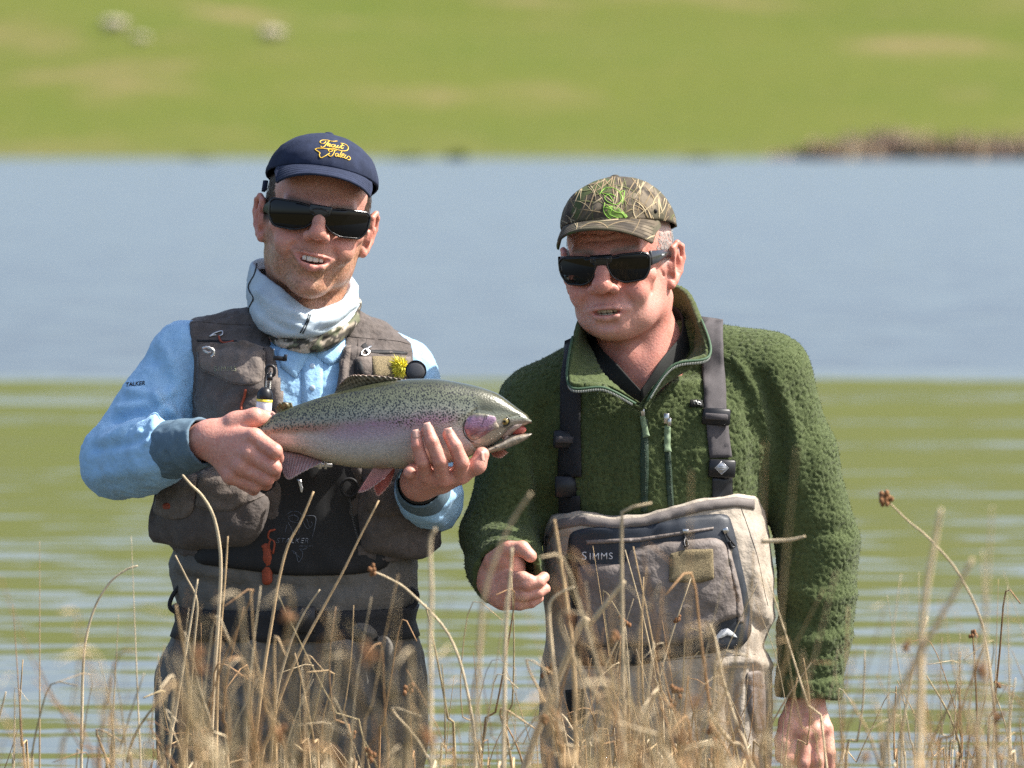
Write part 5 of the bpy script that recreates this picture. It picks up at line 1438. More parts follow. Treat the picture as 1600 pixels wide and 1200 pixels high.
b3 = Msh.join([Msh(FI.V, FI.F), Msh(J.V, J.F)]).bvh()
# gill cover, maxilla, eye
zt = lambda L: [(700 + x / 8.573, 600 + y / 8.573) for x, y in L]
M_gill = mat('pink violet gill cover', (0.30, 0.175, 0.265), 0.30, var=0.75, var_scale=70, color2=(0.27, 0.085, 0.075), spec=0.6, coat=0.4)
gc = drape(b3, round_poly(zt([(380, 385), (520, 405), (640, 430), (650, 520), (700, 580), (560, 640), (440, 720), (340, 765), (250, 700), (212, 590), (240, 480), (300, 410)]), 5), 0.3, 0.5, 2.5, puff=1.4, edge=8)
gp = PX(gc.V); gn = fbm(np.stack((gp[:, 0] * 0.09, gp[:, 1] * 0.09, 0 * gp[:, 0]), 1), 3)
GC = np.tile(np.array((0.30, 0.175, 0.30)), (len(gp), 1))
def gl(c, f):
    global GC
    f = np.clip(f, 0, 1)[:, None]; GC = GC * (1 - f) + np.array(c) * f
gl((0.27, 0.085, 0.065), 0.9 * sm(662, 676, gp[:, 1] + 9 * gn)); gl((0.38, 0.24, 0.30), 0.8 * sm(0.0, 0.35, gn)); gl((0.17, 0.10, 0.17), 0.75 * sm(0.0, 0.35, -gn))
gl((0.36, 0.30, 0.23), sm(764, 776, gp[:, 0] + 0.6 * (gp[:, 1] - 665) + 9 * gn)); gl((0.36, 0.30, 0.24), sm(677, 688, gp[:, 1] + 8 * gn)); gl((0.12, 0.12, 0.07), sm(655, 646, gp[:, 1] + 5 * gn))
gc.col = np.concatenate((GC, np.zeros((len(GC), 1))), 1); M_gill = M_trout
gcov = link('gill_cover', gc, M_gill, trout)
link('gill_crease', strokes_on(gc.bvh(), [zt([(500, 410), (485, 470), (465, 540)]), zt([(520, 420), (515, 470)]), zt([(300, 700), (400, 650), (520, 620), (640, 600)])], 0.8, 0.1), mat('dark crease', (0.07, 0.04, 0.05), 0.5), gcov)
link('gill_edge', strokes_on(b3, [zt([(240, 470), (208, 560), (215, 660), (270, 740), (345, 780)])], 1.8, 0.3), mat('dark gill edge', (0.030, 0.024, 0.022), 0.4), trout)
M_max = mat('pale jaw bone', (0.36, 0.27, 0.23), 0.32, var=0.3, var_scale=120, spec=0.55, coat=0.3)
link('jaw_bone', drape(b3, round_poly(zt([(1000, 525), (900, 540), (820, 590), (730, 690), (712, 735), (760, 750), (800, 720), (830, 690), (880, 630), (960, 570)]), 3), 0.6, 1.2, 2.2, puff=1.4, edge=4), M_max, trout)
link('jaw_crease', strokes_on(b3, [zt([(880, 535), (800, 590), (720, 660)]), zt([(380, 800), (600, 840), (780, 850), (960, 810)]), zt([(680, 560), (760, 585), (840, 570)])], 0.9, 0.1), mat('grey crease', (0.10, 0.085, 0.075), 0.5), trout)
ec = np.array(b3.ray_cast(EYE, ray(788.5, 658.5))[0]) + np.array((0, 0.004, 0))
eye = link('eye', ballm(ec, (7.2, 6.2, 6.6), 24), mat('brown gold iris', (0.19, 0.14, 0.035), 0.12, var=0.5, var_scale=400, coat=1.0), trout)
link('pupil', ballm(ec + np.array((0.0, -0.0036, 0)), (3.0, 3.2, 3.0), 18), M_gloss, eye)
link('eye_rim', tube(np.array([ec + np.array((0.0078 * math.cos(a), -0.0025, 0.0070 * math.sin(a))) for a in np.linspace(0, 6.2832, 30)]), 1.3, 8, False), mat('dark eye rim', (0.035, 0.033, 0.025), 0.4), eye)
for px_, py_ in ((812, 650), (827, 654)): link('nostril', ballm(np.array(b3.ray_cast(EYE, ray(px_, py_))[0]), (1.4, 1.0, 1.2), 8), M_gloss, trout)
# ================================================================== THE OLDER MAN, leaning in beside the fish
M_fleece = mat('green sherpa fleece', (0.056, 0.076, 0.027), 0.95, var=0.7, var_scale=150, color2=(0.098, 0.122, 0.050), bump=0.7, bump_scale=900, bump_dist=0.002, sheen=0.12, spec=0.1)
M_tape = mat('green binding tape', (0.05, 0.098, 0.052), 0.7, bump=0.4, bump_scale=1500, bump_dist=0.0004)
M_tag = mat('pale green zip tag', (0.17, 0.235, 0.135), 0.7, bump=0.4, bump_scale=900, bump_dist=0.0005)
M_strap = mat('dark grey elastic webbing', (0.070, 0.063, 0.066), 0.85, var=0.12, var_scale=120, bump=0.5, bump_scale=1300, bump_dist=0.0006)
M_tan = mat('pale tan wader cloth', (0.36, 0.31, 0.25), 0.78, var=0.16, var_scale=22, bump=0.6, bump_scale=75, bump_dist=0.006)
M_taupe = mat('taupe wader pocket cloth', (0.165, 0.138, 0.122), 0.62, var=0.25, var_scale=26, bump=0.6, bump_scale=75, bump_dist=0.006)
M_slate = mat('blue black panel cloth', (0.022, 0.027, 0.036), 0.5, var=0.2, var_scale=30, bump=0.3, bump_scale=1000, bump_dist=0.0006)
M_tee = mat('black shirt cloth', (0.008, 0.009, 0.008), 0.85, bump=0.3, bump_scale=1000, bump_dist=0.0008)
RB = P(1030, 1955, 20)
hR = Pose(P(969, 421, -40), -15, -1, -4, 1.08)
S = Shape()
head_shape(S, hR, True)
hR.rc(S, (4, 26, -30), (20, 54, -160), 54, 50, 18)
for s in (-1, 1): hR.chain(S, [(s * 55, 22, -45), (14 + s * 14, -6, -158)], [13, 11], 14)
hR.ell(S, (6, -10, -128), (13, 13, 15), 18)
S.rc(P(1000, 590, 30), P(1035, 800, 20), 88, 92, 40).rc(P(1035, 800, 20), P(1032, 960, 20), 90, 84, 20)
S.rc(P(940, 622, 25), P(848, 644, 10), 42, 38, 40).rc(P(1085, 622, 30), P(1190, 606, 18), 40, 40, 40)
S.chain([P(848, 640, 10), P(782, 838, -15), P(790, 886, -105)], [40, 36, 30], 12)
S.chain([P(1192, 602, 18), P(1275, 850, 25), P(1264, 1070, -5)], [42, 37, 29], 12)
# right hand: half open, palm up
wr = P(786, 893, -112)
S.rc(P(788, 888, -100), wr, 30, 28, 10)
mc = [P(792, 904, -152), P(796, 914, -160), P(793, 929, -156), P(788, 942, -146)]
for q, a, b in zip(mc, (21, 21, 20, 18), (13, 13, 12.5, 11.5)): S.rc(wr + np.array((-0.012, -0.010, -0.012)), q, a, b, 10)
S.rc(P(770, 912, -125), P(780, 928, -138), 24, 21, 12)
finger(S, [mc[0], P(817, 903, -188), P(827, 907, -190), P(815, 912, -186)], [12, 10.4, 9.6, 8.8], 2)
finger(S, [mc[1], P(823, 913, -190), P(842, 909, -186), P(850, 902, -176)], [12, 10.4, 9.4, 8.8], 2)
finger(S, [mc[2], P(820, 930, -184), P(841, 926, -182), P(852, 920, -174)], [11.6, 9.8, 9, 8.4], 2)
finger(S, [mc[3], P(812, 945, -170), P(830, 942, -170), P(842, 935, -164)], [10.6, 9, 8.2, 7.6], 2)
S.rc(P(768, 890, -122), P(786, 874, -148), 20, 18, 10)
S.chain([P(772, 878, -138), P(795, 858, -158), P(816, 857, -170), P(829, 869, -176)], [17, 13, 11.5, 10], 4)
S.ell(P(808, 884, -178), (15, 16, 6), 4, 'sub')
# left hand: hanging loose
wl = P(1262, 1078, -4)
ml = [P(1240, 1142, -30), P(1258, 1147, -34), P(1275, 1145, -30), P(1290, 1139, -20)]
for q, a, b in zip(ml, (21, 21, 20, 18), (13, 13, 12.5, 11.5)): S.rc(wl, q, a, b, 12)
for q, dx in zip(ml, (-6, -2, 2, 5)):
    p_ = PX(q[None])[0]; w_ = q[1] * 1000; l = 1.0 if dx != 5 else 0.85
    finger(S, [q, P(p_[0] + dx, p_[1] + 44 * l, w_ - 12), P(p_[0] + dx * 1.2, p_[1] + 70 * l, w_ - 6), P(p_[0] + dx, p_[1] + 90 * l, w_ + 6)], [12, 10.6, 9.6, 8.6], 2.5)
S.chain([P(1246, 1098, -14), P(1230, 1128, -36), P(1222, 1158, -44), P(1221, 1182, -42)], [17, 13, 11.6, 10.2], 6)
for q in ml: S.ell(q + np.array((0, -0.008, 0.002)), (8.5, 8, 9), 8)
B = S.mesh(2.2)
hl = hR.inv(B.V); inhead = (np.linalg.norm(hl * np.array((1, 1, 0.8)), axis=1) < 215) & (hl[:, 2] > -200)
B.col = hand_colour(B.V, (0.60, 0.30, 0.225), knuckles=mc + ml, red=0.5)
fc = face_colour(hR, B.V, True)
x, y, z = hl.T
scalp = sm(-30, -18, y) * sm(-6, 8, z + 0.25 * y * (y < 0)) * (np.abs(x) < 76) * ((np.abs(x) > 45) | (y > 0))
fc = fc * (1 - 0.6 * scalp[:, None]) + np.array((0.40, 0.36, 0.33)) * 0.6 * scalp[:, None]
B.col[inhead] = fc[inhead]
man2 = link('person', B, M_skin, base=RB, label='older man in a camouflage cap and green fleece leaning in with one hand cupped', category='man', group='two anglers standing in the lake')
M_teeth2 = mat('yellowed teeth', (0.44, 0.38, 0.27), 0.3)
link('upper_teeth', Msh.join(teeth_mesh(hR, -50.5, -57.0, 22, -94.5, 0.018)), M_teeth2, man2)
link('lower_teeth', Msh.join(teeth_mesh(hR, -57.5, -63, 22, -92.0, 0.018)), M_teeth2, man2)
link('mouth_cavity', ballm(hR((0, -83, -57)), (22, 7, 8), 16, hR.R), M_mouth, man2)
nh = 2600
th = RNG.uniform(0.28 * math.pi, 1.72 * math.pi, nh); zz = RNG.uniform(-34, 52, nh)
rr = np.sqrt(np.clip(1 - ((zz - 42) / 84) ** 2, 0, 1))
pts = np.stack((75 * rr * np.sin(th), 12 - 95 * rr * np.cos(th), zz), 1); nr = np.stack((np.sin(th), -np.cos(th), 0 * th), 1)
ok = ((pts[:, 2] > 4 - 0.3 * np.minimum(pts[:, 1], 0)) | (pts[:, 1] > 25)) & (pts[:, 1] > -36)
link('hair', strands(hR, pts[ok], nr[ok], lambda p: np.tile(np.array((0, 0.8, -0.8)), (len(p), 1)), 12, 1.2, M_grey_hair), M_grey_hair, man2)

# ------------------------------------------------------------------ fleece
FT = [(590, 880, 1160, 25, 105), (640, 862, 1205, 22, 120), (700, 860, 1208, 20, 128), (780, 864, 1200, 18, 128), (825, 870, 1194, 18, 114), (900, 874, 1190, 18, 108), (1000, 876, 1186, 18, 104)]
S = Shape().loft(FT, 2.3, 20)
S.rc(P(955, 575, 28), P(842, 632, 10), 62, 58, 45).rc(P(1075, 560, 34), P(1196, 588, 18), 60, 68, 45)
S.chain([P(840, 634, 10), P(809, 735, 4), P(781, 836, -14)], [59, 58, 59], 18)
S.chain([P(781, 836, -14), P(788, 878, -66), P(792, 894, -112)], [59, 58, 55], 14)
S.chain([P(1196, 590, 18), P(1243, 715, 20), P(1278, 850, 24)], [68, 63, 63], 18)
S.chain([P(1278, 850, 24), P(1275, 980, 10), P(1264, 1072, -4), P(1263, 1094, -6)], [63, 58, 50, 48], 14)
# open ends of the sleeves
a, b = P(788, 878, -66), P(792, 894, -112); ax_ = (b - a) / np.linalg.norm(b - a)
S.ball_half(b + ax_ * 0.012, ax_, 70)
S.chain([b - ax_ * 0.02, b + ax_ * 0.05], [44, 44], 2, 'sub')
a, b = P(1264, 1072, -4), P(1263, 1094, -6); ax2 = (b - a) / np.linalg.norm(b - a)
S.ball_half(b - ax2 * 0.004, ax2, 70)
S.chain([b - ax2 * 0.02, b + ax2 * 0.05], [36, 36], 2, 'sub')
# neck opening
S.prism([(905, 480), (915, 560), (950, 600), (1000, 642), (1045, 600), (1075, 560), (1085, 470)], -400, -40, 8)
S.rc(P(845, 690, 8), P(838, 815, 4), 44, 34, 20)
FL = S.mesh(2.2)
FL.push(3.5 * fbm(FL.V * 1000 * np.array((0.014, 0.016, 0.016)), 2))
FL.folds([([(1190, 590), (1215, 660), (1222, 740)], 13, -9), ([(1215, 600), (1245, 680), (1250, 760)], 11, 6), ([(1150, 560), (1185, 620), (1200, 690), (1195, 730)], 9, 5), ([(1165, 640), (1180, 690), (1178, 740)], 10, -5), ([(1130, 555), (1165, 585)], 8, 3),
          ([(1235, 860), (1280, 830), (1320, 830)], 14, -6), ([(1240, 920), (1290, 940), (1325, 930)], 14, 6), ([(1230, 960), (1280, 985), (1325, 975)], 13, -6), ([(1240, 1010), (1290, 1000)], 12, 5), ([(1225, 1052), (1270, 1060), (1312, 1055)], 6, -5),
          ([(735, 830), (775, 850), (820, 840)], 11, 1.5), ([(728, 862), (770, 880), (815, 862)], 8, -3), ([(738, 800), (780, 812), (830, 800)], 11, -1), ([(850, 640), (840, 720), (845, 800)], 14, -9), ([(800, 700), (830, 760)], 12, 4),
          ([(1015, 700), (1018, 800)], 16, 4), ([(950, 680), (955, 800)], 20, -4), ([(1090, 640), (1092, 780)], 14, 3)], 0.6)
q = FL.V * 1000                                                          # curly pile
q = q + 2.5 * np.stack((noise(q * 0.09), noise(q * 0.09 + 50), noise(q * 0.09 + 90)), 1)
pile = np.sqrt(np.clip(1 - (worley(q / 5.6) / 0.75) ** 2, 0, 1))
FL.push(2.5 * pile + 0.9 * noise(q * 0.22) - 1.0)
fleece = link('fleece_jacket', FL, M_fleece, man2)
# standing collar, unzipped and folded open
cb = [(1001, 642, -142), (972, 620, -134), (940, 588, -108), (922, 556, -50), (918, 540, 50), (990, 520, 110), (1070, 515, 60), (1092, 545, -30), (1070, 575, -95), (1030, 610, -130), (1003, 642, -143)]
ct_ = [(999, 634, -152), (945, 606, -160), (888, 600, -150), (900, 508, -78), (928, 478, 40), (990, 452, 96), (1066, 448, 40), (1096, 500, -60), (1108, 556, -128), (1050, 572, -146), (1006, 634, -153)]
def collar_sheet(b_, t_, bow, thick, m=12, n=9):
    bb, tt = spline([P(*p) for p in b_], n), spline([P(*p) for p in t_], n); c = (bb.mean(0) + tt.mean(0)) / 2
    A = []
    for v in np.linspace(0, 1, m):
        r = bb + (tt - bb) * v; o = r - c; o[:, 2] = 0; o /= np.linalg.norm(o, axis=1)[:, None]
        A.append(r + o * bow * MM * math.sin(v * math.pi))
    G = grid(np.array(A))
    if (G.normals() * (G.V - c)).sum(1).mean() < 0: G.F = G.F[:, ::-1]
    return G, tt
CG, edge = collar_sheet(cb, ct_, 7, 8)
CGt = thicken(collar_sheet(cb, ct_, 7, 8, 34, 40)[0], 8); q = CGt.V * 1000; CGt.push(2.2 * np.sqrt(np.clip(1 - (worley(q / 5.6) / 0.75) ** 2, 0, 1)) + 0.8 * noise(q * 0.2) - 1)
collar = link('collar', CGt, M_fleece, fleece)
link('binding_tape', Msh.join([tube(edge[1:26] + np.array((0, -0.004, 0)), 2.2, 8), tube(edge[-28:-1] + np.array((0, -0.004, 0)), 2.2, 8)]), M_tape, collar)
def teeth_along(pts, pitch, size, m, name, parent, off):
    d = np.concatenate(((0,), np.cumsum(np.linalg.norm(np.diff(pts, axis=0), axis=1)))); ms = []
    for t in np.arange(0, d[-1], pitch * MM):
        p = np.array([np.interp(t, d, pts[:, k]) for k in range(3)]); ms.append(boxm(p + np.array(off) * MM, size, None, 0.3))
    return link(name, Msh.join(ms), m, parent, kind='stuff')
M_ztooth = mat('pale zip tooth', (0.30, 0.31, 0.27), 0.4)
teeth_along(edge[2:20], 2.6, (0.8, 1.0, 1.9), M_ztooth, 'zip_teeth', collar, (0, -6, -4))
teeth_along(edge[-21:-2], 2.6, (0.8, 1.0, 1.9), M_ztooth, 'zip_teeth', collar, (0, -6, -4))
TB, _ = collar_sheet([(1000, 630, -110), (955, 605, -95), (918, 570, -40), (925, 540, 40), (990, 520, 95), (1055, 515, 50), (1078, 545, -20), (1045, 595, -90), (1002, 630, -112)],
                     [(1000, 610, -122), (966, 572, -106), (932, 535, -42), (934, 505, 36), (990, 488, 84), (1056, 480, 40), (1066, 518, -24), (1034, 562, -100), (1002, 610, -122)], 3, 3)
link('undershirt', thicken(TB, 3), M_tee, man2)
bfl = FL.bvh()
# loose fibres of the pile
NF = FL.normals(); i_ = RNG.integers(0, len(FL.V), 60000); d_ = NF[i_] + RNG.normal(size=(60000, 3)) * 0.75; d_ /= np.linalg.norm(d_, axis=1)[:, None]
s_ = np.cross(d_, RNG.normal(size=(60000, 3))); s_ /= np.linalg.norm(s_, axis=1)[:, None]; b_ = FL.V[i_] - NF[i_] * 0.0006; l_ = RNG.uniform(0.002, 0.0050, (60000, 1))
link('pile_fibres', Msh(np.stack((b_ - s_ * 0.0005, b_ + s_ * 0.0005, b_ + d_ * l_), 1).reshape(-1, 3), np.arange(180000).reshape(-1, 3)), M_fleece, fleece, smooth=False, kind='stuff')
# zips, tags and the sewn-in maker's label
link('zip', drape(bfl, [(1003, 655), (1012, 655), (1014, 720), (1012, 800), (1002, 800), (1000, 720)], 0.6, 1.2, 5), mat('green zip tape', (0.022, 0.046, 0.024), 0.6, bump=0.8, bump_scale=500, bump_dist=0.001), fleece)
zt_ = mat('dark green zip tooth', (0.035, 0.055, 0.035), 0.4)
zip_teeth(bfl, [(1008, 690), (1009, 740), (1008, 800)], zt_, fleece, 2.6, 0.9, 2.2)
link('zip', drape(bfl, [(1038, 690), (1047, 690), (1050, 740), (1054, 800), (1044, 800), (1040, 740)], 0.8, 1.2, 5), mat('dark zip tape', (0.024, 0.045, 0.026), 0.6), fleece)
zip_teeth(bfl, [(1044, 705), (1047, 740), (1050, 795)], zt_, fleece, 2.6, 0.9, 2.2)
bz = lambda L: [(850 + x / 3.53, 480 + y / 3.53) for x, y in L]
link('zip_slider', Msh.join([boxm(on(bfl, bz([(538, 560)]), 7)[0], (5, 3, 10), rotm(0, 0, -6)), boxm(on(bfl, bz([(545, 585)]), 9)[0], (3, 2, 7), rotm(0, 0, -8))]), M_metal, fleece)
link('zip_tag', drape(bfl, round_poly(bz([(530, 600), (560, 600), (584, 715), (550, 725)]), 1.5), 5, 2.2, 4, lift=lambda v: 0.6 * np.sin(v[:, 1] * 0.35)), M_tag, fleece)
link('zip_slider', Msh.join([boxm(on(bfl, bz([(680, 620)]), 6)[0], (4, 3, 8)), boxm(on(bfl, bz([(682, 640)]), 8)[0], (2.6, 2, 6))]), M_metal, fleece)
link('zip_tag', drape(bfl, round_poly(bz([(662, 655), (698, 655), (695, 800), (660, 800)]), 1.5), 4, 2.2, 4, lift=lambda v: 0.6 * np.sin(v[:, 1] * 0.35)), M_tag, fleece)
lab = link('cloth_label', drape(bfl, bz([(803, 512), (876, 516), (878, 552), (803, 554)]), 2.5, 1.2, 4), M_tee, fleece)
link('lettering', letters(bfl, 'Mo', *bz([(824, 538)])[0], 5.2, (1, 0), (0, 1), 0, 4.2, 0.4, 1.0, 0.008), mat('white print', (0.7, 0.7, 0.68), 0.7), lab)
# braces
def strap_patch(poly, m, name, parent, off=2.0, th=2.2, step=6): return link(name, drape(bfl, poly, off, th, step), m, parent)
# ------------------------------------------------------------------ waders
RW = [(800, 850, 1190, 8, 138), (830, 850, 1200, 6, 142), (900, 850, 1208, 5, 146), (960, 852, 1208, 5, 144), (1010, 852, 1200, 5, 140), (1060, 852, 1196, 8, 134), (1130, 854, 1194, 10, 122), (1190, 862, 1190, 12, 100)]
S = Shape().loft([(765, 862, 1192, 10, 136)] + RW, 2.6, 10)
S.chain([P(945, 1080, 8), P(938, 1250, 5), P(936, 1500, 10), P(936, 1880, 20)], [92, 86, 76, 66], 30)
S.chain([P(1108, 1080, 8), P(1112, 1250, 5), P(1116, 1500, 10), P(1116, 1880, 20)], [90, 86, 76, 66], 30)
for x0 in (936, 1116): S.chain([P(x0, 1905, 35), P(x0, 1918, -140)], [52, 42], 20)
S.prism([(700, 600), (700, 845), (848, 838), (862, 812), (905, 803), (960, 810), (1005, 806), (1050, 793), (1100, 780), (1150, 774), (1180, 778), (1210, 790), (1400, 800), (1400, 600)], -500, 500, 2, 'sub', plane=-130)
S.half(np.array((0, 0, LB[2])), (0, 0, -1), 10)
WR = S.mesh(4.6)
q = WR.V * 1000
WR.push(3.0 * fbm(q * np.array((0.014, 0.016, 0.012)), 3)); WR.crumple(62, 3.0, (1, 1, 0.7), 3.0)
WR.folds([([(870, 830), (960, 822), (1040, 812)], 8, 4), ([(1190, 800), (1175, 880), (1195, 960)], 10, 6), ([(1165, 960), (1195, 985), (1200, 1010)], 9, -8), ([(1120, 1040), (1170, 1030), (1200, 1040)], 9, 6), ([(870, 930), (860, 1000)], 9, -5), ([(1000, 1060), (990, 1200)], 18, -10), ([(1060, 1050), (1080, 1200)], 16, 8), ([(900, 1060), (905, 1200)], 14, 7), ([(1140, 1060), (1150, 1200)], 14, -8)], 0.5)
zt2 = PX(WR.V); topband = 0
waders2 = link('waders', WR, M_tan, man2)
bwr = WR.bvh()
w4 = lambda L: [(840 + x / 3.75, 760 + y / 3.75) for x, y in L]
TOPE = [(853, 838), (866, 812), (908, 804), (960, 811), (1005, 807), (1050, 794), (1100, 781), (1150, 775), (1178, 779)]
TOPF = [(x, y + 17) for x, y in TOPE]
link('top_band', drape(bwr, strip([(x, y + 1.5) for x, y in TOPE], TOPF), 0.8, 1.6, 5, puff=1.5, edge=6), mat('taupe top band', (0.155, 0.135, 0.125), 0.7, bump=0.5, bump_scale=900, bump_dist=0.001), waders2)
pan = drape(bwr, round_poly(w4([(190, 265), (300, 240), (620, 235), (860, 180), (1060, 160), (1115, 170), (1150, 260), (1195, 480), (1235, 660), (1250, 860), (1200, 940), (1080, 965), (820, 1000), (600, 1040), (240, 1050), (215, 940), (200, 700), (175, 450)]), 12), 1.0, 2.6, 7, puff=2.5, edge=10, lift=lambda v: 1.6 * fbm(np.stack((v[:, 0] * 0.03, v[:, 1] * 0.05, 0 * v[:, 0]), 1), 3))
panel = link('chest_panel', pan, M_slate, waders2); bpan = pan.bvh()
pk2 = drape(bpan, round_poly(w4([(232, 470), (300, 455), (520, 455), (540, 370), (700, 330), (1040, 300), (1100, 330), (1160, 560), (1190, 760), (1060, 800), (1000, 880), (820, 930), (240, 940), (225, 800)]), 10), 0.6, 2.2, 6, puff=9, edge=16, lift=lambda v: 4.0 * fbm(np.stack((v[:, 0] * 0.010 - v[:, 1] * 0.004, v[:, 1] * 0.034 + v[:, 0] * 0.012, 0 * v[:, 0] + 3), 1), 3) * sm(880, 1000, v[:, 0]))
pocket2 = link('chest_pocket', pk2, M_taupe, panel); bpk2 = pk2.bvh()
ball_ = BVHTree.FromPolygons(np.concatenate((pan.V, pk2.V)).tolist(), [tuple(dict.fromkeys(f)) for f in np.concatenate((pan.F, pk2.F + len(pan.V))).tolist()])
M_let = mat('pale printed letters', (0.62, 0.62, 0.62), 0.6)
link('lettering', letters(ball_, 'IMMS', *w4([(302, 430)])[0], 10.4, (1, -0.03), (0.0, 1), 0, 0.4, 0.6, 1.16, 0.010), M_let, panel)
link('lettering', letters(ball_, 'S', *w4([(258, 431)])[0], 13.0, (1, -0.03), (0.0, 1), 0, 0.4, 0.6, 1.0, 0.010), M_let, panel)
link('zip', drape(ball_, w4([(285, 315), (600, 300), (860, 262), (1030, 238), (1030, 252), (860, 282), (600, 325), (290, 340)]), 0.5, 1.6, 4, puff=1, edge=3), M_taupe, panel)
link('zip', drape(ball_, w4([(1105, 330), (1130, 380), (1185, 600), (1205, 720), (1205, 800), (1170, 800), (1165, 640), (1120, 430)]), 0.6, 1.8, 4, puff=1.5, edge=4), M_taupe, panel)
link('zip', drape(ball_, w4([(205, 480), (228, 470), (228, 900), (215, 900)]), 0.6, 1.0, 4), M_black, panel)
def pull(pts, par): link('zip_pull', Msh.join([cord(ball_, w4(pts), 1.7, 3), ]), M_plastic, par)
pull([(862, 258), (858, 290), (872, 320), (880, 345), (865, 355), (858, 335), (866, 300)], panel)
pull([(1090, 250), (1105, 290), (1135, 330), (1148, 350), (1132, 355), (1118, 320)], panel)
pull([(195, 365), (180, 410), (160, 440), (172, 420), (200, 380)], panel)
link('zip_slider', boxm(on(ball_, w4([(864, 262)]), 4)[0], (4.5, 2.2, 3.4)), M_metal, panel)
link('zip_slider', boxm(on(ball_, w4([(1096, 262)]), 4)[0], (4.0, 2.2, 4.2), rotm(0, 0, -25)), M_metal, panel)
link('fly_patch', drape(ball_, round_poly(w4([(775, 395), (860, 370), (1025, 365), (1032, 540), (960, 560), (770, 560)]), 3), 0.8, 3, 4), M_patch, pocket2)
link('trout_emblem', drape(ball_, w4([(1040, 880), (1075, 840), (1110, 830), (1150, 860), (1170, 885), (1140, 882), (1110, 870), (1085, 885), (1060, 890), (1058, 915), (1046, 905)]), 0.6, 0.6, 4), mat('pale print', (0.62, 0.64, 0.66), 0.6), panel)
# sunlit side seam with bar tacks
link('seam', strokes_on(bwr, [w4([(1190, 120), (1240, 260), (1290, 420), (1330, 620), (1350, 700)])], 1.0, 0.2), mat('dark tan thread', (0.12, 0.10, 0.08), 0.9), waders2)
# knee patch seam, hand warmer slot and thigh loop
link('thigh_slot', drape(bwr, round_poly([(1165, 1050), (1188, 1046), (1194, 1075), (1198, 1140), (1180, 1148), (1168, 1110)], 8), 0.8, 2, 4, puff=3, edge=6), M_taupe, waders2)
link('seam', strokes_on(bwr, [[(862, 1040), (950, 1044), (1060, 1030), (1180, 1022)]], 1.4, 0.2), mat('seam tape', (0.10, 0.09, 0.08), 0.8), waders2)
link('thigh_zip', drape(bwr, [(884, 1078), (912, 1076), (916, 1130), (890, 1132)], 0.6, 1.2, 5), M_black, waders2)
# braces over the fleece
link('brace', drape(bfl, [(1092, 497), (1129, 503), (1131, 560), (1134, 640), (1142, 715), (1108, 716), (1100, 640), (1096, 560)], 3.0, 2.4, 6), M_strap, waders2)
link('brace', drape(bfl, [(884, 536), (901, 528), (907, 560), (908, 600), (909, 680), (910, 745), (874, 745), (876, 680), (876, 600)], 3.0, 2.4, 6), M_webbing, waders2)
link('brace', drape(bfl, [(1112, 745), (1143, 743), (1143, 784), (1112, 790)], 3.0, 2.4, 6), M_plastic, waders2)
link('brace', drape(bfl, [(876, 775), (908, 775), (908, 815), (876, 820)], 3.0, 2.4, 6), M_webbing, waders2)
def buckle(px, py, hw, hh, rot, name='buckle', bars=True, parent=None):
    c = on(bfl, [(px, py)], 8)[0]; Rm = rotm(8, 0, rot); ms = [boxm(c, (hw, 4.5, hh), Rm, 0.5)]
    b = link(name, ms[0], M_plastic, parent); 
    if bars: link('bar', boxm(c + np.array((0, -0.006, 0)), (hw * 0.82, 3, hh * 0.38), Rm, 0.5), M_strap, b)
    return b
buckle(1117, 651, 22, 13, 4, parent=waders2); buckle(889, 684, 19, 14, 2, parent=waders2)
bk = buckle(1125, 732, 21, 14, 3, bars=False, parent=waders2); buckle(893, 760, 19, 17, 0, bars=False, parent=waders2)
cc = on(bfl, [(1125, 731)], 13)[0]
link('diamond_badge', Msh.join([tube(np.array([cc + np.array((dx, -0.0006, dz)) * 1.0 for dx, dz in ((0, .010), (.0105, 0), (0, -.010), (-.0105, 0), (0, .010))]), 0.7, 6), boxm(cc, (6.6, 0.6, 6.6), rotm(0, 0, 45)), *[boxm(cc + np.array((0, -0.001, k * 0.0028)), (5 - abs(k) * 1.6, 0.5, 0.5)) for k in (-1, 0, 1)]]), mat('pewter', (0.45, 0.45, 0.46), 0.4, metal=0.8), bk)

# ------------------------------------------------------------------ camouflage cap
CAPR = dict(zf=76, zb=46, rx=83, ry=95, top=133, cy=9)
CR2 = make_crown(hR, CAPR, dent=1.5, crease=2.2)
def capcol(M):
    q = hR.inv(M.V); C = camo(q, 0.03, [np.array(c) for c in ((0.060, 0.046, 0.030), (0.105, 0.082, 0.054), (0.070, 0.062, 0.036), (0.15, 0.12, 0.082), (0.030, 0.023, 0.016))])
    g = (fbm(q * 0.02 + 60, 2) > 0.22) & (q[:, 0] < 10)
    C[g] = C[g] * 0.4 + np.array((0.06, 0.10, 0.018)) * 0.6
    return C
CR2.col = capcol(CR2)
cap2 = link('cap', CR2, M_camo, man2); bc2 = CR2.bvh()
BI2 = cap_bill(hR, 62, 81.5, 92.5, 9, 76.5, 47, 72, 67, 30, thick=3.4)
BI2.col = capcol(BI2)
bill2 = link('bill', BI2, M_camo, cap2); bbi2 = BI2.bvh()
for st in bill_stitch(BI2, 14): link('stitch_row', st, mat('brown stitching', (0.05, 0.04, 0.025), 0.9), bill2)
link('cap_button', ballm(hR((0, 9, 133.5)), (7, 7, 3.4), 16, hR.R), mat('brown button', (0.05, 0.04, 0.025), 0.8), cap2)
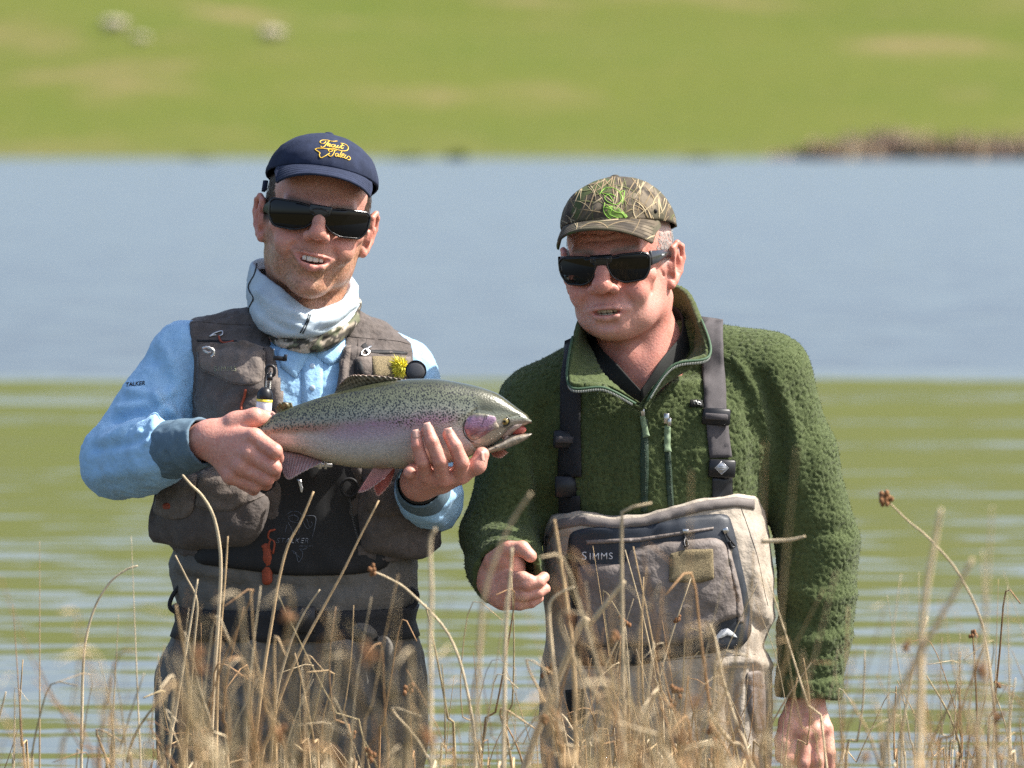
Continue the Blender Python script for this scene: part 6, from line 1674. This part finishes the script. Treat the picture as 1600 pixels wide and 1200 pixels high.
# printed grass blades
rs = np.random.default_rng(5)
M_blade = [mat('pale grass print', (0.34, 0.275, 0.165), 0.85), mat('tan grass print', (0.21, 0.155, 0.085), 0.85), mat('olive grass print', (0.095, 0.10, 0.035), 0.85)]
for mi, cnt in ((0, 80), (1, 70), (2, 36)):
    ms = []
    for k in range(cnt):
        x0, y0 = rs.uniform(885, 1055), rs.uniform(285, 392); a = rs.choice([rs.normal(-1.2, 0.35), rs.normal(-2.1, 0.4), rs.normal(-0.5, 0.4)]); L_ = rs.uniform(18, 62); bend = rs.normal(0, 0.5)
        pts = [(x0 + L_ * t * math.cos(a + bend * t), y0 + L_ * t * math.sin(a + bend * t)) for t in np.linspace(0, 1, 5)]
        m_ = ribbon_on(bc2 if rs.random() < 0.8 else bbi2, pts, rs.uniform(0.9, 2.6), 0.25 + 0.07 * (2 - mi) + rs.random() * 0.05, 0.12)
        if m_ is not None: ms.append(m_)
    link('printed_blades', Msh.join(ms), M_blade[mi], cap2, kind='stuff')
z2 = lambda L: [(840 + x * 0.3, 260 + y * 0.3) for x, y in L]
M_lime = mat('lime embroidered thread', (0.22, 0.44, 0.045), 0.6, bump=0.7, bump_scale=1800, bump_dist=0.0006)
M_limep = mat('lime print', (0.15, 0.25, 0.045), 0.85, var=0.5, var_scale=90)
link('lime_patch', drape(bc2, z2([(348, 195), (395, 205), (430, 220), (462, 250), (495, 310), (430, 300), (372, 285), (352, 240)]), 0.3, 0.25, 4), M_limep, cap2)
LIME = [z2([(320, 150), (345, 120), (385, 112), (420, 130), (440, 170), (410, 200), (365, 185), (350, 160), (380, 145), (410, 160)]), z2([(350, 190), (345, 230), (365, 265), (410, 285), (480, 300)]), z2([(360, 200), (400, 235), (440, 245), (460, 275)]), z2([(425, 140), (452, 130), (440, 200)]), z2([(350, 215), (385, 225), (375, 250), (420, 270)]), z2([(330, 140), (370, 150), (395, 185)])]
link('embroidery', strokes_on(bc2, LIME, 1.3, 0.4), M_lime, cap2)
M_eye = mat('black eyelet thread', (0.008, 0.008, 0.007), 0.8)
h0 = bc2.ray_cast(EYE, ray(1024, 330)); link('eyelet', ballm(np.array(h0[0]), (3.4, 2.6, 3.4), 12), M_eye, cap2)
# sunglasses
def ysR(x, z): return -109 + 0.0042 * np.asarray(x) ** 2 + 0.10 * (20 - np.asarray(z)) + 0.005 * (np.asarray(z) - 7) ** 2
LENS2 = round_poly([(8, 27), (30, 31), (62, 32), (71, 26), (69, 6), (60, -8), (32, -11), (17, -4), (10, 10)], 6, 4) + np.array((0, GZ + 2))
sg2 = glasses(hR, (LENS2 - np.array((0, 11))) * np.array((0.95, 0.95)) + np.array((0, 11)), ysR, 1.2, [(67, -86, 17, 10), (72, -60, 18, 8), (75.5, -18, 19, 5), (77, 12, 14, 3)], man2, bridge=[(-12, 20), (-6, 22), (0, 22.5), (6, 22), (12, 20)])
link('brow_bar', local_poly_solid(hR, [(-16, 16), (-9, 12), (9, 12), (16, 16), (16, 27), (-16, 27)], lambda x, z: ysR(x, z) - 0.8, 3, 4), M_frame, sg2)
tmark = Msh.join([boxm(hR((75.6, -50 + k * 4, 19)), (0.5, 1.3, 1.0 + 0.4 * (k % 2)), hR.R) for k in range(5)])
link('temple_mark', tmark, mat('white temple print', (0.55, 0.55, 0.55), 0.6), sg2)
# ================================================================== THE BANK: dry rushes in front of the men
M_reeds = []
for i, c in enumerate(((0.50, 0.35, 0.19), (0.60, 0.48, 0.31), (0.40, 0.235, 0.115), (0.48, 0.38, 0.24), (0.37, 0.29, 0.16), (0.29, 0.17, 0.085))):
    M_reeds.append(mat('dry rush %s' % ('straw', 'pale', 'russet', 'buff', 'olive', 'brown')[i], c, 0.75, var=0.30, var_scale=30, spec=0.3, stretch=(6, 6, 0.8), bump=0.4, bump_scale=500, bump_dist=0.0006))
M_seed = mat('brown seed head', (0.20, 0.095, 0.040), 0.9, var=0.5, var_scale=300)
def bed_at(x, y): return float(bed(np.array(y)))
def stem_mesh(pts, r0, r1, sides=6, flat=1.0, n=5, bent=False):
    c = spline(pts, n) if not bent else np.asarray(pts)
    M = tube(c, np.linspace(r0, r1, len(c)), sides)
    if flat != 1.0:
        k = np.repeat(c, sides, 0); k = np.concatenate((k, c[:1], c[-1:])); d = M.V - k; d[:, 1] *= flat; M.V = k + d
    return M
def seed_cluster(c, r, rng):
    ms = []
    for k in range(9):
        d = rng.normal(size=3) * r * 0.45 * MM; ms.append(ballm(c + d, (r * 0.42, r * 0.42, r * 0.55), 6))
    return Msh.join(ms)
GROUP = 'dry rush stems in front of the men'
def reed(pts_px, width, tone, label, w, flat=0.6, heads=(), tip=0.45, name='rush_stem', bent=False):
    """pts_px: tip first, in the front view; the stem is carried on down to the lake bed"""
    P3 = [P(x, y, w + (k if np.isscalar(k) else 0)) for (x, y), k in zip(pts_px, np.linspace(0, 25, len(pts_px)))]
    a, b = P3[-2], P3[-1]; d = (b - a) / np.linalg.norm(b - a); zb = bed_at(b[0], b[1])
    if d[2] < -0.2:
        L_ = min((b[2] - zb) / -d[2], 1.2); e = b + d * L_ * np.array((0.45, 0.45, 1)); e[2] = zb - 0.02
        P3.append(b + (e - b) * 0.5); P3.append(e)
    s = (CAM_D + w * MM) / CAM_D
    r = width / 2 * s
    base = P3[-1]
    o = link(name, stem_mesh(P3, r * tip, r, 7, flat, 5, bent), M_reeds[tone], base=base, label=label, category='rush', group=GROUP)
    rng = np.random.default_rng(int(pts_px[0][0] * 7 + pts_px[0][1]))
    for (hx, hy, hr) in heads: link('seed_head', seed_cluster(P(hx, hy, w), hr * s, rng), M_seed, o)
    return o
HERO = [
    ([(285, 742), (298, 757), (316, 775), (333, 805), (343, 850), (345, 900), (340, 985), (333, 1090), (330, 1210)], 8, 1, 'thick pale rush kinked beside the younger man\'s cuff, crossing his left pocket', -640),
    ([(215, 884), (196, 891), (172, 910), (150, 945), (136, 990), (130, 1040), (128, 1120), (127, 1210)], 6, 1, 'tall pale rush arching to the right over open water left of the younger man', -700),
    ([(490, 768), (470, 815), (450, 852), (436, 905), (425, 970), (412, 1050), (402, 1130), (396, 1210)], 7.5, 0, 'straw rush leaning across the printed emblem on the black bib', -560),
    ([(592, 782), (562, 840), (535, 895), (505, 950), (470, 1015), (440, 1085), (420, 1150), (405, 1220)], 6.5, 0, 'long straw rush slanting from the red fins down to the left', -560),
    ([(500, 921), (480, 950), (462, 985), (446, 1030), (432, 1090), (422, 1210)], 6, 3, 'short buff rush ending below the black bib panel', -500),
    ([(274, 868), (290, 900), (308, 940), (304, 1000), (298, 1080), (290, 1210)], 5.5, 3, 'bent buff rush in front of the younger man\'s right hip', -560),
    ([(309, 905), (300, 960), (287, 1040), (275, 1110), (262, 1210)], 6, 1, 'straight pale rush rising past the end of the wading belt', -620),
    ([(356, 838), (352, 900), (345, 985), (340, 1080), (338, 1210)], 6, 0, 'upright straw rush with a broken tip below the lower left vest pocket', -660),
    ([(680, 826), (672, 850), (674, 920), (672, 1010), (674, 1210)], 10, 1, 'wide blurred pale rush upright beside the younger man\'s left elbow', -2300),
    ([(800, 856), (797, 900), (790, 990), (788, 1090), (786, 1210)], 9, 1, 'pale rush standing in front of the cupped hand', -1700),
    ([(830, 770), (800, 815), (775, 870), (757, 930), (750, 1000)], 9, 3, 'blurred buff blade crossing the fleece sleeve above the cupped hand', -2800),
    ([(896, 918), (880, 924), (862, 938), (858, 960), (862, 1010), (872, 1100), (878, 1210)], 8, 1, 'pale rush hooked over at the tip beside the dark side of the chest panel', -1500),
    ([(976, 908), (950, 940), (922, 975), (893, 1008)], 14, 3, 'wide flat blade lying diagonally over the lower left of the chest panel', -1500),
    ([(1258, 838), (1238, 843), (1215, 845), (1190, 846)], 8, 1, 'short pale blade lying level in front of the green sleeve', -1300),
    ([(1470, 795), (1462, 840), (1448, 920), (1440, 1000), (1436, 1210)], 15, 1, 'tall blurred pale rush at the right, standing over open water', -3000),
    ([(1520, 872), (1490, 930), (1450, 1000), (1415, 1065), (1392, 1130), (1380, 1210)], 15, 3, 'broad blurred blade leaning right at the right of the picture', -3000),
    ([(1110, 975), (1118, 1000), (1130, 1060), (1150, 1130), (1175, 1210)], 7, 1, 'pale rush in front of the older man\'s left thigh', -1400),
    ([(1108, 1116), (1122, 1134), (1142, 1160), (1178, 1206)], 11, 1, 'thick pale broken stub low in front of the older man\'s left leg', -1300),
    ([(866, 812), (872, 850), (884, 930), (893, 1000), (898, 1080), (900, 1210)], 9, 0, 'straw rush rising to the left corner of the wader top', -1500),
    ([(1018, 786), (990, 792), (972, 800), (971, 840), (972, 930), (974, 1050), (976, 1210)], 8, 3, 'rush with a sharp right-angle bend at the top edge of the waders', -1600),
]
TALL = [(1550, 790, -3300, 13, 3, 0.06), (1535, 860, -3000, 11, 1, -0.04), (1560, 905, -900, 4, 0, 0.03), (1574, 915, -900, 4, 1, -0.02), (1500, 990, -800, 4, 1, 0.06), (1386, 930, -900, 4, 3, -0.16), (1404, 1070, -800, 4, 1, -0.08), (62, 845, -800, 4, 0, 0.0), (20, 945, -1000, 4.5, 2, -0.07), (205, 838, -900, 4.5, 1, -0.04), (185, 960, -900, 5, 3, 0.05), (1080, 735, -3300, 6, 0, 0.02), (1195, 690, -3500, 5, 2, 0.03), (1245, 700, -3500, 6, 4, 0.10)]
for pts, wd, tone, lab_, w in HERO:
    hd_ = ()
    bent = lab_.startswith('rush with a sharp')
    reed(pts, wd, tone, lab_, w, heads=hd_, bent=bent)
reed([(1372, 770), (1390, 786), (1420, 815), (1452, 842), (1500, 900), (1540, 1000), (1560, 1210)], 5, 3, 'thin rush with a brown seed head hanging over the water right of the green sleeve', -1200, heads=((1380, 778, 11), (1386, 783, 9)))
reed([(584, 893), (610, 905), (640, 925), (700, 990), (730, 1080), (745, 1210)], 6, 1, 'rush with a brown head at its tip in front of the younger man\'s left hip', -1000, heads=((580, 892, 8),))
rs = np.random.default_rng(21)
# single stems one can tell apart; nearest and largest first
cl = [(300, 50, 26), (400, 60, 14), (560, 70, 18), (650, 50, 8), (930, 60, 24), (1040, 65, 50), (1130, 45, 16), (1480, 90, 22), (1560, 50, 22), (100, 90, 12), (760, 60, 8), (1330, 60, 6)]
WHERE = ("before the younger man's right leg", "below the younger man's belt buckle", "before the younger man's left leg", "beside the younger man's left leg", "before the shaded side of the waders", "before the chest pouch", "before the older man's left thigh", "right of the green sleeve", "at the right border", "left of the younger man", "between the two men", "near the hanging hand")
_OLD = ('thin dry straw-coloured rush stem among the rushes before the men', 'pale bleached rush stem among the rushes before the men', 'thin russet rush stem among the rushes before the men', 'buff rush stem among the rushes before the men', 'dull olive rush stem among the rushes before the men', 'dark brown rush stem among the rushes before the men')
n_ind = 0
TONE = ('straw-coloured', 'bleached', 'russet', 'buff', 'olive', 'dark brown')
USED = set()
def random_reed(cx, sx, as_thing, hmin=880, hmax=1150, where='', tries=0):
    global n_ind
    w = -rs.choice([rs.uniform(350, 900), rs.uniform(900, 2000), rs.uniform(2000, 4300)], p=[0.22, 0.30, 0.48])
    x0 = cx + rs.normal() * sx; top = rs.uniform(hmin, hmax); lean = rs.normal(0, 0.22); bow = rs.normal(0, 22); broken = False
    y1 = 1300; pts = []
    for t in np.linspace(0, 1, 5): pts.append((x0 + lean * (y1 - top) * (1 - t) + bow * math.sin(t * math.pi), top + (y1 - top) * t))
    if rs.random() < 0.20:
        broken = True                                               # a broken, nodding tip
        pts = [(pts[0][0] + rs.choice((-1, 1)) * rs.uniform(15, 55), pts[0][1] + rs.uniform(-8, 45))] + pts
    tone = int(rs.choice(6, p=[0.27, 0.20, 0.17, 0.18, 0.08, 0.10])); wd = rs.choice([rs.uniform(1.8, 3.2), rs.uniform(3.2, 6.2)], p=[0.68, 0.32])
    s = (CAM_D + w * MM) / CAM_D; wpx = wd / s if wd < 5 else wd
    P3 = [P(x, y, w + 30 * k) for k, (x, y) in enumerate(pts)]
    P3[-1][2] = bed_at(0, P3[-1][1]) - 0.02
    M = stem_mesh(P3, wd / 2 * 0.4, wd / 2, 5, rs.choice([1.0, 0.45, 0.22]), 3)
    head = rs.random() < 0.16
    lb = ', blurred,' if w < -2200 else ', leaning left,' if lean < -0.2 else ', leaning right,' if lean > 0.2 else ''
    if as_thing:
        label_ = ('thick ' if wd > 3.6 else 'thin ') + TONE[tone] + ('' if not lb else lb) + ' rush ' + ('with nodding tip ' if broken else '') + ('with seed head ' if head else '') + where
        if label_ in USED and tries < 25: return random_reed(cx, sx, True, hmin, hmax, where, tries + 1)
        USED.add(label_); o = link('rush_stem', M, M_reeds[tone], base=P3[-1], label=label_, category='rush', group=GROUP)
        if head:
            k = spline(P3, 3)[rs.integers(0, 3)]; link('seed_head', seed_cluster(k + np.array((rs.normal() * 0.003, -0.003, 0)), rs.uniform(5, 9), rs), M_seed, o)
        return None
    return tone, M
for (cx, sx, k), wh in zip(cl, WHERE):
    for _ in range(int(k * 0.80)): random_reed(cx, sx, True, 850 if cx > 1400 or 900 < cx < 1150 else 920, 1170, wh)
mass = [[] for _ in M_reeds]
for _ in range(380):
    cx, sx = [(300, 70), (420, 70), (570, 60), (960, 70), (1060, 80), (1150, 60), (1500, 80), (150, 130), (760, 90), (1330, 80), (1580, 60)][rs.choice(11, p=[.10, .09, .08, .15, .17, .08, .12, .06, .05, .05, .05])]
    t, M = random_reed(cx, sx, False, 1000 if rs.random() < 0.6 else 890, 1190)
    mass[t].append(M)
allm = []; slots = []
for t, ms in enumerate(mass):
    link('rush_bed', Msh.join(ms), M_reeds[t], kind='stuff')
for (x, y, w, wd, tone, lean) in TALL:
    pts = [(x + lean * (1210 - y) * k * 0 - lean * (1210 - y) * k, y + (1210 - y) * k) for k in np.linspace(0, 1, 6)]
    o = reed(pts, wd, tone, tip=0.15, w=w, label=('tall blurred %s rush blade ' if w < -2000 else 'tall slender %s rush ') % TONE[tone] + ('leaning left ' if lean >= 0.05 else 'leaning right ' if lean <= -0.05 else 'standing ') + ('at the left over open water' if x < 250 else 'in front of the green fleece' if x < 1300 else 'in the right corner over open water'))

# ================================================================== THE FAR SHORE
def ground_hit(px, py):
    d = np.array(ray(px, py)); e = np.array(EYE); t = 150.0
    lo_, hi_ = 150.0, 900.0
    for k in np.linspace(150, 900, 1500):
        p = e + d * k
        z = 0.10 + float(hill_z(np.array(p[0]), np.array(p[1]))) if p[1] > 200 else 0.0
        if p[2] <= z: return np.array((p[0], p[1], z))
    return e + d * 400
M_wool = mat('dirty cream wool', (0.43, 0.37, 0.28), 0.95, var=0.3, var_scale=8, bump=1.0, bump_scale=18, bump_dist=0.05)
M_sface = mat('pale sheep face', (0.22, 0.17, 0.13), 0.9)
def sheep(px, py, s, face, label):
    b = ground_hit(px, py); f = face
    S = Shape()
    up = lambda x, y, z: b + np.array((x * f, y, z)) * s
    k = 1000 * s
    S.ell(up(0, 0, 0.62), (0.52 * k, 0.26 * k, 0.29 * k), 20 * s).ell(up(0.30, 0, 0.60), (0.26 * k, 0.24 * k, 0.27 * k), 60 * s).ell(up(-0.34, 0, 0.63), (0.25 * k, 0.25 * k, 0.27 * k), 60 * s)
    S.rc(up(0.46, 0, 0.66), up(0.62, 0, 0.66), 0.15 * k, 0.11 * k, 50 * s)
    S.rc(up(-0.56, 0, 0.66), up(-0.64, 0, 0.48), 0.05 * k, 0.035 * k, 20 * s)
    M = S.mesh(32 * s); M.push(18 * s * noise(M.V * 9 / s))
    o = link('sheep', M, M_wool, base=b, label=label, category='sheep', group='sheep grazing on the far hillside')
    Hh = Shape().rc(up(0.64, 0, 0.66), up(0.84, 0, 0.52), 0.095 * k, 0.06 * k, 5).ell(up(0.64, 0.12, 0.70), (0.05 * k, 0.09 * k, 0.025 * k), 10).ell(up(0.64, -0.12, 0.70), (0.05 * k, 0.09 * k, 0.025 * k), 10)
    link('head', Hh.mesh(22 * s), M_sface, o)
    for x, y in ((0.32, 0.13), (0.32, -0.13), (-0.34, 0.13), (-0.34, -0.13)):
        link('leg', tube([up(x, y, 0.46), up(x - 0.02, y, 0.24), up(x + 0.01, y, 0.22), up(x, y, 0.0)], np.array((0.085, 0.05, 0.045, 0.05)) * k, 8), M_sface, o)
    return o
sheep(178, 58, 1.0, 1, 'largest pale sheep on the far hillside, at the upper left')
sheep(220, 72, 0.62, -1, 'small faint sheep below and right of the largest one on the hillside')
sheep(424, 72, 0.95, 1, 'cream sheep on the hillside above the younger man\'s navy cap')
M_tus = [mat('brown tussock', (0.36, 0.27, 0.18), 0.9, var=0.4, var_scale=3), mat('purple brown tussock', (0.29, 0.21, 0.165), 0.9, var=0.4, var_scale=3), mat('straw tussock', (0.46, 0.38, 0.25), 0.9, var=0.3, var_scale=3), mat('green shore clump', (0.095, 0.12, 0.032), 0.9, var=0.4, var_scale=3)]
def tussock(px, py, wid, hgt, m, label, group='tussock clumps along the far shore'):
    b = ground_hit(px, py); V, F = [], []
    for k in range(150):
        a = rs.uniform(0, 6.283); r = wid / 2 * math.sqrt(rs.random()); p = b + np.array((r * math.cos(a), r * math.sin(a) * 0.7, -0.05)); ln = hgt * rs.uniform(0.55, 1.05) * (1 - 0.4 * (2 * r / wid) ** 2)
        d = np.array((0.35 * r / wid * 2 * math.cos(a) + rs.normal() * 0.12, rs.normal() * 0.15, 1.0)) * ln; s_ = np.array((math.cos(a * 3), math.sin(a * 3), 0)) * rs.uniform(0.05, 0.11); i = len(V)
        V += [p - s_, p + s_, p + d * 0.6 + s_ * 0.7, p + d * 0.6 - s_ * 0.7, p + d]; F += [(i, i + 1, i + 2, i + 3), (i + 3, i + 2, i + 4, i + 4)]
    return link('tussock', Msh(np.array(V), F), m, smooth=False, base=b, label=label, category='tussock', group=group)
for k, px in enumerate(range(1238, 1640, 24)):
    m = (0, 1, 0, 2, 1, 0, 0, 1, 2, 0, 1, 0, 1, 2, 0, 1, 0)[k]
    tussock(px + rs.normal() * 5, 249.5 - rs.uniform(0, 2), rs.uniform(1.0, 1.5), rs.uniform(0.75, 1.2) * min(1, 0.5 + k * 0.12), M_tus[m], '%s tussock on the far shore, %s from the left in its row' % (('brown', 'purplish brown', 'pale straw')[m], ('first', 'second', 'third', 'fourth', 'fifth', 'sixth', 'seventh', 'eighth', 'ninth', 'tenth', 'eleventh', 'twelfth', 'thirteenth', 'fourteenth', 'fifteenth', 'sixteenth', 'seventeenth')[k]))
for px, w_, h_ in ((636, 0.9, 0.22), (714, 0.5, 0.36), (1092, 0.9, 0.2), (310, 0.9, 0.18)):
    tussock(px, 249.5, w_, h_, M_tus[3], 'low green clump at the far water line ' + ('just right of the navy cap' if 600 < px < 700 else 'far right of the navy cap' if 700 < px < 800 else 'behind the camouflage cap' if px > 1000 else 'left of the navy cap'), 'green clumps at the far water line')
